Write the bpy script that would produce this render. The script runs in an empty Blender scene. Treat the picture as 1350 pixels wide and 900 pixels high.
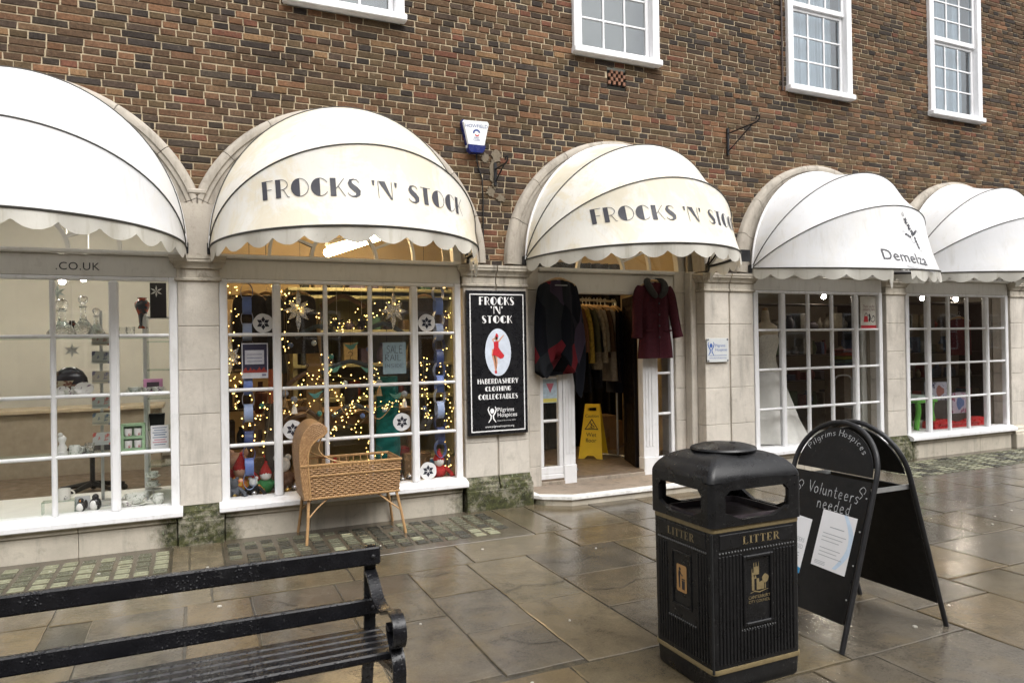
import bpy, bmesh, math, random
from mathutils import Vector, Matrix
import numpy as np
PI = math.pi
rad = math.radians
rng = random.Random(11)
scene = bpy.context.scene

# ---------------------------------------------------------------- camera
CAMH = 1.53
YAW, PITCH, ROLL, FPX = rad(24.226), rad(.263), rad(-.9345), 940.0
cam_d = bpy.data.cameras.new('camera')
cam = bpy.data.objects.new('camera', cam_d)
scene.collection.objects.link(cam)
_f = Vector((math.sin(YAW) * math.cos(PITCH), math.cos(YAW) * math.cos(PITCH), math.sin(PITCH)))
_r = Vector((math.cos(YAW), -math.sin(YAW), 0))
_u = _r.cross(_f)
_r2 = _r * math.cos(ROLL) + _u * math.sin(ROLL)
_u2 = -_r * math.sin(ROLL) + _u * math.cos(ROLL)
cam.matrix_world = Matrix(((_r2.x, _u2.x, -_f.x, 0), (_r2.y, _u2.y, -_f.y, 0), (_r2.z, _u2.z, -_f.z, CAMH), (0, 0, 0, 1)))
cam_d.sensor_width = 36
cam_d.lens = FPX / 1350 * 36
cam_d.clip_start = .05
cam_d.clip_end = 2000
scene.camera = cam

# ---------------------------------------------------------------- sky, sun, exposure (overcast)
SUN_EL, SUN_AZ = rad(58), rad(165)      # high, behind the camera and to its right
w = bpy.data.worlds.new('World')
scene.world = w
w.use_nodes = True
nt = w.node_tree
bg = nt.nodes['Background']
sky = nt.nodes.new('ShaderNodeTexSky')
sky.sky_type = 'NISHITA'
sky.sun_disc = False
sky.sun_elevation = SUN_EL
sky.sun_rotation = SUN_AZ
sky.air_density = 1.0
sky.dust_density = 4.0
hs = nt.nodes.new('ShaderNodeHueSaturation')
hs.inputs['Saturation'].default_value = .12
nt.links.new(sky.outputs[0], hs.inputs['Color'])
nt.links.new(hs.outputs[0], bg.inputs[0])
bg.inputs[1].default_value = .15
sun_d = bpy.data.lights.new('sun', 'SUN')
sun_d.energy = 1.3
sun_d.angle = rad(60)
sun_d.color = (1, .97, .93)
sun = bpy.data.objects.new('sun', sun_d)
scene.collection.objects.link(sun)
_sd = Vector((math.sin(SUN_AZ) * math.cos(SUN_EL), math.cos(SUN_AZ) * math.cos(SUN_EL), math.sin(SUN_EL)))
sun.rotation_euler = (-_sd).to_track_quat('-Z', 'Y').to_euler()
sun.location = _sd * 30
scene.view_settings.view_transform = 'Standard'
scene.view_settings.look = 'None'
scene.view_settings.gamma = 1
scene.view_settings.exposure = 1.05
scene.cycles.max_bounces = 8
scene.cycles.transparent_max_bounces = 24
scene.cycles.caustics_reflective = False
scene.cycles.caustics_refractive = False
scene.cycles.sample_clamp_indirect = 4
scene.cycles.use_denoising = True

# ---------------------------------------------------------------- helpers
COL = scene.collection

def lin(h):
    h = h.lstrip('#')
    o = []
    for i in (0, 2, 4):
        c = int(h[i:i + 2], 16) / 255
        o.append(c / 12.92 if c <= .04045 else ((c + .055) / 1.055) ** 2.4)
    return tuple(o)

class MB:
    """collects shapes in world (or local) coordinates; build() links them as ONE mesh object"""
    def __init__(s):
        s.v = []; s.f = []; s.col = []; s.c = None
    def add(s, vs, fs):
        n = len(s.v)
        s.v.extend(tuple(p) for p in vs)
        for f in fs:
            s.f.append(tuple(i + n for i in f))
            if s.c is not None:
                s.col.append(s.c)
        return s
    def box(s, x0, x1, y0, y1, z0, z1, bev=0):
        if bev <= 0:
            vs = [(x, y, z) for x in (x0, x1) for y in (y0, y1) for z in (z0, z1)]
            return s.add(vs, [(0, 1, 3, 2), (4, 6, 7, 5), (0, 4, 5, 1), (2, 3, 7, 6), (0, 2, 6, 4), (1, 5, 7, 3)])
        b = min(bev, (x1 - x0) * .49, (y1 - y0) * .49, (z1 - z0) * .49)
        vs = []; ix = {}
        for i, x in enumerate((x0, x1)):
            for j, y in enumerate((y0, y1)):
                for k, z in enumerate((z0, z1)):
                    sx, sy, sz = (1, -1)[i], (1, -1)[j], (1, -1)[k]
                    for a, p in enumerate(((x, y + sy * b, z + sz * b), (x + sx * b, y, z + sz * b), (x + sx * b, y + sy * b, z))):
                        ix[i, j, k, a] = len(vs); vs.append(p)
        fs = []
        for i in (0, 1):
            fs.append([ix[i, 0, 0, 0], ix[i, 1, 0, 0], ix[i, 1, 1, 0], ix[i, 0, 1, 0]])
            fs.append([ix[0, i, 0, 1], ix[1, i, 0, 1], ix[1, i, 1, 1], ix[0, i, 1, 1]])
            fs.append([ix[0, 0, i, 2], ix[1, 0, i, 2], ix[1, 1, i, 2], ix[0, 1, i, 2]])
            for j in (0, 1):
                fs.append([ix[i, j, 0, 0], ix[i, j, 1, 0], ix[i, j, 1, 1], ix[i, j, 0, 1]])
                fs.append([ix[i, 0, j, 0], ix[i, 1, j, 0], ix[i, 1, j, 2], ix[i, 0, j, 2]])
                fs.append([ix[0, i, j, 1], ix[1, i, j, 1], ix[1, i, j, 2], ix[0, i, j, 2]])
                for k in (0, 1):
                    fs.append([ix[i, j, k, 0], ix[i, j, k, 1], ix[i, j, k, 2]])
        return s.add(vs, fs)
    def quad(s, *p):
        return s.add(p, [tuple(range(len(p)))])
    def loft(s, rings, closed=True, caps=True, wrap=False):
        n = len(rings[0]); vs = [p for r in rings for p in r]; fs = []
        m = len(rings)
        for i in range(m if wrap else m - 1):
            a, b = i * n, ((i + 1) % m) * n
            for j in range(n if closed else n - 1):
                k = (j + 1) % n
                fs.append((a + j, a + k, b + k, b + j))
        if caps and closed and not wrap:
            fs.append(tuple(range(n - 1, -1, -1)))
            fs.append(tuple((m - 1) * n + j for j in range(n)))
        return s.add(vs, fs)
    def tube(s, path, r, n=8, caps=True, closed=False, flat=None):
        path = [Vector(p) for p in path]
        m = len(path)
        rs = list(r) if isinstance(r, (list, tuple)) else [r] * m
        tan = []
        for i in range(m):
            if closed:
                t = path[(i + 1) % m] - path[i - 1]
            else:
                t = path[min(i + 1, m - 1)] - path[max(i - 1, 0)]
            tan.append(t.normalized() if t.length > 1e-9 else Vector((0, 0, 1)))
        up = Vector((0, 0, 1)) if abs(tan[0].z) < .9 else Vector((1, 0, 0))
        nrm = (up - tan[0] * up.dot(tan[0])).normalized()
        rings = []
        for i in range(m):
            nrm = nrm - tan[i] * nrm.dot(tan[i])
            nrm = nrm.normalized() if nrm.length > 1e-6 else Vector((1, 0, 0))
            bi = tan[i].cross(nrm)
            fx, fy = flat if flat else (1, 1)
            rings.append([path[i] + (nrm * math.cos(2 * PI * k / n) * fx + bi * math.sin(2 * PI * k / n) * fy) * rs[i] for k in range(n)])
        return s.loft(rings, True, caps, closed)
    def lathe(s, prof, n=16, c=(0, 0, 0), sx=1, sy=1):
        rings = [[(c[0] + r * sx * math.cos(2 * PI * k / n), c[1] + r * sy * math.sin(2 * PI * k / n), c[2] + z) for k in range(n)] for r, z in prof]
        return s.loft(rings, True, True)
    def ball(s, c, r, n=12, m=8, sc=(1, 1, 1)):
        rings = []
        for i in range(1, m):
            a = PI * i / m
            rings.append([(c[0] + r * sc[0] * math.sin(a) * math.cos(2 * PI * k / n), c[1] + r * sc[1] * math.sin(a) * math.sin(2 * PI * k / n), c[2] - r * sc[2] * math.cos(a)) for k in range(n)])
        nb = len(s.v)
        s.loft(rings, True, False)
        a = len(s.v)
        s.v += [(c[0], c[1], c[2] - r * sc[2]), (c[0], c[1], c[2] + r * sc[2])]
        for k in range(n):
            s.f.append((a, nb + (k + 1) % n, nb + k)); s.f.append((a + 1, nb + (m - 2) * n + k, nb + (m - 2) * n + (k + 1) % n))
            if s.c is not None: s.col += [s.c, s.c]
        return s
    def prism(s, poly, fn, d0, d1):
        """poly: 2D outline; fn(a,b,d)->3D; extruded between d0 and d1"""
        n = len(poly)
        vs = [fn(a, b, d0) for a, b in poly] + [fn(a, b, d1) for a, b in poly]
        fs = [tuple(range(n)), tuple(range(2 * n - 1, n - 1, -1))] + [(i, (i + 1) % n, n + (i + 1) % n, n + i) for i in range(n)]
        return s.add(vs, fs)
    def ribbon(s, A, B, fn):
        n = len(A)
        return s.add([fn(*p) for p in A] + [fn(*p) for p in B], [(i, i + 1, n + i + 1, n + i) for i in range(n - 1)])
    def mesh(s, name, mat, off=(0, 0, 0), smooth=None, recalc=True):
        me = bpy.data.meshes.new(name)
        me.from_pydata([(p[0] - off[0], p[1] - off[1], p[2] - off[2]) for p in s.v], [], s.f)
        if s.col:
            at = me.color_attributes.new('Col', 'FLOAT_COLOR', 'CORNER')
            arr = []
            for p, c in zip(me.polygons, s.col):
                arr += [c[0], c[1], c[2], 1.0] * p.loop_total
            at.data.foreach_set('color', arr)
        if recalc:
            bm = bmesh.new(); bm.from_mesh(me)
            bmesh.ops.recalc_face_normals(bm, faces=bm.faces)
            bm.to_mesh(me); bm.free()
        if smooth is not None:
            me.polygons.foreach_set('use_smooth', [True] * len(me.polygons))
            me.set_sharp_from_angle(angle=rad(smooth))
        me.materials.append(mat)
        me.update()
        return me
    def build(s, name, mat, parent=None, local=False, smooth=None, recalc=True, org=None):
        """world coordinates unless local (then relative to the parent's own frame)"""
        if org is None:
            a = np.array(s.v); lo, hi = a.min(0), a.max(0)
            org = ((lo[0] + hi[0]) / 2, (lo[1] + hi[1]) / 2, lo[2])
        me = s.mesh(name, mat, org, smooth, recalc)
        o = bpy.data.objects.new(name, me)
        COL.objects.link(o)
        put(o, org, parent, local)
        return o

WL = {}
def put(o, org, parent, local=False):
    if parent is not None:
        o.parent = parent
        if local:
            o.location = org
            WL[o.name] = tuple(org)
            return
        p = WL[parent.name]
        o.location = (org[0] - p[0], org[1] - p[1], org[2] - p[2])
    else:
        o.location = org
    WL[o.name] = tuple(org)

def place(name, me, loc, parent=None, rot=(0, 0, 0), scale=(1, 1, 1), color=None):
    """a shared mesh set at a world position"""
    o = bpy.data.objects.new(name, me)
    COL.objects.link(o)
    put(o, loc, parent)
    o.rotation_euler = rot
    o.scale = scale
    if color: o.color = (*color, 1)
    return o

LABELS = set()
def tag(o, label=None, cat=None, group=None, kind=None):
    if label: o['label'] = label
    if cat: o['category'] = cat
    if group: o['group'] = group
    if kind: o['kind'] = kind
    return o

def thing(name, label, cat, loc=(0, 0, 0), rot=(0, 0, 0), group=None):
    o = bpy.data.objects.new(name, None)
    COL.objects.link(o)
    o.empty_display_size = .1
    o.location = loc; o.rotation_euler = rot
    WL[o.name] = tuple(loc)
    return tag(o, label, cat, group)

def copy_tree(o, parent=None):
    c = o.copy(); COL.objects.link(c); c.parent = parent
    for ch in list(o.children):
        copy_tree(ch, c)
    return c

# ---------------------------------------------------------------- materials
MATS = {}
def nodes(name):
    m = bpy.data.materials.new(name); m.use_nodes = True
    t = m.node_tree
    return m, t, t.nodes['Principled BSDF']

def N(t, kind, **kw):
    n = t.nodes.new(kind)
    for k, v in kw.items():
        if k in n.inputs: n.inputs[k].default_value = v
        else: setattr(n, k, v)
    return n

def mixc(t, fac, a, b, mode='MIX'):
    n = t.nodes.new('ShaderNodeMix'); n.data_type = 'RGBA'; n.blend_type = mode
    for i, v in ((0, fac), (6, a), (7, b)):
        if hasattr(v, 'default_value') or hasattr(v, 'is_linked'): t.links.new(v, n.inputs[i])
        else: n.inputs[i].default_value = v if i == 0 else (*v, 1)
    return n.outputs[2]

def noise(t, scale, detail=4, rough=.6, vec=None, dist=0):
    n = N(t, 'ShaderNodeTexNoise', Scale=scale, Detail=detail, Roughness=rough, Distortion=dist)
    if vec is not None: t.links.new(vec, n.inputs['Vector'])
    return n.outputs['Fac']

def ramp(t, fac, lo, hi, a=0., b=1.):
    n = N(t, 'ShaderNodeMapRange'); n.clamp = True
    t.links.new(fac, n.inputs[0])
    for i, v in ((1, lo), (2, hi), (3, a), (4, b)): n.inputs[i].default_value = v
    return n.outputs[0]

def mul(t, a, b, op='MULTIPLY'):
    n = t.nodes.new('ShaderNodeMath'); n.operation = op
    for i, v in enumerate((a, b)):
        if hasattr(v, 'is_linked'): t.links.new(v, n.inputs[i])
        else: n.inputs[i].default_value = v
    return n.outputs[0]

def pos(t): return t.nodes.new('ShaderNodeNewGeometry').outputs['Position']
def objc(t): return t.nodes.new('ShaderNodeTexCoord').outputs['Object']

def bump(t, p, h, strength=.3, dist=.01):
    b = N(t, 'ShaderNodeBump', Strength=strength, Distance=dist)
    t.links.new(h, b.inputs['Height']); t.links.new(b.outputs[0], p.inputs['Normal'])

def mat(name, col, rough=.6, var=.12, vs=12, bmp=0, bs=60, metal=0, emit=0, coat=0, rvar=.1, local=False, spec=.5):
    """plain painted / cloth / china surface with a little variation"""
    if name in MATS: return MATS[name]
    m, t, p = nodes(name)
    c = lin(col) if isinstance(col, str) else col
    v = objc(t) if local else pos(t)
    f = noise(t, vs, 4, .65, v)
    dk = tuple(x * (1 - var) for x in c); lt = tuple(min(1, x * (1 + var)) for x in c)
    cc = mixc(t, ramp(t, f, .3, .7), dk, lt)
    t.links.new(cc, p.inputs['Base Color'])
    t.links.new(ramp(t, noise(t, vs * 1.7, 3, .6, v), .3, .7, max(.02, rough - rvar), min(1, rough + rvar)), p.inputs['Roughness'])
    p.inputs['Metallic'].default_value = metal
    p.inputs['Specular IOR Level'].default_value = spec
    p.inputs['Coat Weight'].default_value = coat
    p.inputs['Coat Roughness'].default_value = .15
    if bmp: bump(t, p, noise(t, bs, 4, .6, v), bmp, .01)
    if emit:
        p.inputs['Emission Color'].default_value = (*c, 1)
        p.inputs['Emission Strength'].default_value = emit
    MATS[name] = m
    return m

def brick_mat(name, use_attr):
    m, t, p = nodes(name)
    if use_attr:
        a = N(t, 'ShaderNodeVertexColor', layer_name='Col'); c = a.outputs[0]
    else:
        c = t.nodes.new('ShaderNodeObjectInfo').outputs['Color']
    v = pos(t)
    f = ramp(t, noise(t, 48, 5, .72, v), .25, .75, .42, 1.55)
    f2 = ramp(t, noise(t, 9, 4, .7, v), .3, .7, .8, 1.18)
    vec = N(t, 'ShaderNodeVectorMath', operation='SCALE')
    t.links.new(c, vec.inputs[0]); t.links.new(mul(t, mul(t, f, f2), ramp(t, noise(t, 1.1, 5, .65, v), .32, .68, .78, 1.14)), vec.inputs['Scale'])
    sp = ramp(t, noise(t, 240, 2, .5, v), .66, .74)
    cc = mixc(t, mul(t, sp, .75), vec.outputs[0], (.012, .011, .011))
    # soot and mortar smears
    sm = ramp(t, noise(t, 30, 3, .6, v), .62, .8)
    cc = mixc(t, mul(t, sm, .35), cc, (.34, .28, .20))
    t.links.new(cc, p.inputs['Base Color'])
    p.inputs['Roughness'].default_value = .9
    p.inputs['Specular IOR Level'].default_value = .15
    bump(t, p, noise(t, 130, 4, .7, v), .5, .006)
    return m

def stone_mat(name, col, moss=0, dirt=.5, streak=.4):
    m, t, p = nodes(name)
    c = lin(col)
    v = pos(t)
    f = ramp(t, noise(t, 3.2, 6, .6, v), .3, .7)
    cc = mixc(t, f, tuple(x * .84 for x in c), tuple(min(1, x * 1.1) for x in c))
    g = ramp(t, noise(t, 38, 4, .7, v), .35, .7)
    cc = mixc(t, mul(t, g, .18), cc, tuple(x * .6 for x in c))
    # black rain streaks, stretched down the wall
    mp = N(t, 'ShaderNodeMapping'); mp.inputs['Scale'].default_value = (7, 7, .9)
    t.links.new(v, mp.inputs['Vector'])
    st = ramp(t, noise(t, 1.4, 5, .65, mp.outputs[0]), .52, .78)
    cc = mixc(t, mul(t, st, streak), cc, (.05, .045, .035))
    dt = ramp(t, noise(t, 6, 6, .75, v, .4), .55, .75)
    cc = mixc(t, mul(t, dt, dirt), cc, (.10, .085, .06))
    if moss:
        sx = N(t, 'ShaderNodeSeparateXYZ'); t.links.new(v, sx.inputs[0])
        fx = None
        for x0, hw in ((.04, .48), (2.60, .72), (5.42, .45), (8.12, .5), (-2.3, .5)):
            d = mul(t, mul(t, sx.outputs[0], x0, 'SUBTRACT'), 0, 'ADD')
            a = t.nodes.new('ShaderNodeMath'); a.operation = 'ABSOLUTE'; t.links.new(d, a.inputs[0])
            q = ramp(t, a.outputs[0], hw * .45, hw, 1, 0)
            fx = q if fx is None else mul(t, fx, q, 'MAXIMUM')
        n1 = mul(t, mul(t, noise(t, 4.5, 6, .7, v, .3), .6), mul(t, noise(t, 22, 5, .75, v), .4), 'ADD')
        k = mul(t, n1, mul(t, mul(t, fx, .55), .02, 'ADD'), 'ADD')
        k = ramp(t, k, .83, 1.08)
        gcol = mixc(t, ramp(t, noise(t, 26, 4, .7, v), .35, .65), (.020, .022, .010), (.075, .078, .026))
        cc = mixc(t, mul(t, k, moss), cc, gcol)
        li = ramp(t, noise(t, 44, 2, .5, v), .67, .71)
        cc = mixc(t, mul(t, mul(t, li, k), .7), cc, (.28, .33, .22))
    t.links.new(cc, p.inputs['Base Color'])
    p.inputs['Roughness'].default_value = .78
    p.inputs['Specular IOR Level'].default_value = .35
    h = mul(t, noise(t, 70, 5, .7, v), mul(t, noise(t, 9, 4, .6, v), 2.0), 'ADD')
    bump(t, p, h, .35, .006)
    return m

def paving_mat(name, per_object=True, base=None):
    m, t, p = nodes(name)
    v = pos(t)
    if per_object:
        c = t.nodes.new('ShaderNodeObjectInfo').outputs['Color']
    else:
        r = t.nodes.new('ShaderNodeRGB'); r.outputs[0].default_value = (*base, 1); c = r.outputs[0]
    f = ramp(t, noise(t, 4.5, 7, .68, v, .5), .28, .72, .62, 1.3)
    f2 = ramp(t, noise(t, 90, 4, .75, v), .3, .7, .8, 1.2)
    sc = N(t, 'ShaderNodeVectorMath', operation='SCALE')
    t.links.new(c, sc.inputs[0]); t.links.new(mul(t, f, f2), sc.inputs['Scale'])
    och = ramp(t, noise(t, 2.1, 5, .65, v), .5, .72)
    cc = mixc(t, mul(t, och, .5), sc.outputs[0], (.135, .10, .05))
    gr = ramp(t, noise(t, 1.2, 5, .7, v), .58, .75)
    cc = mixc(t, mul(t, gr, .35), cc, (.055, .06, .04))
    dk = ramp(t, noise(t, 7, 6, .75, v, .6), .6, .78)
    cc = mixc(t, mul(t, dk, .5), cc, (.035, .032, .028))
    t.links.new(cc, p.inputs['Base Color'])
    wet = noise(t, 1.6, 5, .62, v, .3)
    fine = noise(t, 28, 4, .7, v)
    ro = ramp(t, mul(t, wet, mul(t, fine, .22), 'ADD'), .40, .85, .04, .28)
    t.links.new(ro, p.inputs['Roughness'])
    p.inputs['Specular IOR Level'].default_value = .6
    h = mul(t, noise(t, 45, 5, .7, v), mul(t, noise(t, 6, 4, .6, v), 3.0), 'ADD')
    bump(t, p, h, .2, .005)
    return m

def glass_mat(name, tint=(1, 1, 1), base=.045, edge=.85, wav=.0015):
    m = bpy.data.materials.new(name); m.use_nodes = True
    t = m.node_tree
    t.nodes.remove(t.nodes['Principled BSDF'])
    out = t.nodes['Material Output']
    tr = N(t, 'ShaderNodeBsdfTransparent'); tr.inputs[0].default_value = (*tint, 1)
    gl = N(t, 'ShaderNodeBsdfGlossy', Roughness=.02)
    lw = N(t, 'ShaderNodeLayerWeight', Blend=.5)
    p5 = mul(t, lw.outputs['Facing'], 5.0, 'POWER')
    fac = mul(t, mul(t, p5, edge), base, 'ADD')
    b = N(t, 'ShaderNodeBump', Strength=.12, Distance=wav)
    t.links.new(noise(t, 5, 2, .5, pos(t)), b.inputs['Height'])
    t.links.new(b.outputs[0], gl.inputs['Normal'])
    mx = t.nodes.new('ShaderNodeMixShader')
    t.links.new(fac, mx.inputs[0]); t.links.new(tr.outputs[0], mx.inputs[1]); t.links.new(gl.outputs[0], mx.inputs[2])
    t.links.new(mx.outputs[0], out.inputs[0])
    return m

def emit_mat(name, col, strength, sample=True):
    m = bpy.data.materials.new(name); m.use_nodes = True
    t = m.node_tree
    t.nodes.remove(t.nodes['Principled BSDF'])
    e = N(t, 'ShaderNodeEmission', Strength=strength); e.inputs[0].default_value = (*col, 1)
    t.links.new(e.outputs[0], t.nodes['Material Output'].inputs[0])
    if not sample: m.cycles.emission_sampling = 'NONE'
    return m

def awning_mat(name, col, stain, yellow=0.0):
    m, t, p = nodes(name)
    v = pos(t)
    c = col
    f = ramp(t, noise(t, 2.2, 5, .6, v), .3, .7)
    cc = mixc(t, f, tuple(x * .93 for x in c), c)
    mp = N(t, 'ShaderNodeMapping'); mp.inputs['Scale'].default_value = (9, 9, .8)
    t.links.new(v, mp.inputs['Vector'])
    st = ramp(t, noise(t, 1.6, 5, .65, mp.outputs[0]), .55, .8)
    cc = mixc(t, mul(t, st, stain), cc, (.36, .33, .24))
    d = ramp(t, noise(t, 26, 4, .7, v), .62, .78)
    cc = mixc(t, mul(t, d, stain * .6), cc, (.3, .28, .2))
    t.links.new(cc, p.inputs['Base Color'])
    p.inputs['Roughness'].default_value = .42
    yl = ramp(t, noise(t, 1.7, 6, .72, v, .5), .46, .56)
    cc = mixc(t, mul(t, yl, yellow), cc, (.72, .62, .40))  # yellow blotches painted into the colour, standing in for blown-out highlights
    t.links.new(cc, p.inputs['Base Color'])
    mw = N(t, 'ShaderNodeMapping'); mw.inputs['Scale'].default_value = (5, 5, 1.6); t.links.new(v, mw.inputs['Vector'])
    bump(t, p, mul(t, noise(t, 1.5, 4, .55, mw.outputs[0], .6), mul(t, noise(t, 9, 3, .5, v), .25), 'ADD'), .16, .03)
    # thin vinyl lets some daylight through
    tl = N(t, 'ShaderNodeBsdfTranslucent'); t.links.new(cc, tl.inputs[0])
    mx = N(t, 'ShaderNodeMixShader'); mx.inputs[0].default_value = .22
    t.links.new(p.outputs[0], mx.inputs[1]); t.links.new(tl.outputs[0], mx.inputs[2])
    t.links.new(mx.outputs[0], t.nodes['Material Output'].inputs[0])
    return m

def wicker_mat(name):
    m, t, p = nodes(name)
    v = objc(t)
    f = noise(t, 60, 4, .7, v)
    cc = mixc(t, ramp(t, f, .3, .7), (.22, .115, .047), (.46, .28, .135))
    g = ramp(t, noise(t, 7, 3, .6, v), .45, .7)
    cc = mixc(t, mul(t, g, .4), cc, (.22, .115, .05))
    t.links.new(cc, p.inputs['Base Color'])
    p.inputs['Roughness'].default_value = .5
    bump(t, p, f, .2, .004)
    return m

def black_mat(name, rough=.3, scuff=.4, drops=True, c0=(.012, .012, .013), spec=.3):
    m, t, p = nodes(name)
    v = objc(t)
    f = noise(t, 18, 5, .7, v)
    cc = mixc(t, ramp(t, f, .3, .75), c0, tuple(x * 2.0 for x in c0))
    sc = ramp(t, mul(t, mul(t, noise(t, 70, 4, .75, v), .7), mul(t, noise(t, 6, 4, .7, v), .3), 'ADD'), .60, .72)
    cc = mixc(t, mul(t, sc, scuff), cc, (.25, .25, .24))
    t.links.new(cc, p.inputs['Base Color'])
    t.links.new(ramp(t, noise(t, 11, 4, .7, v), .3, .7, max(.05, rough - .15), rough + .2), p.inputs['Roughness'])
    p.inputs['Specular IOR Level'].default_value = spec
    if drops:
        vo = N(t, 'ShaderNodeTexVoronoi', Scale=85); t.links.new(v, vo.inputs['Vector'])
        dr = ramp(t, vo.outputs['Distance'], .12, .42, 1, 0)
        k = ramp(t, noise(t, 9, 3, .6, v), .42, .6)
        bump(t, p, mul(t, dr, k), .55, .004)
    else:
        bump(t, p, noise(t, 120, 3, .6, v), .12, .004)
    return m

M_brick_o = brick_mat('brick_single', False)
M_brick_a = brick_mat('brick_field', True)
M_mortar = mat('mortar', (.50, .41, .275), .95, .18, 20, .5, 160)
M_stone = stone_mat('limestone', 'cdc6bb', 0, .32, .4)
M_stone_arch = stone_mat('limestone_arch', 'a8a094', 0, .65, .55)
M_cap = stone_mat('limestone_capital', 'b5ad9f', 0, .9, .95)
M_plinth = stone_mat('limestone_plinth', 'bfb7a8', 1.0, .45, .4)
def paint_mat(name, c):
    m, t, p = nodes(name)
    v = pos(t)
    mp = N(t, 'ShaderNodeMapping'); mp.inputs['Scale'].default_value = (14, 14, 3.5); t.links.new(v, mp.inputs['Vector'])
    d = ramp(t, noise(t, 1.0, 6, .7, mp.outputs[0], .3), .50, .78)
    cc = mixc(t, mul(t, d, .42), c, (.40, .38, .33))
    ch = ramp(t, noise(t, 34, 4, .75, v), .70, .74)
    cc = mixc(t, mul(t, ch, .6), cc, (.30, .26, .20))
    t.links.new(cc, p.inputs['Base Color'])
    t.links.new(ramp(t, noise(t, 12, 4, .6, v), .3, .7, .25, .5), p.inputs['Roughness'])
    bump(t, p, mul(t, noise(t, 60, 4, .6, v), mul(t, ch, -.6), 'ADD'), .25, .004)
    return m
M_white = paint_mat('white_gloss_paint', (.80, .80, .81))
M_fascia = paint_mat('painted_fascia', (.64, .62, .57))
M_glass = glass_mat('window_glass')
M_glass_dark = glass_mat('window_glass_upper', (.8, .85, .88), .12, .8, .004)
M_iron = black_mat('black_iron', .4, .2, False)
M_lead = mat('lead_grey', (.12, .12, .12), .6)
M_black_bin = black_mat('bin_black', .32, .45, False, (.0065, .0065, .007))
M_black_bench = black_mat('bench_black', .22, .25, True, (.005, .005, .006))
M_black_board = black_mat('board_black', .42, .15, False, (.0045, .0045, .005))
M_gold = mat('gold_print', (.18, .138, .068), .5, .15, 40)
M_orange_print = mat('orange_print', (.36, .20, .075), .5, .08, 40)
M_pave = paving_mat('yorkstone_paving')
M_joint = paving_mat('paving_joint', False, (.05, .045, .035))
M_concrete = paving_mat('pavement_light_frame', False, (.075, .062, .045))
M_print_black = mat('black_print', (.016, .016, .02), .5, .05)
M_print_white = mat('white_print', (.85, .85, .85), .5, .03)
M_paper = mat('white_paper', (.80, .80, .82), .7, .03, 9)
M_wood = mat('light_wood', (.42, .27, .13), .5, .2, 30)
# ================================================================ GROUND
D = 6.2
g = MB(); g.add([(-300, -300, -.03), (300, -300, -.03), (300, 300, -.03), (-300, 300, -.03)], [(0, 1, 2, 3)])
tag(g.build('ground', M_joint, recalc=False), kind='structure')
pb = MB(); pb.add([(-14, -9, -.007), (22, -9, -.007), (22, 6.3, -.007), (-14, 6.3, -.007)], [(0, 1, 2, 3)])
pavement = tag(pb.build('pavement', M_joint, recalc=False), kind='structure')

SLABS = []
def sl(x0, x1, y0, y1): SLABS.append((x0, x1, y0, y1))
# slabs read off the photograph, row by row from the wall towards the bench
for a, b in ((-.75, .10), (.10, .96), (.96, 1.81), (1.81, 2.67)): sl(a, b, 4.71, 5.19)
for a, b in ((2.52, 2.85), (2.85, 3.42), (3.42, 3.95), (3.95, 4.62), (4.62, 5.3), (5.3, 6.1), (6.1, 6.75), (6.75, 7.2)): sl(a, b, 5.19, 6.24)
for a, b in ((2.67, 3.40), (3.40, 4.2), (4.2, 4.95), (4.95, 5.7), (5.7, 6.6), (6.6, 7.3), (7.3, 8.1), (8.1, 9.0), (9.0, 9.9)): sl(a, b, 4.73, 5.19)
for a, b in ((-.54, -.05), (-.05, .31), (.31, .82)): sl(a, b, 3.9, 4.71)
sl(.82, 1.31, 4.35, 4.71); sl(.82, 1.31, 3.87, 4.35)
sl(1.31, 1.735, 4.17, 4.71); sl(1.31, 1.735, 3.575, 4.17)
sl(1.735, 2.2, 3.85, 4.71); sl(2.2, 2.95, 4.15, 4.73); sl(2.95, 3.75, 4.2, 4.73); sl(3.75, 4.35, 4.1, 4.73)
sl(2.2, 2.95, 3.57, 4.15); sl(2.95, 3.6, 3.5, 4.2); sl(3.6, 4.35, 3.42, 4.1)
sl(.82, 1.31, 3.06, 3.87); sl(1.31, 1.73, 3.03, 3.575); sl(1.73, 2.2, 3.0, 3.85); sl(2.2, 2.9, 3.0, 3.57)
sl(2.9, 3.7, 2.97, 3.5); sl(3.7, 4.35, 2.75, 3.42)
for a, b in ((-.54, -.28), (-.28, .33), (.33, .82)): sl(a, b, 3.1, 3.9)
for a, b in ((1.0, 1.62), (1.62, 2.3), (2.3, 2.87), (2.87, 3.7)): sl(a, b, 2.46, 3.0)
sl(3.7, 4.35, 2.1, 2.75); sl(3.0, 3.7, 1.8, 2.46)
def covered(x0, x1, y0, y1):
    return any(min(x1, s[1]) - max(x0, s[0]) > .02 and min(y1, s[3]) - max(y0, s[2]) > .02 for s in SLABS)
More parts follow.
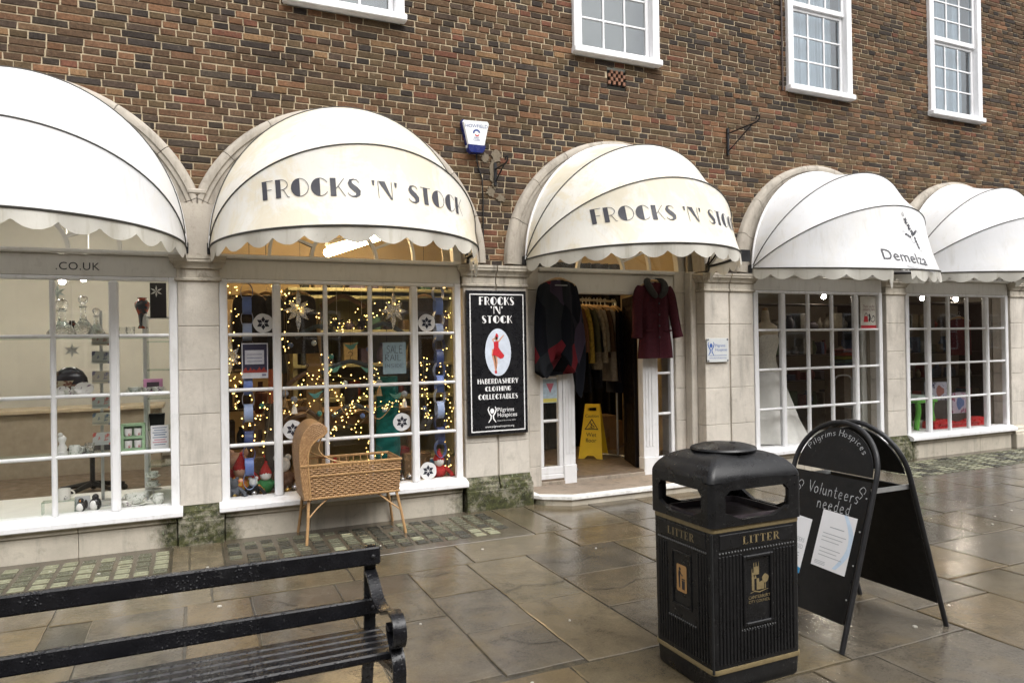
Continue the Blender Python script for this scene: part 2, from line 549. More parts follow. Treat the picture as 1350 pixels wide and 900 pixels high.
# the rest of the pavement goes on in rows of the same kind
HAND = list(SLABS)
def free_runs(y0, y1, xa, xb):
    cuts = [(xa, xa)] + sorted((s[0], s[1]) for s in HAND if min(y1, s[3]) - max(y0, s[2]) > .02) + [(xb, xb)]
    runs = []; cur = xa
    for a, b in cuts:
        if a - cur > .05: runs.append((cur, a))
        cur = max(cur, b)
    if xb - cur > .05: runs.append((cur, xb))
    return runs
rows = [5.19, 4.73, 4.15, 3.57, 3.0, 2.46, 1.8, 1.2, .55, -.1, -.8, -1.5, -2.2]
for i in range(len(rows) - 1):
    y1, y0 = rows[i], rows[i + 1]
    for xa, xb in free_runs(y0, y1, -2.6 if y1 > 0 else -3.5, 11.5 - (0 if y1 > 3 else (3 - y1) * 1.5)):
        x = xa
        while x < xb - .02:
            l = rng.uniform(.5, .95)
            if xb - (x + l) < .35: l = xb - x
            # keep clear of slabs whose rows do not line up
            ya, yb = y0, y1
            for s in HAND:
                if min(x + l, s[1]) - max(x, s[0]) > .02:
                    if s[2] < yb and s[3] >= yb - .0 and s[2] > ya: yb = min(yb, s[2])
                    if s[3] > ya and s[2] <= ya and s[3] < yb: ya = max(ya, s[3])
            if yb - ya > .05: sl(x, x + l, ya, yb)
            x += l
PCOL = [(.112, .088, .054), (.100, .081, .052), (.118, .093, .055), (.095, .079, .054), (.130, .096, .052), (.108, .086, .050), (.090, .075, .052)]
for x0, x1, y0, y1 in SLABS:
    j = .0045
    r = random.Random(int((x0 * 131 + y0 * 977) * 1000))
    mb = MB()
    zz = r.uniform(-.002, .002); tx, ty = r.uniform(-.003, .003), r.uniform(-.003, .003)
    cx, cy = (x0 + x1) / 2, (y0 + y1) / 2
    P = []
    n = 5
    base = [(x0 + j, y0 + j), (x1 - j, y0 + j), (x1 - j, y1 - j), (x0 + j, y1 - j)]
    out = []
    for k in range(4):
        a, b = base[k], base[(k + 1) % 4]
        for q in range(n):
            u = q / n
            dx, dy = (b[0] - a[0], b[1] - a[1])
            L = math.hypot(dx, dy)
            e = r.uniform(-.005, .003) if q else -.004
            out.append((a[0] + dx * u + dy / L * e, a[1] + dy * u - dx / L * e))
    zt = lambda x, y: zz + tx * (x - cx) + ty * (y - cy)
    ins = [(cx + (x - cx) * (1 - .005 / max(.1, abs(x1 - x0) / 2)), cy + (y - cy) * (1 - .005 / max(.1, abs(y1 - y0) / 2))) for x, y in out]
    mb.loft([[(x, y, -.03) for x, y in out], [(x, y, zt(x, y) - .0025) for x, y in out], [(x, y, zt(x, y)) for x, y in ins]], True, True)
    o = mb.build('paving_slab', M_pave, pavement)
    c = r.choice(PCOL); k = r.uniform(.82, 1.12)
    o.color = (c[0] * k * .92, c[1] * k * .95, c[2] * k * 1.06, 1)
# cracks across a few slabs
ck = MB()
for pts in ([(1.31, 4.66), (1.42, 4.55), (1.55, 4.58), (1.70, 4.50)], [(2.22, 4.50), (2.45, 4.40), (2.62, 4.47)], [(1.75, 4.05), (1.9, 4.12), (2.08, 4.05), (2.2, 4.1)], [(2.25, 3.85), (2.45, 3.8), (2.6, 3.9), (2.93, 3.82)], [(1.1, 4.33), (1.2, 4.1), (1.17, 3.9)], [(1.45, 3.45), (1.55, 3.3), (1.72, 3.26)], [(2.3, 3.3), (2.5, 3.22), (2.7, 3.3), (2.88, 3.2)], [(3.0, 4.5), (3.2, 4.42), (3.5, 4.5), (3.7, 4.4)], [(.4, 4.6), (.55, 4.4), (.5, 4.1), (.6, 3.95)], [(3.0, 3.3), (3.3, 3.2), (3.6, 3.28)]):
    q = []
    for a, b in zip(pts[:-1], pts[1:]):
        for k in range(6):
            u = k / 6; q.append((a[0] + (b[0] - a[0]) * u + rng.uniform(-.008, .008), a[1] + (b[1] - a[1]) * u + rng.uniform(-.008, .008)))
    n = len(q)
    A = [(x, y + .0018 + rng.uniform(0, .002)) for x, y in q]; Bq = [(x, y - .0018 - rng.uniform(0, .002)) for x, y in q]
    ck.ribbon(A, Bq, lambda x, y: (x, y, .0042))
cko = ck.build('crack', mat('crack_dirt', (.018, .016, .012), .8), pavement, recalc=False); cko['kind'] = 'stuff'
# specks of chewing gum trodden into the slabs
gm = MB()
for k in range(46):
    x, y = rng.uniform(-1, 7), rng.uniform(1.4, 5.9)
    rr = rng.uniform(.005, .013)
    gm.lathe([(rr * 1.1, -.004), (rr, .0035), (rr * .6, .0045)], 7, (x, y, 0.002), 1, rng.uniform(.6, 1))
gum = gm.build('chewing_gum', mat('gum', (.36, .34, .30), .6), pavement)
gum['kind'] = 'stuff'

# pavement lights: a cast frame with glass blocks along the foot of the wall
M_prism = [mat('glass_block_pale', (.20, .20, .135), .2, .15, 30), mat('glass_block_green', (.095, .095, .066), .22, .2, 30), mat('glass_block_dirty', (.040, .039, .030), .3, .3, 30)]
prism_me = []
for k in range(3):
    b = MB(); b.loft([[(-.046, -.041, 0), (.046, -.041, 0), (.046, .041, 0), (-.046, .041, 0)],
                      [(-.046, -.041, .012), (.046, -.041, .012), (.046, .041, .012), (-.046, .041, .012)],
                      [(-.038, -.033, .017), (.038, -.033, .017), (.038, .033, .017), (-.038, .033, .017)],
                      [(-.028, -.024, .011), (.028, -.024, .011), (.028, .024, .011), (-.028, .024, .011)]])
    prism_me.append(b.mesh('glass_block', M_prism[k]))
def pavement_light(x0, x1, y0, y1, cols, label, weights, skip=.0):
    t = thing('pavement_light', label, 'pavement light', ((x0 + x1) / 2, (y0 + y1) / 2, -.012))
    fr = MB(); fr.box(x0 + .004, x1 - .004, y0 + .004, y1, -.03, -.0012, .003)
    fr.build('frame', M_concrete, t)
    r = random.Random(int(x0 * 100) + 5)
    c0, c1, nc, ry0, ry1, nr = cols
    for i in range(nc):
        for k in range(nr):
            if r.random() < skip: continue
            x = c0 + (c1 - c0) * (i + .5) / nc; y = ry0 + (ry1 - ry0) * (k + .5) / nr
            m = r.choices(range(3), weights)[0]
            place('glass_block', prism_me[m], (x + r.uniform(-.002, .002), y + r.uniform(-.002, .002), -.0105 + r.uniform(-.002, .002)), t, (0, 0, r.uniform(-.03, .03)))
pavement_light(-1.62, -.15, 5.2, 6.2, (-1.59, -.155, 12, 5.465, 6.065, 5), 'pavement light of pale glass blocks under the china shop window at far left', (6, 3, 0))
for a, b in ((-.15, -.03), (-.03, .20)):
    mb = MB(); mb.box(a + .004, b - .004, 5.2, 6.2, -.03, -.001, .005)
    o = mb.build('paving_slab', M_pave, pavement); o.color = (.13, .105, .07, 1)
pavement_light(.20, 2.52, 5.2, 6.2, (.22, 2.42, 18, 5.33, 6.05, 6), 'long weathered pavement light of dull glass blocks under the wicker cradle', (1, 3, 4), .06)
pavement_light(7.2, 10.6, 5.2, 6.2, (7.25, 10.5, 26, 5.33, 6.05, 6), 'pavement light of pale glass blocks under the far right shop window', (3, 4, 1))

# ================================================================ BUILDING
B = thing('brick_building', 'brown brick building with stone arched shopfronts and white sash windows', 'building', (4, 6.4, 0))
ARCH = [-1.13, 1.245, 4.03, 6.83, 9.33]        # centre of each arched bay
AZ, AR0, AR1 = 2.30, 1.085, 1.29
UW = [(-2.02, -.96), (.75, 1.79), (3.53, 4.565), (6.38, 7.42), (8.85, 9.9)]     # upper windows
UZ0, UZ1 = 4.44, 6.35
YB = 6.25
CH = .0583
XA, XB, ZT = -3.4, 12.2, 7.4
def blocked(z0, z1):
    """x intervals of a course taken up by arches and windows"""
    out = []
    zm = (z0 + z1) / 2
    for c in ARCH:
        if z1 <= AZ: out.append((c - 1.19, c + 1.19)); continue
        dz = z0 - AZ
        if dz < 1.19: out.append((c - math.sqrt(1.19 ** 2 - max(0, dz) ** 2), c + math.sqrt(1.19 ** 2 - max(0, dz) ** 2)))
    if z0 < 2.79:
        out.append((ARCH[0] + .5, ARCH[1] - .5)); out.append((ARCH[3] + .5, ARCH[4] - .5))
    if z1 > UZ0 + .01 and z0 < UZ1:
        for a, b in UW: out.append((a + .03, b - .03))
    if z1 > 4.19 and z0 < 4.345: out.append((3.935, 4.165))   # air brick
    out.sort(); mer = []
    for a, b in out:
        if mer and a <= mer[-1][1]: mer[-1] = (mer[-1][0], max(b, mer[-1][1]))
        else: mer.append((a, b))
    free = []; cur = XA
    for a, b in mer:
        if a > cur: free.append((cur, a))
        cur = max(cur, b)
    if cur < XB: free.append((cur, XB))
    return free
BC = [((.038, .033, .031), 16), ((.055, .042, .034), 18), ((.078, .053, .036), 24), ((.094, .063, .040), 24), ((.112, .067, .043), 16), ((.138, .079, .048), 11), ((.082, .061, .038), 14), ((.165, .108, .062), 4), ((.115, .055, .039), 4), ((.046, .039, .033), 10)]
BC = [((c[0] * 1.16, c[1] * 1.07, c[2] * .97), q) for c, q in BC]
BRICKS = []
mort = MB()
z = 2.275; ci = 0
r = random.Random(5)
while z < ZT:
    z0, z1 = z, z + CH
    for a, b in blocked(z0, z1):
        mort.add([(a, YB + .008, z0), (b, YB + .008, z0), (b, YB + .008, z1), (a, YB + .008, z1)], [(0, 1, 2, 3)])
    x = XA - r.uniform(0, .24)
    pS = .50 if ci % 2 else .16
    fr = blocked(z0, z1)
    while x < XB:
        L = (.236 if r.random() < pS else .118) + r.uniform(-.004, .004)
        x0, x1 = x + .005, x + L - .005
        for a, b in fr:
            u0, u1 = max(x0, a), min(x1, b)
            if u1 - u0 > .025:
                c = r.choices([q[0] for q in BC], [q[1] for q in BC])[0]
                k = r.uniform(.8, 1.25)
                h = r.uniform(-.0012, .0012)
                BRICKS.append([u0, u1, z0 + .0050 + h, z1 - .0050 + h + r.uniform(-.001, .001), r.uniform(-.0025, .0025), (c[0] * k, c[1] * k, c[2] * k)])
        x += L
    z = z1; ci += 1
wall = mort.build('wall', M_mortar, B, recalc=False)
def proj_px(x, y, zz):
    q = Vector((x, y, zz - CAMH))
    dpt = q.dot(_f)
    return 675 + FPX * q.dot(_r2) / dpt, 450 - FPX * q.dot(_u2) / dpt
def shown(b):
    x, zz = (b[0] + b[1]) / 2, (b[2] + b[3]) / 2
    u, v = proj_px(x, YB, zz)
    if not (80 < u < 1270 and 4 < v < 340): return -1
    # hidden behind an awning or an arch stone
    for c in ARCH:
        if math.hypot(x - c, max(0, zz - AZ)) < 1.30: return -1
        if c - .2 < x < c + 1.75 and zz < 3.3 and (x - c - .3) ** 2 + (zz - 2.3) ** 2 < 1.3 ** 2: return -1
    q = [proj_px(b[i], YB, b[k]) for i, k in ((0, 2), (1, 2), (1, 3), (0, 3))]
    return abs(sum(q[i][0] * q[(i + 1) % 4][1] - q[(i + 1) % 4][0] * q[i][1] for i in range(4))) / 2
order = sorted(range(len(BRICKS)), key=lambda i: -shown(BRICKS[i]))
single = set(order[:300])
def brick_shape(mb, x0, x1, y, z0, z1, rr):
    c = .0035
    e = lambda: rr.uniform(-.0024, .0024)
    o = [(x0 + e(), z0 + e()), (x1 + e(), z0 + e()), (x1 + e(), z1 + e()), (x0 + e(), z1 + e())]
    i = [(x0 + c, z0 + c), (x1 - c, z0 + c), (x1 - c, z1 - c), (x0 + c, z1 - c)]
    return mb.loft([[(a, y + .03, b) for a, b in o], [(a, y + c, b) for a, b in o], [(a, y, b) for a, b in i]], True, False).add([(a, y, b) for a, b in i], [(0, 1, 2, 3)])
unit = []
for L in (.226, .108):
    row = []
    for k in range(4):
        mb = MB(); brick_shape(mb, -L / 2, L / 2, 0, -CH / 2 + .0052, CH / 2 - .0052, random.Random(k + int(L * 1000)))
        row.append((L, mb.mesh('brick', M_brick_o)))
    unit.append(row)
field = MB()
for i, b in enumerate(BRICKS):
    L = b[1] - b[0]
    if i in single:
        l0, me = (unit[0] if L > .16 else unit[1])[i % 4]
        place('brick', me, ((b[0] + b[1]) / 2, YB + b[4], (b[2] + b[3]) / 2), wall, (0, 0, 0), (L / l0, 1, (b[3] - b[2]) / (CH - .0104)), b[5])
    else:
        field.c = b[5]
        brick_shape(field, b[0], b[1], YB + b[4], b[2], b[3], r)
fo = field.build('brickwork', M_brick_a, wall)
fo['kind'] = 'stuff'
# air brick with square holes
ab = MB()
for i in range(7):
    for k in range(4):
        if (i + k) % 2 == 0:
            ab.box(3.945 + i * .03, 3.945 + (i + 1) * .03, 6.246, 6.27, 4.195 + k * .037, 4.195 + (k + 1) * .037, .002)
ab.build('air_brick', mat('terracotta', (.22, .105, .06), .8), B)
ab = MB(); ab.box(3.937, 4.163, 6.275, 6.29, 4.19, 4.348); ab.build('air_brick_void', mat('void_black', (.004, .004, .004), .9), B)
# patches of cement and the holes left by an old sign
cp = MB()
for x, zz, rx, rz in ((2.56, 3.30, .045, .05), (2.68, 3.33, .05, .06), (2.63, 3.18, .03, .13), (2.61, 2.98, .045, .05), (2.72, 2.93, .05, .035), (2.66, 3.05, .03, .05)):
    pts = []
    for k in range(22):
        a = 2 * PI * k / 22; q = rng.uniform(.6, 1.2)
        pts.append((x + rx * q * math.cos(a), zz + rz * q * math.sin(a)))
    cp.prism(pts, lambda a, b, d: (a, d, b), 6.2405, 6.26)
cp.build('cement_patch', mat('cement', (.16, .13, .09), .9, .15, 30, .4, 90), B)

# ---- arches in stone
def arch(c, k):
    part = bpy.data.objects.new('arch', None); COL.objects.link(part); put(part, (c, 6.2, AZ), B)
    prof = [(AR0, 6.42), (AR0, 6.215), (AR0 + .012, 6.205), (AR0 + .095, 6.205), (AR0 + .10, 6.192), (AR0 + .115, 6.188), (AR0 + .13, 6.192), (AR0 + .137, 6.176),
            (AR0 + .165, 6.172), (AR0 + .19, 6.180), (AR1, 6.20), (AR1, 6.30)]
    nv = 9
    lim0, lim1 = 0, PI
    merge_l = k in (1, 4); merge_r = k in (0, 3)
    cutA = math.acos(min(1, (1.1875 - .04) / AR1))
    for i in range(nv):
        a0 = PI * i / nv + (.0022 if i else 0); a1 = PI * (i + 1) / nv - (.0022 if i < nv - 1 else 0)
        mb = MB(); rings = []
        for s in range(9):
            a = a0 + (a1 - a0) * s / 8
            ring = []
            for rr_, y in prof:
                x = c + rr_ * math.cos(a); zz = AZ + rr_ * math.sin(a)
                if merge_r: x = min(x, c + 1.1865 - .001)
                if merge_l: x = max(x, c - 1.1865 + .001)
                ring.append((x, y, zz))
            rings.append(ring)
        mb.loft(rings, True, True)
        mb.build('voussoir', M_stone_arch, part, smooth=40)
    mb = MB()
    mb.loft([[(c + 1.10 * math.cos(PI * s / 40), y, AZ + 1.10 * math.sin(PI * s / 40)) for y in (6.30, 6.5, 6.52, 6.30)] for s in range(41)], True, True)
for k, c in enumerate(ARCH): arch(c, k)
# stone between the paired arches
for xc in ((ARCH[0] + ARCH[1]) / 2, (ARCH[3] + ARCH[4]) / 2):
    mb = MB()
    h = ARCH[1] - ARCH[0]
    pts = []
    for s in range(13):
        zz = 2.278 + (2.69 - 2.278) * s / 12
        pts.append((zz, h / 2 - math.sqrt(max(0, (AR0 + .014) ** 2 - max(0, zz - AZ) ** 2))))
    poly = [(xc - q, zz) for zz, q in pts] + [(xc + q, zz) for zz, q in reversed(pts)]
    mb.prism(poly, lambda a, b, d: (a, d, b), 6.1695, 6.4)
    mb.build('spandrel_stone', M_stone_arch, B)
    mb = MB(); mb.box(xc - .07, xc + .07, 6.166, 6.26, 2.765, 2.81, .012); mb.build('spandrel_moulding', M_stone_arch, B)

# ---- pilasters
def pilaster(x0, x1, double=False, zb=None):
    xc = (x0 + x1) / 2
    part = bpy.data.objects.new('pilaster', None); COL.objects.link(part); put(part, (xc, 6.2, 0), B)
    halves = [(x0, xc - .008), (xc + .008, x1)] if double else [(x0, x1)]
    r = random.Random(int(x0 * 77))
    cuts = [.30, .62, 1.02, 1.37, 1.72, 2.075]
    for h0, h1 in halves:
        for a, b in zip(cuts[:-1], cuts[1:]):
            mb = MB(); mb.box(h0 + .004, h1 - .004, 6.2 + r.uniform(-.001, .001), 6.45, a + .0015, b - .0015, .004)
            mb.build('stone_block', M_stone, part)
    if double:
        mb = MB(); mb.box(xc - .012, xc + .012, 6.222, 6.44, .2, 2.27); mb.build('groove', M_stone, part)
    for h0, h1 in halves:
        l, rr = (.012 if h0 == x0 else 0), (.012 if h1 == x1 else 0)
        cap = MB()
        prof = [(0, 2.07), (.004, 2.075), (.018, 2.082), (.018, 2.098), (.004, 2.104), (.003, 2.172), (.02, 2.178), (.022, 2.19), (.030, 2.205), (.044, 2.222), (.050, 2.228), (.050, 2.247), (.056, 2.252), (.056, 2.276)]
        rings = []
        for o, zz in prof:
            e0 = h0 - (o if h0 == x0 else 0); e1 = h1 + (o if h1 == x1 else 0)
            rings.append([(e0, 6.2 - o, zz), (e1, 6.2 - o, zz), (e1, 6.45, zz), (e0, 6.45, zz)])
        cap.loft(rings); cap.build('capital', M_cap, part, smooth=25)
        bs = MB()
        prof = [(.052, .185), (.052, .215), (.046, .222), (.034, .228), (.030, .24), (.030, .262), (.018, .27), (.010, .283), (.003, .302)]
        rings = []
        for o, zz in prof:
            e0 = h0 - (o if h0 == x0 else 0) * .25; e1 = h1 + (o if h1 == x1 else 0) * .25
            rings.append([(e0, 6.2 - o, zz), (e1, 6.2 - o, zz), (e1, 6.45, zz), (e0, 6.45, zz)])
        bs.loft(rings); bs.build('base', M_plinth, part, smooth=25)
    mb = MB(); mb.box(x0 - .012, x1 + .012, 6.138, 6.45, -.02, .186, .006); mb.build('plinth_block', M_plinth, part)
pilaster(-.098, .212)
pilaster(2.30, 2.955, True)
pilaster(5.085, 5.775, True)
pilaster(7.92, 8.262)
pilaster(-2.62, -2.17)
pilaster(10.4, 10.9)

# ---- shop windows
def frame_bar(parent, name, x0, x1, z0, z1, y0=6.205, y1=6.27, bev=.006, m=None):
    mb = MB(); mb.box(x0, x1, y0, y1, z0, z1, bev)
    return mb.build(name, m or M_white, parent)
GZ = [.305, .745, 1.196, 1.647, 2.078]        # bar heights of the panes
def shop_window(c, r_seed):
    x0, x1 = c - 1.035, c + 1.035
    p = bpy.data.objects.new('shop_window', None); COL.objects.link(p); put(p, (c, 6.22, .235), B)
    frame_bar(p, 'stile', x0, x0 + .062, .300, 2.10, 6.208)
    frame_bar(p, 'stile', x1 - .062, x1, .300, 2.10, 6.208)
    frame_bar(p, 'head', x0 + .062, x1 - .062, 2.070, 2.10, 6.212)
    sill = MB()
    sill.loft([[(x, 6.30, .232), (x, 6.125, .232), (x, 6.118, .24), (x, 6.118, .272), (x, 6.135, .285), (x, 6.19, .305), (x, 6.30, .318)] for x in (x0 - .02, x1 + .02)], True, True)
    sill.build('sill', M_white, p)
    a, b = x0 + .062, x1 - .062
    lw = (b - a - 2 * .066 - 2 * .036) / 5
    xs = []; x = a
    mull = []
    for i in range(5):
        xs.append((x, x + lw)); x += lw
        if i in (0, 3): mull.append((x, x + .066, 'mullion')); x += .066
        elif i < 4: mull.append((x, x + .036, 'glazing_bar')); x += .036
    for u0, u1, nm in mull:
        if nm == 'mullion':
            frame_bar(p, nm, u0, u1, .305, 2.07, 6.206, 6.275, .014)
        else:
            frame_bar(p, nm, u0, u1, .305, 2.07, 6.214, 6.262, .011)
    for zb in GZ[1:-1]:
        for g0, g1 in ((xs[0][0], xs[0][1]), (xs[1][0], xs[3][1]), (xs[4][0], xs[4][1])):
            frame_bar(p, 'glazing_bar', g0 - .002, g1 + .002, zb - .014, zb + .014, 6.2165, 6.26, .009)
    for i, (u0, u1) in enumerate(xs):
        for k in range(4):
            z0 = GZ[k] + (.014 if k else .0); z1 = GZ[k + 1] - (.014 if k < 3 else .008)
            mb = MB(); mb.box(u0 - .004, u1 + .004, 6.240, 6.243, z0 - .004, z1 + .004)
            mb.build('pane', M_glass, p)
    # fascia board over the window and the transom under the fanlight
    frame_bar(p, 'fascia', x0, x1, 2.102, 2.262, 6.216, 6.29, .004, M_fascia)
    frame_bar(p, 'transom', x0 - .0, x1 + .0, 2.264, 2.30, 6.175, 6.33, .01, M_fascia)
    fanlight(c, 6.345, p, 1.06, lambda bar: M_fascia)
    # stone stall riser
    cuts = [x0, x0 + .69, x0 + 1.38, x1]
    for q0, q1 in zip(cuts[:-1], cuts[1:]):
        e0 = .022 if q0 == x0 else .0015; e1 = .022 if q1 == x1 else .0015
        mb = MB(); mb.box(q0 + e0, q1 - e1, 6.185, 6.45, -.02, .185, .003); mb.build('stall_riser_block', M_plinth, p)
        mb = MB(); mb.box(q0 + e0, q1 - e1, 6.165, 6.45, .187, .231, .004); mb.build('stall_riser_band', M_plinth, p)
    return xs
def fanlight(c, y, parent, R0, mf):
    fm = M_fascia
    zb = 2.30
    def arc(r0, r1, y0, y1, nm, a0=0, a1=PI):
        mb = MB()
        mb.loft([[(c + q * math.cos(a0 + (a1 - a0) * s / 24), yy, zb + q * math.sin(a0 + (a1 - a0) * s / 24)) for q, yy in ((r0, y0), (r1, y0), (r1, y1), (r0, y1))] for s in range(25)], True, True)
        return mb.build(nm, fm, parent, smooth=40)
    arc(R0 - .05, R0 + .03, y - .03, y + .05, 'fanlight_frame')
    arc(.27, .30, y - .02, y + .03, 'fanlight_bar')
    arc(.62, .645, y - .02, y + .03, 'fanlight_bar')
    for k in range(1, 8):
        a = PI * k / 8
        if k in (4,): pass
        mb = MB()
        d = Vector((math.cos(a), 0, math.sin(a))); n = Vector((-math.sin(a), 0, math.cos(a)))
        r0, r1 = .30, R0 - .05
        o = Vector((c, 0, zb))
        w_ = .018 if k in (2, 6) else .012
        vs = [o + d * q + n * s * w_ + Vector((0, yy, 0)) for yy in (y - .018, y + .03) for q in (r0, r1) for s in (-1, 1)]
        mb.add(vs, [(0, 1, 3, 2), (4, 6, 7, 5), (0, 4, 5, 1), (2, 3, 7, 6), (0, 2, 6, 4), (1, 5, 7, 3)])
        mb.build('fanlight_bar', fm, parent)
    mb = MB()
    pts = [(c + (R0 - .04) * math.cos(PI * s / 32), zb + (R0 - .04) * math.sin(PI * s / 32)) for s in range(33)]
    mb.prism(pts, lambda a, b, d: (a, d, b), y + .004, y + .008)
    mb.build('fanlight_pane', M_glass, parent)
XS = {}
for k, c in enumerate(ARCH):
    if k != 2: XS[k] = shop_window(c, k)

# ---- upper sash windows, set almost flush with the brick
M_blind = mat('net_blind', (.62, .64, .66), .8, .06, 6)
M_dark = mat('dark_room', (.03, .033, .036), .8)
for wi, (a, b) in enumerate(UW):
    p = bpy.data.objects.new('sash_window', None); COL.objects.link(p); put(p, ((a + b) / 2, 6.22, UZ0), B)
    z0 = UZ0
    frame_bar(p, 'sill', a - .012, b + .012, z0, z0 + .062, 6.165, 6.30, .008)
    frame_bar(p, 'frame_side', a, a + .085, z0 + .062, UZ1, 6.205, 6.33, .006)
    frame_bar(p, 'frame_side', b - .085, b, z0 + .062, UZ1, 6.205, 6.33, .006)
    frame_bar(p, 'frame_head', a + .085, b - .085, UZ1 - .09, UZ1, 6.205, 6.33, .006)
    for s, (q0, q1, yy) in enumerate(((z0 + .062, z0 + 1.02, 6.275), (z0 + 1.02, UZ1 - .09, 6.245))):
        sx0, sx1 = a + .086, b - .086
        frame_bar(p, 'sash_stile', sx0, sx0 + .045, q0, q1, yy, yy + .035, .004)
        frame_bar(p, 'sash_stile', sx1 - .045, sx1, q0, q1, yy, yy + .035, .004)
        frame_bar(p, 'sash_rail', sx0 + .045, sx1 - .045, q0, q0 + .06, yy, yy + .035, .004)
        frame_bar(p, 'sash_rail', sx0 + .045, sx1 - .045, q1 - .04, q1, yy, yy + .035, .004)
        gx0, gx1, gz0, gz1 = sx0 + .045, sx1 - .045, q0 + .06, q1 - .04
        for i in (1, 2):
            xx = gx0 + (gx1 - gx0) * i / 3
            frame_bar(p, 'glazing_bar', xx - .011, xx + .011, gz0, gz1, yy + .004, yy + .03, .004)
            zz = gz0 + (gz1 - gz0) * i / 3
            frame_bar(p, 'glazing_bar', gx0, gx1, zz - .0105, zz + .0105, yy + .0055, yy + .0285, .004)
        for i in range(3):
            for k in range(3):
                mb = MB(); mb.box(gx0 + (gx1 - gx0) * i / 3 + .008, gx0 + (gx1 - gx0) * (i + 1) / 3 - .008, yy + .016, yy + .019, gz0 + (gz1 - gz0) * k / 3 + .008, gz0 + (gz1 - gz0) * (k + 1) / 3 - .008)
                mb.build('pane', M_glass_dark, p)
    bl = MB()
    if wi in (3, 4):
        rings = []
        for s in range(61):
            xx = a + .08 + (b - a - .22) * s / 60
            yy = 6.40 + .012 * math.sin(s * 1.3) + .006 * math.sin(s * 3.1)
            rings.append([(xx, yy, z0 + .05), (xx, yy, UZ1), (xx, yy + .004, UZ1), (xx, yy + .004, z0 + .05)])
        bl.loft(rings); bl.build('net_curtain', M_blind, p, smooth=60)
    bl = MB(); bl.box(a - .2, b + .2, 7.6, 7.65, z0 - .4, UZ1 + .3); bl.box(a - .2, b + .2, 6.4, 7.6, z0 - .45, z0 - .4); bl.box(a - .2, b + .2, 6.4, 7.6, UZ1 + .3, UZ1 + .35)
    bl.box(a - .25, a - .2, 6.4, 7.6, z0 - .4, UZ1 + .3); bl.box(b + .2, b + .25, 6.4, 7.6, z0 - .4, UZ1 + .3)
    bl.build('room', mat('upstairs_wall', (.34, .36, .38), .8), p)
# ---- the recessed shop door
dp = bpy.data.objects.new('shop_entrance', None); COL.objects.link(dp); put(dp, (4.03, 6.45, 0), B)
YD = 6.5
for x0, x1 in ((2.95, 3.208), (4.884, 5.09)):
    cuts = [-.02, .30, .66, 1.02, 1.37, 1.72, 2.075, 2.31]
    for a, b in zip(cuts[:-1], cuts[1:]):
        mb = MB(); mb.box(x0, x1, 6.452, 6.72, a + .0015, b - .0015, .004); mb.build('stone_block', M_stone, dp)
mb = MB(); mb.box(5.01, 5.088, 6.33, 6.449, .0, 2.30, .01); mb.build('stone_moulding', M_stone, dp)
mb = MB(); mb.box(2.95, 3.03, 6.33, 6.449, .0, 2.30, .01); mb.build('stone_moulding', M_stone, dp)
def bar(nm, x0, x1, z0, z1, y0, y1, bev=.006, m=None):
    return frame_bar(dp, nm, x0, x1, z0, z1, y0, y1, bev, m)
bar('head_board', 3.209, 4.883, 2.07, 2.262, 6.47, 6.56, .004, M_fascia)
bar('head_moulding', 3.209, 4.883, 2.264, 2.31, 6.43, 6.58, .012, M_fascia)
bar('head_bead', 3.209, 4.883, 2.05, 2.069, 6.462, 6.56, .004, M_fascia)
for side in (0, 1):
    s0, s1 = ((3.21, 3.475), (4.62, 4.882))[side]       # sidelight
    p0, p1 = ((3.477, 3.612), (4.458, 4.618))[side]     # fluted post
    bar('door_post', p0, p1, .29, 2.048, 6.468, 6.56, .004)
    for k in range(3):
        xx = p0 + (p1 - p0) * (k + 1) / 4
        bar('flute', xx - .012, xx + .012, .40, 1.98, 6.461, 6.4675, .003)
    bar('post_base', p0 - .006, p1 + .006, .075, .289, 6.452, 6.56, .006)
    bar('stile', s0, s0 + .045, .28, 2.048, 6.48, 6.54)
    bar('stile', s1 - .045, s1, .28, 2.048, 6.48, 6.54)
    bar('bottom_rail', s0, s1, .205, .279, 6.476, 6.54)
    bar('apron', s0, s1, .075, .204, 6.468, 6.54)
    zs = [.28, .745, 1.19, 1.63, 2.048]
    for zb in zs[1:-1]: bar('glazing_bar', s0 + .045, s1 - .045, zb - .014, zb + .014, 6.486, 6.53, .008)
    for za, zb in zip(zs[:-1], zs[1:]):
        mb = MB(); mb.box(s0 + .043, s1 - .043, 6.508, 6.511, za + .012, zb - .012); mb.build('pane', M_glass, dp)
fanlight(4.03, 6.60, dp, 1.055, None)
# step with a painted nosing, splayed at the ends
def step_poly(e):
    return [(2.97 - e, 6.138), (3.02 - e, 6.06), (3.25 - e * .5, 5.905 - e), (4.81 + e * .5, 5.905 - e), (5.04 + e, 6.06), (5.075 + e, 6.138), (5.075, 6.46), (2.97, 6.46)]
mb = MB(); mb.prism(step_poly(-.015), lambda a, b, d: (a, b, d), -.02, .058); mb.build('step', stone_mat('step_stone', 'b3ab9c', 1.0, .5, .3), dp)
mb = MB()
mb.loft([[(a, b, zz) for a, b in step_poly(e)] for e, zz in ((.004, .059), (.006, .064), (.006, .090), (-.004, .096), (-.05, .0985))])
M_nosing = mat('worn_white_nosing', (.74, .73, .70), .5, .2, 14, .3, 60)
mb.build('step_nosing', M_nosing, dp)
mb = MB(); mb.prism([(3.02, 6.13), (3.09, 6.09), (3.29, 5.965), (4.77, 5.965), (4.99, 6.09), (5.03, 6.13), (5.03, 6.452), (3.03, 6.452)], lambda a, b, d: (a, b, d), .09, .1015)
mb.build('step_top', stone_mat('step_tread', '97897a', 0, .8, .5), dp)
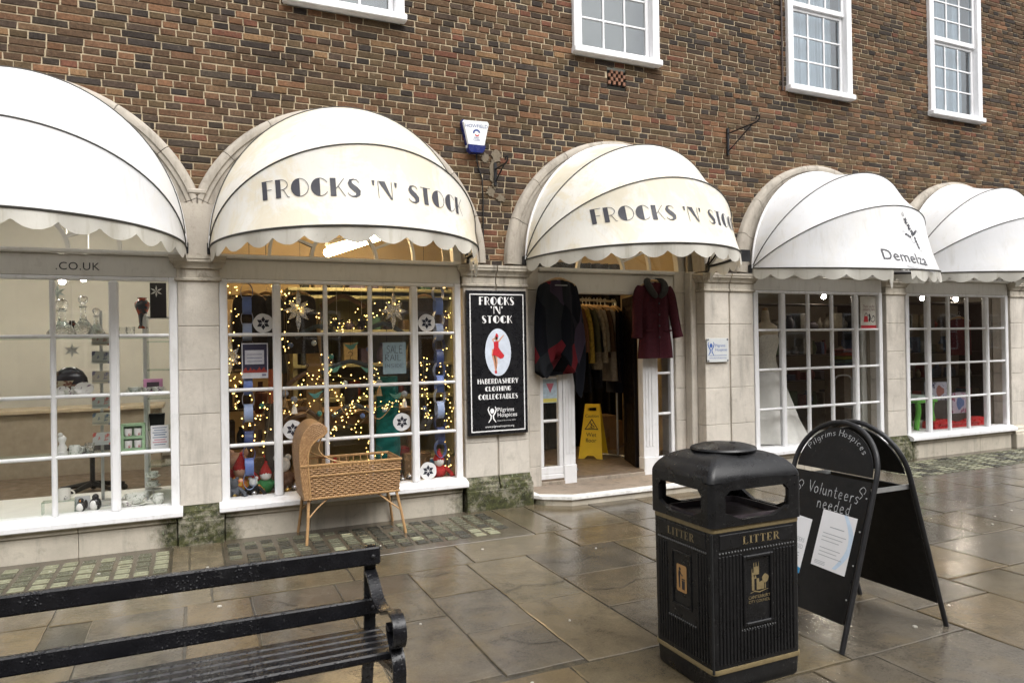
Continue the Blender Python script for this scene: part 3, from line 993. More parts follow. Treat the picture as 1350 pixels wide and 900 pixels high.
mb = MB(); mb.box(3.03, 5.03, 6.453, 6.60, -.02, .14, .008); mb.build('threshold', stone_mat('threshold_stone', '9f9384', 0, .8, .5), dp)
# open panelled door leaf
M_door = mat('dark_brown_door', (.010, .006, .005), .6, .25, 12, .15, 50, spec=.12)
leaf = bpy.data.objects.new('door_leaf', None); COL.objects.link(leaf); leaf.parent = dp
leaf.location = (4.452 - 4.03, 6.575 - 6.45, .165); leaf.rotation_euler = (0, 0, rad(69)); WL[leaf.name] = (4.452, 6.575, .165)
mb = MB()
mb.box(0, .56, 0, .022, 0, 1.88)
for a, b in ((0, .09), (.47, .56)): mb.box(a, b, -.012, .034, 0, 1.88, .004)
for a, b in ((0, .22), (.72, .86), (1.78, 1.88)): mb.box(.09, .47, -.0118, .0338, a, b, .004)
mb.build('door_board', M_door, leaf, local=True)
mb = MB(); mb.box(.115, .445, -.007, .029, .26, .69, .012); mb.build('door_panel', M_door, leaf, local=True)
mb = MB(); mb.box(.115, .445, -.007, .029, .90, 1.75, .012); mb.build('door_panel', M_door, leaf, local=True)

# ---- interiors: closed rooms behind the glass
M_floor_in = mat('shop_floor', (.16, .12, .085), .45, .25, 8)
M_wall_a = mat('cream_shop_wall', (.72, .70, .63), .8, .05, 3)
M_wall_b = mat('ochre_shop_wall', (.40, .32, .20), .8, .08, 3)
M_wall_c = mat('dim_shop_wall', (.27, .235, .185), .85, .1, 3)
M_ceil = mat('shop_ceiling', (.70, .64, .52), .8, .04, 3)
def room(x0, x1, yb, ztop, mw, zf, mf):
    def part(nm, a, m):
        mb = MB(); mb.box(*a); mb.build(nm, m, B)
    part('interior_floor', (x0, x1, 6.46, yb, zf - .08, zf), mf)
    part('interior_ceiling', (x0, x1, 6.53, yb, ztop, ztop + .06), M_ceil)
    part('interior_back_wall', (x0, x1, yb, yb + .06, zf - .08, ztop + .06), mw)
    part('interior_side_wall', (x0 - .05, x0, 6.46, yb, zf - .08, ztop + .06), mw)
    part('interior_side_wall', (x1, x1 + .05, 6.46, yb, zf - .08, ztop + .06), mw)
room(-2.5, .03, 10.4, 3.5, M_wall_a, .16, M_floor_in)
room(.09, 5.38, 10.2, 3.5, M_wall_b, .16, M_floor_in)
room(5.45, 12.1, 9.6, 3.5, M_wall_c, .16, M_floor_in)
# inner face of the front wall round the openings, so that no daylight leaks in
mb = MB()
mb.box(-3.4, 12.2, 6.50, 6.53, 3.42, 7.4)
for a, b in ((-3.4, -2.2), (2.30, 2.96), (5.08, 5.78), (10.4, 12.2)): mb.box(a, b, 6.46, 6.50, -.1, 3.42)
for a, b in ((-.09, .205), (7.93, 8.255)): mb.box(a, b, 6.46, 6.50, -.1, 3.42)
mb.box(-3.4, 12.2, 6.26, 11, 7.4, 7.5); mb.box(-3.45, -3.4, 6.26, 11, -.1, 7.5); mb.box(12.2, 12.25, 6.26, 11, -.1, 7.5); mb.box(-3.4, 12.2, 11, 11.05, -.1, 7.5)
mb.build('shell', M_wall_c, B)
# spandrels behind the fanlights
for c in ARCH:
    for s in (-1, 1):
        mb = MB()
        pts = [(c + s * 1.02 * math.cos(PI / 2 * k / 16), AZ + 1.02 * math.sin(PI / 2 * k / 16)) for k in range(17)] + [(c, 3.45), (c + s * 1.25, 3.45), (c + s * 1.25, AZ)]
        mb.prism(pts, lambda a, b, d: (a, d, b), 6.64, 6.66)
        mb.build('fanlight_spandrel', M_fascia, B)
# window display decks
M_deck = mat('display_deck', (.66, .66, .63), .5, .06, 6)
M_deck2 = mat('display_deck_wood', (.22, .15, .085), .6, .2, 12)
for k, (c, dp_, m) in enumerate(((ARCH[0], .75, M_deck), (ARCH[1], .7, M_deck2), (ARCH[3], .8, M_deck), (ARCH[4], .8, M_deck))):
    mb = MB(); mb.box(c - 1.03, c + 1.03, 6.285, 6.46 + dp_, .16, .30, .004); mb.build('display_deck', m, B)

# ================================================================ LETTERING
def arcp(cx, cy, rx, ry, a0, a1, n=14):
    return [(cx + rx * math.cos(rad(a0 + (a1 - a0) * i / n)), cy + ry * math.sin(rad(a0 + (a1 - a0) * i / n))) for i in range(n + 1)]
def line(p, q, n=6): return [(p[0] + (q[0] - p[0]) * i / n, p[1] + (q[1] - p[1]) * i / n) for i in range(n + 1)]
def stroke(pts, w0, w1=None):
    """polyline of width w -> ribbon"""
    n = len(pts); A = []; Bq = []
    for i, p in enumerate(pts):
        a, b = pts[max(0, i - 1)], pts[min(n - 1, i + 1)]
        dx, dy = b[0] - a[0], b[1] - a[1]; L = math.hypot(dx, dy) or 1
        w = (w0 if w1 is None else (w0 + (w1 - w0) * i / (n - 1))) / 2 if not isinstance(w0, list) else w0[i] / 2
        A.append((p[0] - dy / L * w, p[1] + dx / L * w)); Bq.append((p[0] + dy / L * w, p[1] - dx / L * w))
    return A, Bq
def bx(x0, x1, y0, y1, n=4): return line((x0, y0), (x0, y1), n), line((x1, y0), (x1, y1), n)
TK, TN = .27, .032
def half_o(cx, rx): return [(cx + rx * math.cos(rad(a)), .5 + .5 * math.sin(rad(a))) for a in np.linspace(270, 90, 15)], [(cx, .5 + .5 * math.sin(rad(a))) for a in np.linspace(270, 90, 15)]
def deco(ch):
    """wide two-weight letters: one fat stem, the rest hairlines"""
    t = TN
    if ch == 'F': return [bx(0, TK, 0, 1), bx(TK, .62, 1 - t, 1), bx(TK, .52, .5, .5 + t)], .68
    if ch == 'E': return [bx(0, TK, 0, 1), bx(TK, .6, 1 - t, 1), bx(TK, .5, .5, .5 + t), bx(TK, .6, 0, t)], .66
    if ch == 'R': return [bx(0, TK, 0, 1), stroke(arcp(TK, .71, .36, .275, 90, -90), t), stroke([(TK + .1, .43), (.45, .36), (.55, .16), (.62, .03), (.72, 0)], t)], .74
    if ch == 'B': return [bx(0, TK, 0, 1), stroke(arcp(TK, .76, .3, .225, 90, -90), t), stroke(arcp(TK, .27, .36, .255, 90, -90), t)], .70
    if ch == 'D': return [bx(0, TK, 0, 1), stroke(arcp(TK, .5, .44, .485, 90, -90), t)], .78
    if ch == 'O': return [half_o(.44, .44), stroke(arcp(.44, .5, .42, .484, -90, 90), t)], .92
    if ch == 'C': return [half_o(.44, .44), stroke(arcp(.44, .5, .40, .484, 90, 32), t), stroke(arcp(.44, .5, .40, .484, -90, -32), t)], .86
    if ch == 'G': return [half_o(.44, .44), stroke(arcp(.44, .5, .40, .484, 90, 32), t), stroke(arcp(.44, .5, .40, .484, -90, -15), t), bx(.6, .84, .42, .45)], .9
    if ch == 'K': return [bx(0, TK, 0, 1), stroke(line((TK, .42), (.66, 1)), t), stroke(line((TK + .1, .56), (.70, 0)), t)], .74
    if ch == 'S':
        p = [(.56, .80), (.47, .95), (.32, .985), (.17, .92), (.13, .76), (.22, .60), (.38, .45), (.50, .30), (.50, .14), (.38, .03), (.2, .02), (.06, .12), (.02, .22)]
        w = [.03, .035, .05, .13, .21, .27, .29, .27, .21, .12, .05, .035, .03]
        return [stroke(p, w)], .68
    if ch == 'N': return [bx(0, t, 0, 1), (line((t, 1), (.62, 0), 8), line((.36, 1), (.98 - .28, .0), 8)), bx(.68, .68 + t, 0, 1)], .78
    if ch == 'T': return [bx(.18, .18 + TK, 0, 1), bx(0, .64, 1 - t, 1)], .68
    if ch == 'H': return [bx(0, TK, 0, 1), bx(TK, .62, .5, .5 + t), bx(.62, .62 + t * 1.6, 0, 1)], .74
    if ch == 'A': return [(line((.30, 1), (.50, 0), 6), line((.42, 1), (.80, 0), 6)), stroke(line((.36, 1), (0, 0)), t), bx(.14, .52, .28, .28 + t)], .84
    if ch == 'Y': return [(line((0, 1), (.26, .42), 4), line((.27, 1), (.53, .42), 4)), bx(.26, .53, 0, .43), stroke(line((.5, .44), (.76, 1)), t)], .78
    if ch == 'L': return [bx(0, TK, 0, 1), bx(TK, .58, 0, t)], .62
    if ch == 'I': return [bx(0, TK, 0, 1)], .36
    if ch == "'": return [(line((0, 1), (.05, .72), 3), line((.15, 1), (.12, .72), 3))], .24
    return [], .38
def deco_text(s, gap=.06):
    out = []; x = 0
    for ch in s:
        rb, adv = deco(ch)
        for A, Bq in rb: out.append(([(p[0] + x, p[1]) for p in A], [(p[0] + x, p[1]) for p in Bq]))
        x += adv + gap
    return out, x - gap
# a plain hand-drawn stroke alphabet
HAND_F = {
 'P': [[(0, 0), (.02, 1)], [(0, .98), (.35, .95), (.5, .78), (.38, .55), (.02, .48)]], 'i': [[(.1, 0), (.12, .6)], [(.12, .78), (.14, .84)]],
 'l': [[(.1, 0), (.14, 1)]], 'g': [[(.4, .52), (.2, .6), (.04, .4), (.12, .1), (.34, .12), (.42, .5), (.4, -.2), (.25, -.35), (.06, -.24)]],
 'r': [[(.05, 0), (.08, .58)], [(.08, .4), (.2, .55), (.36, .55)]], 'm': [[(.04, 0), (.06, .58)], [(.06, .42), (.2, .58), (.3, .5), (.32, 0)], [(.32, .42), (.46, .58), (.58, .48), (.6, 0)]],
 's': [[(.36, .5), (.2, .58), (.06, .46), (.2, .32), (.36, .2), (.24, .02), (.02, .06)]], 'H': [[(0, 0), (.04, 1)], [(.5, 0), (.54, 1)], [(.02, .5), (.52, .54)]],
 'o': [[(.22, .58), (.05, .42), (.08, .1), (.26, .0), (.44, .2), (.4, .48), (.22, .58)]], 'p': [[(.05, -.35), (.08, .58)], [(.07, .45), (.28, .6), (.44, .36), (.3, .04), (.06, .06)]],
 'c': [[(.4, .48), (.24, .58), (.06, .36), (.12, .06), (.38, .08)]], 'e': [[(.06, .3), (.4, .36), (.36, .54), (.18, .58), (.05, .32), (.14, .04), (.4, .08)]],
 'V': [[(0, 1), (.26, 0), (.56, 1.02)]], 'u': [[(.05, .58), (.06, .14), (.22, 0), (.38, .16), (.4, .58)], [(.4, .3), (.44, 0)]], 'n': [[(.05, 0), (.07, .58)], [(.07, .4), (.24, .58), (.38, .46), (.4, 0)]],
 't': [[(.16, .9), (.14, .1), (.26, 0), (.36, .06)], [(0, .6), (.34, .62)]], 'd': [[(.4, .5), (.2, .58), (.04, .34), (.14, .04), (.36, .1)], [(.42, 1), (.38, .1), (.46, 0)]],
 'S': [[(.5, .85), (.3, 1), (.08, .84), (.14, .6), (.4, .44), (.48, .2), (.26, 0), (.02, .12)]], 'A': [[(0, 0), (.28, 1), (.56, 0)], [(.12, .36), (.46, .36)]],
 'L': [[(.04, 1), (.04, 0), (.46, .02)]], 'E': [[(.5, 1), (.05, .98), (.05, 0), (.5, .02)], [(.05, .52), (.4, .54)]], 'R': [[(.04, 0), (.04, 1), (.36, .96), (.46, .74), (.3, .52), (.05, .5), (.5, 0)]],
 'I': [[(.08, 0), (.08, 1)]], 'N': [[(.04, 0), (.05, 1), (.46, 0), (.48, 1)]], 'D': [[(.04, 0), (.05, 1), (.36, .86), (.48, .48), (.36, .1), (.04, 0)]]}
HAND_W = {'m': .72, 'i': .26, 'l': .26, 'I': .24, 'r': .42, 's': .46, 't': .42}
def hand_text(s, w=.07, r=None, gap=.08):
    out = []; x = 0
    for ch in s:
        if ch == ' ': x += .4; continue
        for pl in HAND_F[ch]:
            pts = []
            jit = lambda: (r.uniform(-.025, .025) if r else 0)
            for a, b in zip(pl[:-1], pl[1:]): pts += line(a, b, 3)[:-1]
            pts.append(pl[-1])
            pts = [(p[0] + x + jit() * .5, p[1] + jit() * .5) for p in pts]
            out.append(stroke(pts, w))
        x += HAND_W.get(ch, .56) + gap
    return out, x
SERIF = {
 'L': [bx(.06, .24, 0, 1), bx(0, .32, .94, 1), bx(0, .58, 0, .06), bx(.52, .58, 0, .26)], 'I': [bx(.06, .24, 0, 1), bx(0, .30, .94, 1), bx(0, .30, 0, .06)],
 'T': [bx(.22, .40, 0, 1), bx(0, .62, .94, 1), bx(0, .05, .74, 1), bx(.57, .62, .74, 1), bx(.14, .48, 0, .06)],
 'E': [bx(.06, .24, 0, 1), bx(0, .56, .94, 1), bx(0, .58, 0, .06), bx(.52, .58, 0, .26), bx(.5, .56, .76, 1), bx(.24, .42, .47, .53), bx(.38, .42, .38, .62)],
 'R': [bx(.06, .24, 0, 1), bx(0, .3, .94, 1), bx(0, .32, 0, .06), stroke(arcp(.26, .73, .26, .235, 90, -90), [.06, .07, .09, .11, .13, .14, .15, .15, .14, .13, .11, .09, .07, .06, .06]), stroke(line((.36, .48), (.6, .03)), .13), bx(.5, .72, 0, .06)]}
def serif_text(s, gap=.16):
    out = []; x = 0
    for ch in s:
        for A, Bq in SERIF[ch]: out.append(([(p[0] + x, p[1]) for p in A], [(p[0] + x, p[1]) for p in Bq]))
        x += {'I': .3, 'R': .68}.get(ch, .6) + gap
    return out, x - gap
TXT = {}
def font_text(s, size=1.0, align='LEFT', spacing=1.0, thin=0):
    """built-in font as flat 2D faces"""
    cu = bpy.data.curves.new('text', 'FONT'); cu.body = s; cu.size = size; cu.align_x = align
    cu.space_character = spacing; cu.resolution_u = 3; cu.offset = thin
    o = bpy.data.objects.new('text', cu)
    me = o.to_mesh()
    vs = [(v.co.x, v.co.y) for v in me.vertices]; fs = [tuple(p.vertices) for p in me.polygons]
    o.to_mesh_clear(); bpy.data.objects.remove(o); bpy.data.curves.remove(cu)
    return vs, fs
def write_font(mb, s, fn, size, align='LEFT', spacing=1.0, thin=0):
    vs, fs = font_text(s, size, align, spacing, thin)
    mb.add([fn(a, b) for a, b in vs], fs)
def write_rib(mb, rib, fn):
    for A, Bq in rib: mb.ribbon(A, Bq, fn)

# ================================================================ AWNINGS
def awning(c, label, fabric, phis, r=1.2, a=1.10, zc=2.34, seed=1, torn=None, val_mat=None):
    y0 = 6.165
    t = thing('awning', label, 'awning', (c, y0, zc))
    rr_ = random.Random(seed)
    ph = [rad(p) for p in phis]
    rs = r if isinstance(r, list) else [r] * len(ph)
    def hoop(i, q):
        return Vector((c + a * math.cos(q), y0 - rs[i] * math.sin(q) * math.cos(ph[i]), zc + rs[i] * math.sin(q) * math.sin(ph[i])))
    def pt(i, w_, q, off=0):
        p0, p1 = hoop(i, q), hoop(i + 1, q)
        p = p0.lerp(p1, w_)
        ctr = Vector((c, y0, zc))
        d = (p - ctr)
        sag = .022 * math.sin(PI * w_) * math.sin(q)
        nrm = d.normalized() if d.length > 1e-6 else Vector((0, -1, 0))
        return p - nrm * (sag - off)
    nt_ = 56
    for i in range(len(ph) - 1):
        mb = MB()
        rows_ = []
        for k in range(9):
            rows_.append([pt(i, k / 8, PI - PI * s / nt_) for s in range(nt_ + 1)])
        mb.loft(rows_, False, False)
        mb.build('canopy_panel', fabric, t, smooth=80, recalc=False)
    # seams with dark piping, bows inside
    for i in range(len(ph)):
        if i == len(ph) - 1:
            mb = MB(); mb.tube([hoop(i, PI - PI * s / nt_) + Vector((0, -.012, 0)) for s in range(nt_ + 1)], .012, 6); mb.build('wall_bow', M_white, t, smooth=60)
            continue
        mb = MB(); mb.tube([hoop(i, PI - PI * s / nt_) * 1.0 + (hoop(i, PI - PI * s / nt_) - Vector((c, y0, zc))).normalized() * .003 for s in range(nt_ + 1)], .0055 if i else .008, 5)
        mb.build('piping', M_pipe, t, smooth=60)
        mb = MB(); mb.tube([Vector((c, y0, zc)) + (hoop(i, PI - PI * s / nt_) - Vector((c, y0, zc))) * .975 for s in range(nt_ + 1)], .011, 6)
        mb.build('bow', M_iron, t, smooth=60)
    # scalloped valance
    n = 240; per = 14.5
    mb = MB()
    top, bot = [], []
    tears = torn or []
    cells = []
    for s in range(n + 1):
        q = PI - PI * s / n
        p = hoop(0, q)
        k = s / n * per
        h = .060 + .062 * abs(math.sin(PI * k)) ** .75 + rr_.uniform(-.002, .002)
        for lo, hi, keep in tears:
            if lo < s / n < hi: h = keep + rr_.uniform(-.008, .008)
        sway = .010 * math.sin(k * 2.1 + seed) + .006 * math.sin(k * 5.3)
        d = Vector((p.x - c, p.y - y0, 0)); d = d.normalized() if d.length > 1e-6 else Vector((0, -1, 0))
        top.append(p); 
        cells.append((p, p + d * sway * .5 - Vector((0, 0, h * .5)), p + d * sway - Vector((0, 0, h))))
    mb.loft([[q[j] for q in cells] for j in range(3)], False, False)
    mb.build('valance', val_mat or fabric, t, smooth=80, recalc=False)
    # bottom trim on the scallops
    for sgn in (-1, 1):
        mb = MB(); mb.box(c + sgn * (a + .0) - .02, c + sgn * (a + .0) + .02, y0 - .01, 6.204, zc - .05, zc + .04, .005)
        mb.build('hinge_plate', M_iron, t)
    t['_dummy'] = 0; del t['_dummy']
    return t, pt
M_pipe = mat('dark_piping', (.05, .048, .042), .6)
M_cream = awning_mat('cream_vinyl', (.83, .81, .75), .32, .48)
M_whitev = awning_mat('white_vinyl', (.80, .805, .82), .3, .1)
M_val = awning_mat('dirty_valance', (.62, .60, .54), .75)
PH = [2, 33, 62, 90]
a1, f1 = awning(ARCH[0], 'white domed awning cut off by the left edge, with bleached lettering', M_whitev, [2, 31, 80, 90], seed=3, val_mat=M_val)
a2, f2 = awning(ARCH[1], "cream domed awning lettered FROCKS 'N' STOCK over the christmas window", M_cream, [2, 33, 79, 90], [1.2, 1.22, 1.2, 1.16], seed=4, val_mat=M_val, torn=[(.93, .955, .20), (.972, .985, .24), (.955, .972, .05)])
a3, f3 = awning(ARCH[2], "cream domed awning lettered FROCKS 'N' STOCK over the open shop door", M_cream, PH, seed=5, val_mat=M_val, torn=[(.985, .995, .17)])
a4, f4 = awning(ARCH[3], 'white domed awning lettered Demelza with a torn scalloped valance', M_whitev, [-5, 30, 57, 90], [1.22, 1.17, 1.2, 1.16], seed=6, val_mat=M_val, torn=[(.405, .465, .012), (.398, .405, .2)])
a5, f5 = awning(ARCH[4], 'white domed awning furthest right, cut off by the edge', M_whitev, [-3, 31, 60, 90], seed=8, val_mat=M_val)

def awning_print(t, f, rib, total, q0, q1, hgt, basew, name, mtl, panel=.64):
    """lay flat ribbons over the lowest panel between two angles"""
    mb = MB()
    def fn(x, y):
        u = x / total
        q = q0 + (q1 - q0) * u
        w_ = basew(u) + y * hgt / (panel * max(.3, math.sin(q)))
        return f(0, w_, q, .004)
    for A, Bq in rib: mb.ribbon(A, Bq, fn)
    mb.build(name, mtl, t, recalc=False)
def words(s, gap=.06):
    out = []; x = 0; cur = []
    for ch in s + ' ':
        if ch == ' ':
            out.append(cur); cur = []
            x += .38 + gap; continue
        rb, adv = deco(ch)
        for A, Bq in rb: cur.append(([(p[0] + x, p[1]) for p in A], [(p[0] + x, p[1]) for p in Bq]))
        x += adv + gap
    return out, x - gap - .38 - gap
ribs, tot = words("FROCKS 'N' STOCK")
bw = lambda u: .50 - .56 * u + .50 * u * u
M_sign_grey = mat('faded_black_print', (.035, .035, .045), .6)
for rib in ribs: awning_print(a2, f2, rib, tot, rad(134.5), rad(46), .142, bw, 'lettering', M_sign_grey)
for rib in ribs: awning_print(a3, f3, rib, tot, rad(137), rad(46), .142, bw, 'lettering', M_sign_grey)
# Demelza: thin rounded letters, and a patterned cartwheeling figure above them
mb = MB()
def fdem(x, y):
    q = rad(111) - x / 1.17
    return f4(0, .16 - .16 * x + y / (.70 * max(.3, math.sin(q))), q, .005)
write_font(mb, 'Demelza', fdem, .165, spacing=1.04)
mb.build('lettering', M_sign_grey, a4, recalc=False)
mb = MB()
write_font(mb, 'Hospice Care for Children', lambda x, y: fdem(x + .26, y - .065), .042)
mb.build('small_lettering', mat('grey_print', (.16, .16, .18), .6), a4, recalc=False)
mb = MB()
fig = lambda x, y: fdem(.50 + x, .15 + y)
def diamond(x, y, w_, h_): w_ *= 1.35; h_ *= 1.3; mb.add([fig(x - w_, y), fig(x, y - h_), fig(x + w_, y), fig(x, y + h_)], [(0, 1, 2, 3)])
for k in range(6):
    for e in (-1, 1):
        if (k + (e > 0)) % 2: diamond(-.055 + k * .016 + e * .012, .34 - k * .030, .013, .02)
        else: diamond(-.055 + k * .016 + e * .012, .34 - k * .030, .006, .011)
for k in range(4): diamond(.045 + k * .006, .15 - k * .034, .012, .019)
for k in range(3): diamond(.045 + k * .026, .20 + k * .018, .013, .015)
for k in range(3): diamond(-.035 - k * .028, .155 + k * .010, .013, .013)
for pl in ([(-.07, .375), (-.085, .40), (-.07, .415), (-.055, .40), (-.064, .375)], [(.11, .235), (.125, .25), (.14, .235), (.13, .22)], [(-.11, .19), (-.13, .205), (-.14, .19)], [(.07, .02), (.085, .0), (.095, .02)], [(-.02, .14), (-.03, .11), (-.005, .085), (.02, .10), (.018, .13)]):
    A, Bq = stroke(pl, .005); mb.ribbon(A, Bq, fig)
mb.build('logo_figure', M_sign_grey, a4, recalc=False)
# spotlight brackets under the awnings
for xx, yy, zz, lb in ((5.42, 5.98, 2.46, 'black floodlight on the pilaster right of the shop door, under the awning edge'), (8.0, 5.98, 2.46, 'black floodlight under the torn valance between the two right windows')):
    t = thing('floodlight', lb, 'lamp', (xx, 6.18, 2.3))
    mb = MB(); mb.tube([(xx, 6.2, zz - .05), (xx, 6.08, zz - .03), (xx, yy + .02, zz)], .008, 6); mb.build('arm', M_iron, t)
    mb = MB(); mb.loft([[(xx - .05 * k, yy + d, zz - .05 * k + e), (xx + .05 * k, yy + d, zz - .05 * k + e), (xx + .05 * k, yy + d, zz + .05 * k + e), (xx - .05 * k, yy + d, zz + .05 * k + e)] for d, k, e in ((.03, .7, 0), (-.02, 1, -.01), (-.06, 1.3, -.02))]); mb.build('housing', M_iron, t)

# ---- lettering on the left shop's fascia
mb = MB(); write_font(mb, '.CO.UK', lambda a, b: (-.915 + a, 6.2135, 2.145 + b), .082, spacing=1.08); mb.build('fascia_lettering', M_print_black, B, recalc=False)

# ================================================================ THINGS ON THE WALL
t = thing('alarm_box', 'white and blue burglar alarm box on the brick between the two lettered awnings', 'alarm box', (2.45, 6.25, 3.34))
def alarm_ring(k, y): return [(2.45 + x * k, y, 3.475 + zz * k) for x, zz in ((-.132, .13), (-.12, .15), (.12, .158), (.136, .138), (.075, -.125), (.055, -.145), (-.055, -.147), (-.075, -.13))]
mb = MB(); mb.loft([alarm_ring(1, 6.244), alarm_ring(1, 6.205), alarm_ring(.93, 6.175)]); mb.build('cover', mat('alarm_white', (.74, .75, .74), .35), t, smooth=30)
mb = MB(); mb.loft([[(2.45 + x, y, 3.475 + zz) for x, zz in ((-.083, -.08), (.088, -.08), (.078, -.125), (.056, -.150), (-.056, -.152), (-.078, -.13))] for y in (6.24, 6.20, 6.168)]); mb.build('strobe', mat('alarm_blue', (.012, .02, .12), .25, .1), t, smooth=30)
mb = MB(); mb.loft([[(2.45 + x, y, 3.475 + zz) for x, zz in ((-.138, .13), (-.126, .155), (-.11, .155), (-.108, .12), (-.066, -.08), (-.088, -.08))] for y in (6.246, 6.20)]); mb.build('side_trim', mat('alarm_blue', (.012, .02, .12), .25), t)
mb = MB(); write_font(mb, 'HOWFIELD', lambda a, b: (2.452 + a, 6.1735, 3.555 + b + a * .04), .045, 'CENTER'); write_font(mb, 'FIRST', lambda a, b: (2.45 + a, 6.1735, 3.452 + b), .024, 'CENTER'); write_font(mb, 'CLASS', lambda a, b: (2.45 + a, 6.1735, 3.433 + b), .024, 'CENTER')
A, Bq = stroke(arcp(2.452, 3.505, .03, .028, 10, 190), .016); mb.ribbon(A, Bq, lambda a, b: (a, 6.1735, b))
mb.build('lettering', mat('alarm_print', (.02, .05, .22), .5), t, recalc=False)
mb = MB(); A, Bq = stroke(arcp(2.455, 3.50, .018, .02, -160, -20), .012); mb.ribbon(A, Bq, lambda a, b: (a, 6.1735, b)); mb.build('logo_mark', mat('alarm_red', (.5, .05, .06), .5), t, recalc=False)
mb = MB(); mb.tube([(2.47, 6.24, 3.33), (2.475, 6.235, 3.26), (2.49, 6.24, 3.20), (2.525, 6.238, 3.10), (2.53, 6.238, 2.9), (2.527, 6.238, 2.6), (2.53, 6.238, 2.32)], .007, 6)
tag(mb.build('alarm_cable', M_iron, smooth=60), 'thin black cable running down the brick from the alarm box', 'cable')

def hook_bracket(x, z0, z1, reach, label):
    t = thing('wall_bracket', label, 'bracket', (x, 6.25, z0))
    mb = MB(); mb.box(x - .014, x + .014, 6.225, 6.249, z0, z1, .003); mb.build('back_bar', M_iron, t)
    zt = z1 - .06
    mb = MB(); mb.tube([(x, 6.235, zt), (x + .02, 6.235 - reach, zt + .01), (x + .02, 6.235 - reach - .04, zt + .03), (x + .02, 6.235 - reach - .045, zt + .07), (x + .02, 6.235 - reach - .01, zt + .075), (x + .02, 6.235 - reach + .01, zt + .045)], .008, 6); mb.build('arm', M_iron, t, smooth=60)
    mb = MB(); mb.tube([(x, 6.235, z0 + .04), (x + .015, 6.235 - reach * .85, zt)], .007, 6); mb.build('stay', M_iron, t)
hook_bracket(5.485, 3.60, 3.90, .42, 'black iron hanging bracket on the brick above the door awning')
hook_bracket(2.66, 3.04, 3.26, .20, 'broken iron bracket among cement patches below the alarm box')
# pipes on the brick beside the upper windows
for pts, rr_, lb in (([(6.31, 6.235, 7.2), (6.31, 6.235, 4.43)], .011, 'thin dark pipe down the brick beside the third sash window'), ([(2.06, 6.23, 7.2), (2.06, 6.23, 4.93), (2.04, 6.23, 4.86), (1.98, 6.23, 4.82), (1.86, 6.23, 4.81)], .014, 'thin brown pipe bending away at the top of the brick wall')):
    mb = MB(); mb.tube(pts, rr_, 6); tag(mb.build('wall_pipe', mat('brown_pipe', (.05, .03, .022), .5), smooth=60), lb, 'pipe')

# shop sign board
t = thing('shop_sign', "tall black board lettered FROCKS 'N' STOCK with a dancing woman in an oval", 'sign', (2.617, 6.2, .69))
SX0, SX1, SZ0, SZ1, SY = 2.315, 2.925, .692, 2.04, 6.155
mb = MB(); mb.box(SX0, SX1, SY, 6.192, SZ0, SZ1, .006); mb.build('board', mat('sign_black', (.006, .006, .008), .3, .1, coat=.3), t)
mb = MB()
for x0, x1, z0, z1 in ((SX0 + .03, SX1 - .03, SZ1 - .042, SZ1 - .032), (SX0 + .03, SX1 - .03, SZ0 + .032, SZ0 + .042), (SX0 + .03, SX0 + .04, SZ0 + .042, SZ1 - .042), (SX1 - .04, SX1 - .03, SZ0 + .042, SZ1 - .042)):
    mb.quad((x0, SY - .0012, z0), (x1, SY - .0012, z0), (x1, SY - .0012, z1), (x0, SY - .0012, z1))
mb.build('border', M_print_white, t, recalc=False)
SXC = (SX0 + SX1) / 2
mb = MB()
for s, zz, h, wd in (('FROCKS', 1.905, .075, .36), ("'N'", 1.822, .070, .13), ('STOCK', 1.735, .070, .31), ('HABERDASHERY', 1.17, .047, .415), ('CLOTHING', 1.10, .044, .265), ('COLLECTABLES', 1.025, .047, .405)):
    TN_old = TN; TN = .075 if h > .06 else .11
    rib, tot = deco_text(s, .1)
    TN = TN_old
    for A, Bq in rib: mb.ribbon(A, Bq, lambda a, b: (SXC + .0 + (a / tot - .5) * wd, SY - .0012, zz + b * h))
mb.build('lettering', M_print_white, t, recalc=False)
OZ, OX = 1.462, SXC + .005
mb = MB(); mb.quad(*[(OX + .132 * math.cos(2 * PI * k / 40), SY - .0012, OZ + .222 * math.sin(2 * PI * k / 40)) for k in range(40)]); mb.build('oval', mat('oval_print', (.62, .68, .78), .5), t, recalc=False)
flat = lambda a, b: (OX + a, SY - .0024, OZ + b)
M_skin_print = mat('skin_print', (.66, .33, .2), .5); M_red_print = mat('red_print', (.55, .02, .03), .5, .15, 60)
mb = MB()
for A, Bq in (stroke([(-.045, .03), (-.05, -.02), (-.035, -.09), (-.025, -.18)], [.036, .034, .026, .016]), stroke([(-.02, .03), (-.028, -.04), (-.018, -.1), (-.022, -.15)], [.036, .03, .022, .014]),
              stroke([(.005, .10), (.03, .13), (.06, .16)], [.016, .012, .008]), stroke([(-.045, .1), (-.055, .12), (-.03, .13)], .013), stroke([(-.015, .145), (-.012, .105)], [.026, .02])): mb.ribbon(A, Bq, flat)
mb.quad(*[flat(-.018 + .017 * math.cos(k), .135 + .02 * math.sin(k)) for k in np.linspace(0, 2 * PI, 14)[:-1]])
mb.build('figure_skin', M_skin_print, t, recalc=False)
flat = lambda a, b: (OX + a, SY - .0036, OZ + b)
mb = MB()
mb.quad(*[flat(a, b) for a, b in ((-.045, .10), (.005, .105), (.004, .045), (.02, .02), (.062, -.03), (.05, -.055), (.02, -.062), (-.01, -.04), (-.03, -.03), (-.062, -.03), (-.05, .02), (-.042, .05))])
mb.quad(*[flat(a, b) for a, b in ((-.028, .15), (-.02, .178), (-.004, .172), (.006, .15), (-.005, .138))])
mb.quad(*[flat(a, b) for a, b in ((-.04, -.175), (-.018, -.17), (-.014, -.195), (-.034, -.20))])
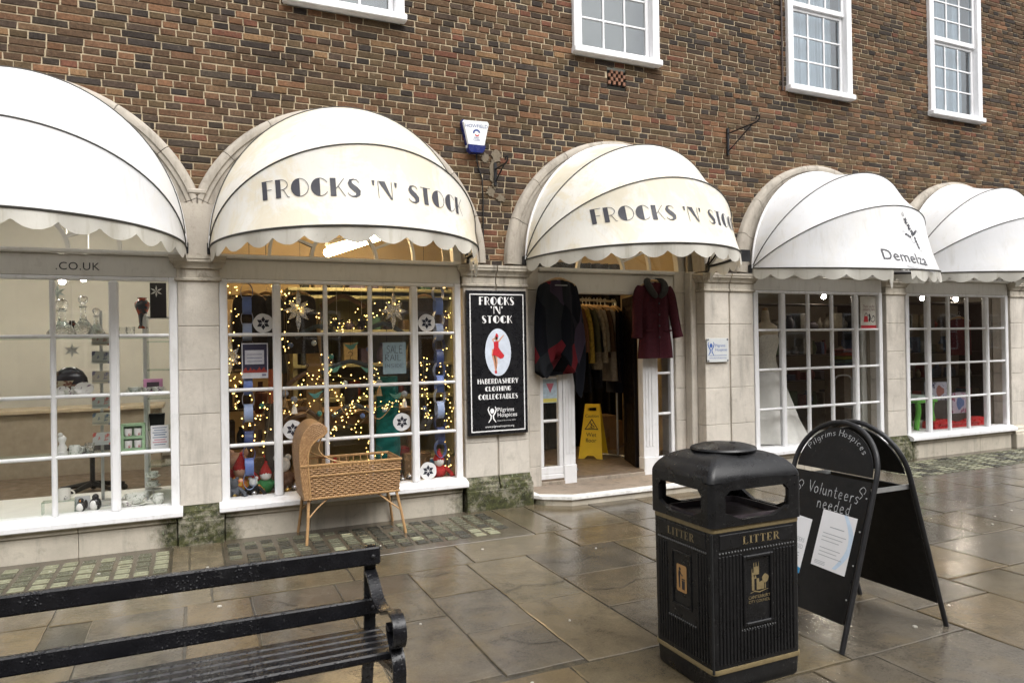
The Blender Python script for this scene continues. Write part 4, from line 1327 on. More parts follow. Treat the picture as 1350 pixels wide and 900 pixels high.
mb.build('figure_dress', M_red_print, t, recalc=False)
mb = MB()
write_font(mb, 'Pilgrims', lambda a, b: (SXC - .015 + a, SY - .0012, .905 + b), .056); write_font(mb, 'Hospices', lambda a, b: (SXC - .015 + a, SY - .0012, .857 + b), .056)
write_font(mb, 'Registered Charity Number 293968', lambda a, b: (SXC - .015 + a, SY - .0012, .818 + b), .013)
write_font(mb, 'www.pilgrimshospices.org', lambda a, b: (SXC + .01 + a, SY - .0012, .762 + b), .028, 'CENTER')
def hospice_logo(mb, fn):
    mb.quad(*[fn(.020 * math.cos(k), .045 + .024 * math.sin(k)) for k in np.linspace(0, 2 * PI, 16)[:-1]])
    for s in (-1, 1):
        A, Bq = stroke([(s * .030, .085), (s * .042, .06), (s * .028, .025), (s * .010, .0), (s * .014, -.03), (s * .038, -.062)], [.006, .012, .013, .014, .013, .006]); mb.ribbon(A, Bq, fn)
hospice_logo(mb, lambda a, b: (SXC - .065 + a, SY - .0012, .87 + b))
mb.build('small_lettering', M_print_white, t, recalc=False)

# clear plaque on the right pilaster
t = thing('plaque', 'small clear hospice plaque on the stone pilaster right of the door', 'plaque', (5.235, 6.2, 1.30))
mb = MB(); mb.box(5.09, 5.385, 6.172, 6.178, 1.305, 1.565, .002); mb.build('sheet', mat('clear_plaque', (.60, .62, .62), .08, .04, 6), t)
mb = MB(); hospice_logo(mb, lambda a, b: (5.145 + a, 6.1712, 1.44 + b)); write_font(mb, 'Pilgrims', lambda a, b: (5.20 + a, 6.1712, 1.47 + b), .045); write_font(mb, 'Hospices', lambda a, b: (5.20 + a, 6.1712, 1.425 + b), .045)
mb.quad((5.12, 6.1712, 1.375), (5.36, 6.1712, 1.375), (5.36, 6.1712, 1.38), (5.12, 6.1712, 1.38)); write_font(mb, 'www.pilgrimshospices.org', lambda a, b: (5.12 + a, 6.1712, 1.345 + b), .022)
mb.build('lettering', mat('blue_print', (.03, .10, .36), .5), t, recalc=False)
for x in (5.105, 5.37):
    for zz in (1.32, 1.55):
        mb = MB(); mb.tube([(x, 6.165, zz), (x, 6.201, zz)], .009, 8); mb.build('stud', M_lead, t)
# ================================================================ STREET THINGS
def at(u, v, Y):
    """the point at depth Y seen at photo pixel (u, v)"""
    d = _f + _r2 * ((u - 675) / FPX) - _u2 * ((v - 450) / FPX)
    k = Y / d.y
    return Vector((d.x * k, Y, CAMH + d.z * k))

# ---- bench, slats on cast-iron ends
t = thing('bench', 'wet black slatted bench with scrolled iron arm in the left foreground', 'bench', (-.15, 2.58, 0))
BX0, BX1 = -1.02, .655
def slat(nm, y, zz, hy, hz, tilt, x0=BX0, x1=BX1):
    mb = MB(); mb.box(x0, x1, -hy, hy, -hz, hz, .006)
    c, s = math.cos(tilt), math.sin(tilt)
    mb.v = [(p[0], y + p[1] * c - p[2] * s, zz + p[1] * s + p[2] * c) for p in mb.v]
    return mb.build(nm, M_black_bench, t, smooth=20)
slat('back_slat', 2.735, .728, .015, .033, rad(-4))
slat('back_slat', 2.752, .530, .015, .031, rad(-4))
for k in range(5):
    y = 2.755 - k * .074; zz = .428 + k * .0085
    slat('seat_slat', y, zz, .031, .014, rad(-6.5))
def strap(path, x0, x1, th, nm):
    mb = MB(); n = len(path); rings = []
    for i, (y, zz) in enumerate(path):
        a, b = path[max(0, i - 1)], path[min(n - 1, i + 1)]
        dy, dz = b[0] - a[0], b[1] - a[1]; L = math.hypot(dy, dz)
        ny, nz = -dz / L * th / 2, dy / L * th / 2
        rings.append([(x0, y + ny, zz + nz), (x1, y + ny, zz + nz), (x1, y - ny, zz - nz), (x0, y - ny, zz - nz)])
    mb.loft(rings)
    return mb.build(nm, M_black_bench, t, smooth=50)
def spline(pts, n=8):
    out = []
    P_ = [pts[0]] + list(pts) + [pts[-1]]
    for i in range(1, len(P_) - 2):
        for k in range(n):
            u = k / n; q = []
            for j in range(len(pts[0])):
                a, b, c, d = P_[i - 1][j], P_[i][j], P_[i + 1][j], P_[i + 2][j]
                q.append(.5 * ((2 * b) + (-a + c) * u + (2 * a - 5 * b + 4 * c - d) * u * u + (-a + 3 * b - 3 * c + d) * u ** 3))
            out.append(tuple(q))
    out.append(tuple(pts[-1]))
    return out
for e0, e1 in ((.598, .642), (BX0 + .03, BX0 + .074)):
    strap(spline([(2.90, .0), (2.86, .12), (2.795, .36), (2.775, .46), (2.765, .60), (2.752, .765)]), e0, e1, .014, 'back_post')
    sc = [(2.372 + .052 * math.cos(rad(a)), .572 + .052 * math.sin(rad(a))) for a in range(80, 371, 15)]
    strap(spline([(2.748, .665), (2.70, .645), (2.62, .595), (2.52, .585), (2.44, .612), (2.395, .628)], 6)[:-1] + sc + [(2.405 - .012 * k, .565 + .004 * k) for k in range(1, 3)], e0, e1, .012, 'arm')
    strap(spline([(2.385, .515), (2.348, .475), (2.338, .42), (2.365, .34), (2.40, .24), (2.385, .12), (2.33, .02), (2.30, .0)]), e0, e1, .014, 'front_leg')
    strap(spline([(2.80, .40), (2.6, .395), (2.42, .43), (2.36, .44)]), e0 + .004, e1 - .004, .016, 'seat_bearer')
for zz, y in ((.728, 2.719), (.530, 2.735)):
    mb = MB(); mb.ball((.625, y - .002, zz), .009, 8, 6, (1, .6, 1)); mb.build('bolt', M_iron, t, smooth=60)

# ---- litter bin
bc = (2.285, 2.668)
t = thing('litter_bin', 'black plastic litter bin with gold bands and domed lid in the right foreground', 'litter bin', (*bc, 0))
HX, HY = .262, .222
def rrect(hx, hy, r_, n=5):
    pts = []
    for cx, cy, a0 in ((hx - r_, hy - r_, 0), (-hx + r_, hy - r_, 90), (-hx + r_, -hy + r_, 180), (hx - r_, -hy + r_, 270)):
        for k in range(n + 1):
            a = rad(a0 + 90 * k / n); pts.append((cx + r_ * math.cos(a), cy + r_ * math.sin(a)))
    return pts
def ring(hx, hy, r_, zz, n=5): return [(bc[0] + x, bc[1] + y, zz) for x, y in rrect(hx, hy, r_, n)]
mb = MB(); mb.loft([ring(HX - .024, HY - .024, .03, .0), ring(HX - .017, HY - .017, .025, .012), ring(HX - .014, HY - .014, .022, .086)]); mb.build('base', M_black_bin, t, smooth=30)
mb = MB(); mb.loft([ring(HX - .013, HY - .013, .020, .086), ring(HX - .010, HY - .010, .020, .70)]); mb.build('body', M_black_bin, t, smooth=30)
for z0, z1 in ((.088, .108), (.70, .722)):
    mb = MB(); mb.loft([ring(HX - .0095, HY - .0095, .021, z0), ring(HX - .0078, HY - .0078, .022, (z0 + z1) / 2), ring(HX - .0095, HY - .0095, .021, z1)]); mb.build('gold_band', M_gold, t, smooth=30)
# hood with four letter-box openings
hd = MB(); Z0, Z1 = .723, .912
R_ = .026; TH = .022
for ax, sg in ((0, -1), (0, 1), (1, -1), (1, 1)):
    h_n = HX if ax == 0 else HY         # distance of this face from the axis
    h_w = (HY if ax == 0 else HX)       # half width
    ow = h_w - R_
    def P3(s_, zz, dep):
        q = (h_n - dep) * sg
        return (bc[0] + q, bc[1] + s_, zz) if ax == 0 else (bc[0] + s_, bc[1] + q, zz)
    hw = h_w * .70
    hole = [(-hw, .785), (-hw * .5, .748), (hw * .5, .748), (hw, .785), (hw, .855), (hw * .86, .880), (-hw * .86, .880), (-hw, .855)]
    outer = [(-ow, Z0), (-ow * .4, Z0), (ow * .4, Z0), (ow, Z0), (ow, Z1), (ow * .4, Z1 + .012), (-ow * .4, Z1 + .012), (-ow, Z1)]
    for d_out, d_in in ((0, 0), (TH, TH)):
        n = len(hd.v)
        hd.add([P3(a, b, d_out) for a, b in outer] + [P3(a, b, d_in) for a, b in hole], [(i, (i + 1) % 8, 8 + (i + 1) % 8, 8 + i) for i in range(8)])
    hd.loft([[P3(a, b, 0) for a, b in hole], [P3(a, b, .006) for a, b in [(x * .985, z_) for x, z_ in hole]], [P3(a, b, TH) for a, b in hole]], True, False)
for sx in (-1, 1):
    for sy in (-1, 1):
        cols = []
        for k in range(7):
            a = rad(90 * k / 6)
            x = bc[0] + sx * (HX - R_ + R_ * math.cos(a)); y = bc[1] + sy * (HY - R_ + R_ * math.sin(a))
            x2 = bc[0] + sx * (HX - R_ + (R_ - TH) * math.cos(a)); y2 = bc[1] + sy * (HY - R_ + (R_ - TH) * math.sin(a))
            cols.append([(x, y, Z0), (x, y, Z1), (x2, y2, Z1), (x2, y2, Z0)])
        hd.loft(cols, True, False)
hd.build('hood', M_black_bin, t, smooth=30, recalc=False)
dm = MB(); rings = []
nP = 12
def dome_ring(f, zz):
    """from the rounded square of the hood to the round of the lid"""
    pts = []
    sq = rrect(HX, HY, R_, nP)
    for x, y in sq:
        L = math.hypot(x, y); cx, cy = x / L * .145, y / L * .135
        pts.append((bc[0] + x * (1 - f) + cx * f, bc[1] + y * (1 - f) + cy * f, zz + (.012 * (1 - min(1, (abs(x) / HX) ** 4 * (abs(y) / HY) ** 4)) * (1 - f))))
    return pts
for f, zz in ((0, Z1 - .0), (.02, Z1 + .014), (.07, Z1 + .030), (.17, Z1 + .050), (.33, Z1 + .073), (.55, Z1 + .092), (.8, Z1 + .105), (1, Z1 + .111)):
    rings.append(dome_ring(f, zz))
dm.loft(rings, True, False); dm.build('dome', M_black_bin, t, smooth=50)
mb = MB(); mb.lathe([(.135, 1.016), (.152, 1.020), (.156, 1.028), (.150, 1.036), (.11, 1.047), (.06, 1.053), (.02, 1.054)], 36, (*bc, 0), 1, .95); mb.build('lid_disc', M_black_bin, t, smooth=30)
mb = MB(); mb.lathe([(.015, 1.052), (.015, 1.0555)], 10, (bc[0] + .03, bc[1] - .03, 0)); mb.build('lid_hole', mat('void_black', (.004,) * 3, .9), t)
mb = MB(); mb.loft([[(bc[0] + x, bc[1] + y, zz) for x, y in rrect(HX - d, HY - d, .03)] for d, zz in ((.04, .724), (.045, .75), (.06, .752), (.062, .40))], True, True); mb.build('liner', mat('liner_dark', (.03, .022, .026), .5, .3), t)
# vertical parting line on the near corner and the seam over the dome
mb = MB(); mb.tube([(bc[0] - HX + .006, bc[1] - HY + .006, .1), (bc[0] - HX + .006, bc[1] - HY + .006, .70)], .006, 6); mb.build('corner_seam', mat('void_black', (.004,) * 3, .9), t)
fronts = ((1, -1), (0, -1), (1, 1), (0, 1))
for fi, (ax, sg) in enumerate(fronts):
    h_n = (HX if ax == 0 else HY) - .0105
    def F(s_, zz, o=0):
        q = sg * (h_n + o)
        s2 = s_ if (ax == 1) == (sg < 0) else -s_
        return (bc[0] + q, bc[1] + s2, zz) if ax == 0 else (bc[0] + s2, bc[1] + q, zz)
    hw = (HY if ax == 0 else HX) - .05
    def fbox(mb, a0, a1, b0, b1, o0, o1, bev=.35):
        k = min(a1 - a0, b1 - b0) * .5 * bev
        mb.loft([[F(a0, b0, o0), F(a1, b0, o0), F(a1, b1, o0), F(a0, b1, o0)], [F(a0, b0, o1 * .6), F(a1, b0, o1 * .6), F(a1, b1, o1 * .6), F(a0, b1, o1 * .6)],
                 [F(a0 + k, b0 + k, o1), F(a1 - k, b0 + k, o1), F(a1 - k, b1 - k, o1), F(a0 + k, b1 - k, o1)]])
    rb = MB()
    m_ = int(hw * 2 / .0185)
    pw = .088
    for k in range(m_ + 1):
        a = -hw + 2 * hw * k / m_
        if abs(a) < pw + .008:
            fbox(rb, a - .0055, a + .0055, .128, .255, 0, .0035)
        else:
            fbox(rb, a - .0055, a + .0055, .128, .595, 0, .0035)
    rb.build('ribbing', M_black_bin, t)
    fz = MB(); fbox(fz, -hw, hw, .625, .690, 0, .004, .08); fz.build('frieze', M_black_bin, t)
    dd = MB()
    for k in range(26):
        a = -hw + 2 * hw * k / 25
        fbox(dd, a - .0035, a + .0035, .606, .613, 0, .005)
    dd.build('rivet_row', mat('worn_edge', (.10, .10, .10), .5), t); dd = MB()
    for k in range(14):
        a = -.095 + .19 * k / 13
        fbox(dd, a - .003, a + .003, .258, .264, 0, .005)
    dd.build('rivet_row', mat('worn_edge', (.10, .10, .10), .5), t)
    lt = MB(); rib, tot = serif_text('LITTER')
    wd = .21 if ax == 1 else .19
    for A, Bq in rib: lt.ribbon(A, Bq, lambda a, b: F((a / tot - .5) * wd + (.02 if ax == 1 else 0), .637 + b * .036, .0052))
    lt.build('lettering', M_gold, t, recalc=False)
    pn = MB()
    if ax == 1:
        for a0, a1, b0, b1 in ((-.085, -.070, .275, .585), (.070, .085, .275, .585), (-.07, .07, .570, .585), (-.07, .07, .275, .29)): fbox(pn, a0, a1, b0, b1, 0, .010, .5)
        pn.build('panel_frame', M_black_bin, t)
        em = MB(); o = .0012
        q = lambda a, b: F(a * .92, .425 + b * .92, o)
        def poly(*p): em.quad(*[q(a, b) for a, b in p])
        # cathedral tower with pinnacles, arch and tree
        poly((-.038, 0), (-.022, 0), (-.022, .055), (-.026, .07), (-.038, .07)); poly((-.008, 0), (.008, 0), (.008, .055), (-.008, .055))
        poly((-.022, .055), (-.008, .055), (-.0105, .066), (-.0125, .07), (-.015, .072), (-.0175, .07), (-.0195, .066))
        poly((-.038, .0705), (-.026, .0705), (-.026, .085), (-.034, .085), (-.034, .10), (-.0365, .108), (-.038, .10)); poly((-.026, .0735), (.008, .0735), (.008, .112), (-.026, .112))
        for x in (-.026, -.012, .004): poly((x, .112), (x + .004, .112), (x + .004, .128), (x + .002, .135), (x, .128))
        poly((.008, 0), (.04, 0), (.04, .03), (.03, .042), (.008, .035))
        poly(*[(.047 + .021 * math.cos(k) * (1 + .08 * math.sin(5 * k)), .05 + .021 * math.sin(k) * (1 + .08 * math.cos(4 * k))) for k in np.linspace(0, 2 * PI, 20)[:-1]]); poly((.0445, 0), (.0495, 0), (.0495, .03), (.0445, .03))
        A, Bq = stroke([(-.045, -.012), (-.02, -.004), (.01, -.012), (.04, -.006), (.065, -.002)], [.002, .005, .006, .005, .001]); em.ribbon(A, Bq, q)
        write_font(em, 'CANTERBURY', lambda a, b: q(.008 + a, -.04 + b), .0215, 'CENTER'); write_font(em, 'CITY COUNCIL', lambda a, b: q(.008 + a, -.060 + b), .0195, 'CENTER')
        em.build('council_emblem', M_gold, t, recalc=False)
    else:
        for a0, a1, b0, b1 in ((-.07, -.062, .32, .57), (.062, .07, .32, .57), (-.062, .062, .562, .57), (-.062, .062, .32, .328)): fbox(pn, a0, a1, b0, b1, 0, .006, .5)
        pn.build('panel_frame', M_black_bin, t)
        em = MB(); em.quad(*[F(x + 0.0, .45 + y, .0015) for x, y in rrect(.036, .062, .008, 3)]); em.build('pictogram_plate', M_orange_print, t, recalc=False)
        em = MB(); q = lambda a, b: F(a, .45 + b, .0028)
        em.quad(*[q(-.012 + .007 * math.cos(k), .042 + .007 * math.sin(k)) for k in np.linspace(0, 2 * PI, 12)[:-1]])
        for A, Bq in (stroke([(-.014, .034), (-.016, .01), (-.014, -.045)], [.012, .012, .008]), stroke([(-.012, .03), (.004, .014), (.012, .016)], .005)): em.ribbon(A, Bq, q)
        em.quad(q(.004, -.048), q(.022, -.048), q(.024, -.008), q(.002, -.008)); em.quad(q(.002, -.005), q(.024, -.005), q(.024, .001), q(.002, .001))
        em.build('pictogram', M_print_black, t, recalc=False)
# bird droppings on the dome
mb = MB()
for k in range(16):
    a, b = bc[0] - .16 + rng.gauss(0, .03), bc[1] + .01 + rng.gauss(0, .04)
    q = max(abs(a - bc[0]) / HX, abs(b - bc[1]) / HY)
    mb.ball((a, b, Z1 + .112 * (1 - q ** 2.2) - .004), rng.uniform(.003, .008), 6, 4, (1, 1, .6))
o = mb.build('bird_dropping', mat('dropping', (.6, .6, .58), .7), t); o['kind'] = 'stuff'

# ---- A-board
t = thing('pavement_sign', 'black A-frame chalkboard asking for volunteers, beside the litter bin', 'sign', (3.25, 2.79, 0))
YA, YC = 2.525, 3.06
RA = (YC - YA) / 2; YM = (YA + YC) / 2
def fpt(y, h, o=0, back=False):
    """a point on the leaning panel: y across, h up the slope, o outwards"""
    L = 1.135
    if not back: return (2.87 + .345 * h / L - o * .95, y, 1.08 * h / L + o * .3)
    return (3.64 - .345 * h / L + o * .95, y, 1.08 * h / L + o * .3)
HS = 1.135 - RA
for back in (False, True):
    path = [fpt(YA, 0, 0, back), fpt(YA, .3, 0, back), fpt(YA, .6, 0, back)] + [fpt(YM - RA * math.cos(PI * k / 24), HS + RA * math.sin(PI * k / 24), 0, back) for k in range(25)] + [fpt(YC, .6, 0, back), fpt(YC, .3, 0, back), fpt(YC, 0, 0, back)]
    mb = MB(); mb.tube(path, .0135, 10); mb.build('tube_frame', M_iron, t, smooth=50)
    ri = RA - .026
    def panel(pts, nm):
        mb = MB(); n = len(pts)
        mb.loft([[fpt(y, h, .004, back) for y, h in pts], [fpt(y, h, -.004, back) for y, h in pts]]); return mb.build(nm, M_black_board, t)
    if not back:
        panel([(YA + .018, .13), (YC - .018, .13), (YC - .018, .845), (YA + .018, .845)], 'lower_panel')
        panel([(YM - ri * math.cos(PI * k / 20), .868 + (ri - .004) * math.sin(PI * k / 20)) for k in range(21)], 'header_panel')
    else:
        panel([(YA + .018, .13), (YC - .018, .13), (YC - .018, .80), (YA + .018, .80)], 'lower_panel')
        panel([(YM - ri * math.cos(PI * k / 20), .868 + (ri - .004) * math.sin(PI * k / 20)) for k in range(21)], 'header_panel')
M_strap = mat('galvanised_strap', (.45, .46, .46), .4, .1, metal=.7)
for y in (YA + .0, YC - .0):
    for h in (.80,):
        a, b = Vector(fpt(y, h, 0)), Vector(fpt(y, h, 0, True))
        mb = MB(); mb.box(a.x, b.x, y - .003 + (.016 if y < YM else -.016), y + .003 + (.016 if y < YM else -.016), a.z - .012, a.z + .012); mb.build('brace', M_strap, t)
for k in range(4):
    for y in (YA + .03, YC - .03):
        for back in (False, True):
            p = fpt(y, .25 + k * .17, .0045, back)
            mb = MB(); mb.ball(p, .005, 6, 4); mb.build('rivet', M_strap, t)
M_chalk = mat('chalk', (.42, .43, .44), .95, .6, 90)
rc = random.Random(9)
mb = MB()
rib, tot = hand_text('Volunteers', .065, rc)
write_rib(mb, rib, lambda a, b: fpt(YC - .14 - a / tot * .33, .735 - a / tot * .012 + b * .062, .0055))
rib, tot = hand_text('needed', .065, rc)
write_rib(mb, rib, lambda a, b: fpt(YC - .215 - a / tot * .22, .66 - a / tot * .005 + b * .062, .0055))
mb.build('chalk_lettering', M_chalk, t, recalc=False)
mb = MB(); rib, tot = hand_text('Pilgrims Hospices', .075, rc)
def hf(a, b):
    an = rad(146 - 112 * a / tot); q = .205 + b * .034
    return fpt(YM - q * math.cos(an), .855 + q * math.sin(an), .0055)
for A, Bq in rib: mb.ribbon(A, Bq, lambda a, b: hf(a, b))
mb.build('chalk_heading', M_chalk, t, recalc=False)
mb = MB()
for y0, h0 in ((YC - .07, .76), (YA + .07, .785)):
    pl = [(y0 - .0, h0 - .05), (y0 - .02, h0 - .02), (y0 + .01, h0 + .01), (y0 - .015, h0 + .04), (y0 - .04, h0 + .02), (y0 - .03, h0 - .01)]
    A, Bq = stroke(spline([(y0 + (y - y0) * .7, h0 + (h - h0) * .7) for y, h in pl], 4), .0035); mb = MB(); mb.ribbon(A, Bq, lambda a, b: fpt(a, b, .0055))
    mb.build('chalk_doodle', M_chalk, t, recalc=False)
def notice(y0, y1, h0, h1, tilt, label, kind):
    cy, ch_ = (y0 + y1) / 2, (h0 + h1) / 2
    def q(a, b, o=0):      # a,b from -.5 to .5, a to the reader's right
        dy, dh = -a * (y1 - y0), b * (h1 - h0)
        return fpt(cy + dy * math.cos(tilt) + dh * math.sin(tilt), ch_ - dy * math.sin(tilt) + dh * math.cos(tilt), .006 + o)
    tt = thing('paper_notice', label, 'notice', q(0, -.5))
    mb = MB(); mb.loft([[q(a, b, o) for a, b in ((-.5, -.5), (.5, -.5), (.5, .5), (-.5, .5))] for o in (0, .0008)]); mb.build('sheet', M_paper, tt)
    mb = MB(); me_ = MB(); bl = MB()
    if kind == 1:
        for k in range(7):
            if k == 3: continue
            wv = .34 - .04 * (k % 3)
            b = .10 - k * .065
            mb.quad(q(-.36, b, .0012), q(-.36 + 2 * wv, b, .0012), q(-.36 + 2 * wv, b + .011, .0012), q(-.36, b + .011, .0012))
        mb.quad(q(-.2, .22, .0012), q(.22, .22, .0012), q(.22, .235, .0012), q(-.2, .235, .0012))
        A = [(.12 + .28 * math.sin(PI * k / 12) ** 1.0, .5 - k / 12 * .95) for k in range(13)]; Bq = [(min(.5, a + .1 + .05 * math.sin(PI * k / 12)), b) for k, (a, b) in enumerate(A)]
        bl.ribbon(A, Bq, lambda a, b: q(a, b, .001)); bl.build('blue_swoosh', mat('pale_blue_print', (.56, .68, .82), .6), tt, recalc=False)
        for k in range(3): mb.quad(q(-.42, -.40 - k * .025, .0012), q(-.1, -.40 - k * .025, .0012), q(-.1, -.392 - k * .025, .0012), q(-.42, -.392 - k * .025, .0012))
        mb.build('print', mat('grey_print2', (.38, .4, .43), .6), tt, recalc=False)
    else:
        write_font(mb, 'VOLUNTEERS', lambda a, b: q(.42 + a * 3.2, .05 + b * 3.0, .0012), .036, 'RIGHT'); write_font(mb, 'REQUIRED', lambda a, b: q(.42 + a * 3.2, -.07 + b * 3.0, .0012), .036, 'RIGHT')
        for k in range(3): mb.quad(q(-.2, -.16 - k * .05, .0012), q(.36, -.16 - k * .05, .0012), q(.36, -.145 - k * .05, .0012), q(-.2, -.145 - k * .05, .0012))
        mb.build('print', mat('grey_print2', (.38, .4, .43), .6), tt, recalc=False)
        bl.quad(q(-.5, -.5, .001), q(.5, -.5, .001), q(.5, -.40, .001), q(-.5, -.34, .001)); bl.build('blue_footer', mat('blue_footer', (.02, .30, .62), .5), tt, recalc=False)
notice(2.585, 2.80, .36, .655, rad(-2), 'white letter with a blue swoosh taped to the chalkboard', 1)
notice(2.86, 3.07, .30, .595, rad(-3), 'white volunteers required notice with blue footer half hidden by the bin', 2)

# ---- wicker cradle
M_wick = wicker_mat('wicker'); M_cane = mat('cane', (.38, .225, .10), .4, .2, 40, local=True)
t = thing('wicker_cradle', 'wicker cradle with hooded end standing on splayed cane legs by the window', 'cradle', (1.18, 5.94, 0))
def cr_rect(zz):
    k = (zz - .345) / (.605 - .345)
    return (.80 - .03 * k, 1.545 + .012 * k, 5.765 - .03 * k, 6.10 + .04 * k)
def wall_path(zz, r_=None, ph=0, amp=.0045, sides='FLBR'):
    x0, x1, y0, y1 = cr_rect(zz)
    segs = {'F': ((x0, y0), (x1, y0), 26), 'R': ((x1, y0), (x1, y1), 13), 'B': ((x1, y1), (x0, y1), 26), 'L': ((x0, y1), (x0, y0), 13)}
    out = []
    for s in 'FRBL':
        if s not in sides: continue
        (a0, b0), (a1, b1), n = segs[s]
        dx, dy = a1 - a0, b1 - b0; L = math.hypot(dx, dy)
        for k in range(n * 2):
            u = k / (n * 2)
            o = amp * math.cos(PI * (k / 1.0 + ph)) if k % 2 == 0 or True else 0
            o = amp * math.cos(PI * (k // 2 + ph)) if k % 2 == 0 else 0
            out.append((a0 + dx * u + dy / L * o, b0 + dy * u - dx / L * o, zz))
    return out
wv = MB(); nr = 15
for i in range(nr):
    zz = .352 + .0162 * i
    if zz > .60: break
    sides = 'FRBL' if zz < .525 else 'FRL'
    p = wall_path(zz, ph=i % 2)
    if zz < .525: wv.tube(p, .0074, 5, closed=True)
    else:
        # leave the back wall open above the middle rail
        n0 = 26 * 2 + 13 * 2
        wv.tube(p[:n0], .0074, 5); wv.tube(p[n0 + 52:] + p[:1], .0074, 5)
o = wv.build('woven_side', M_wick, t, smooth=80); o['kind'] = 'stuff'
st = MB()
for s_, n in (('F', 26), ('R', 13), ('B', 26), ('L', 13)):
    for k in range(n):
        def cp(zz):
            x0, x1, y0, y1 = cr_rect(zz); u = (k + .0) / n
            return {'F': (x0 + (x1 - x0) * u, y0, zz), 'R': (x1, y0 + (y1 - y0) * u, zz), 'B': (x1 + (x0 - x1) * u, y1, zz), 'L': (x0, y1 + (y0 - y1) * u, zz)}[s_]
        if s_ == 'B' and k % 2: continue
        st.tube([cp(.34), cp(.605)], .0042, 4)
o = st.build('stake', M_cane, t); o['kind'] = 'stuff'
for zz, rr_ in ((.345, .009), (.525, .008), (.61, .011)):
    x0, x1, y0, y1 = cr_rect(zz); e = .006
    mb = MB(); mb.tube([(x0 - e, y0 - e, zz), (x1 + e, y0 - e, zz), (x1 + e, y1 + e, zz), (x0 - e, y1 + e, zz)], rr_, 7, closed=True); mb.build('rim' if zz > .6 else 'rail', M_cane, t, smooth=50)
mb = MB(); mb.box(.80, 1.545, 5.77, 6.10, .343, .352); mb.build('bottom', M_wick, t)
# hood: curved back and two side wings woven along its bend
HO = spline([(.792, .345), (.772, .50), (.760, .64), (.762, .76), (.790, .86), (.850, .925), (.915, .93), (.962, .895)], 6)
HI = spline([(.836, .345), (.826, .50), (.820, .60), (.820, .69), (.844, .765), (.893, .815), (.938, .84), (.966, .872)], 6)
hw_ = MB(); core = MB()
for y, sg in ((5.735, -1), (6.135, 1)):
    nS = 9
    for k in range(nS):
        f = k / (nS - 1)
        pth = []
        for i in range(len(HO)):
            o_ = .0035 * math.cos(PI * (i + k))
            pth.append((HO[i][0] * (1 - f) + HI[i][0] * f, y + sg * o_, HO[i][1] * (1 - f) + HI[i][1] * f))
        hw_.tube(pth, .0085, 5)
    core.loft([[(HO[i][0], y, HO[i][1]), (HI[i][0], y, HI[i][1]), (HI[i][0], y - sg * .004, HI[i][1]), (HO[i][0], y - sg * .004, HO[i][1])] for i in range(len(HO))])
for i in range(0, len(HO) * 2 - 1):
    j = i / 2; a = HO[int(j)]; b = HO[min(len(HO) - 1, int(j) + 1)]; f = j - int(j)
    x, zz = a[0] * (1 - f) + b[0] * f, a[1] * (1 - f) + b[1] * f
    pth = [(x + .0035 * math.cos(PI * (k + i)), 5.735 + .4 * k / 16, zz + .002 * math.cos(PI * (k + i))) for k in range(17)]
    hw_.tube(pth, .0078, 5)
o = hw_.build('woven_hood', M_wick, t, smooth=80); o['kind'] = 'stuff'
core.loft([[(p[0] + .004, 5.735, p[1] - .003), (p[0] + .004, 6.135, p[1] - .003), (p[0] + .010, 6.135, p[1] - .008), (p[0] + .010, 5.735, p[1] - .008)] for p in HO])
core.build('hood_lining', mat('wicker_dark', (.16, .085, .035), .7, local=True), t)
for y in (5.73, 6.14):
    mb = MB(); mb.tube([(p[0], y, p[1]) for p in HI], .009, 6); mb.build('hood_edge', M_cane, t, smooth=60)
for pts in ([(.925, 5.76, .82), (.905, 5.76, .74), (.93, 5.755, .69), (1.00, 5.75, .645), (1.09, 5.74, .62), (1.2, 5.737, .613)], [(.85, 6.12, .70), (.90, 6.12, .66), (.97, 6.125, .625), (1.05, 6.13, .612)]):
    mb = MB(); mb.tube(spline(pts, 5), .0065, 6); mb.build('hood_stay', M_cane, t, smooth=60)
for (xt, yt), (xf, yf) in (((.825, 5.775), (.797, 5.712)), ((.825, 6.09), (.792, 6.167)), ((1.525, 5.775), (1.589, 5.72)), ((1.525, 6.09), (1.596, 6.17))):
    mb = MB(); mb.tube([(xt, yt, .36), ((xt + xf) / 2 + .003, (yt + yf) / 2, .18), (xf, yf, 0)], [.0125, .012, .0115], 8); mb.build('leg', M_cane, t, smooth=60)
    s = 1 if xt < 1 else -1
    k = .47; m_ = (xt + (xf - xt) * k, yt + (yf - yt) * k, .36 * (1 - k))
    mb = MB(); mb.tube([m_, (xt + s * .07, yt, .27), (xt + s * .16, yt, .345)], .0065, 6); mb.build('brace', M_cane, t, smooth=60)

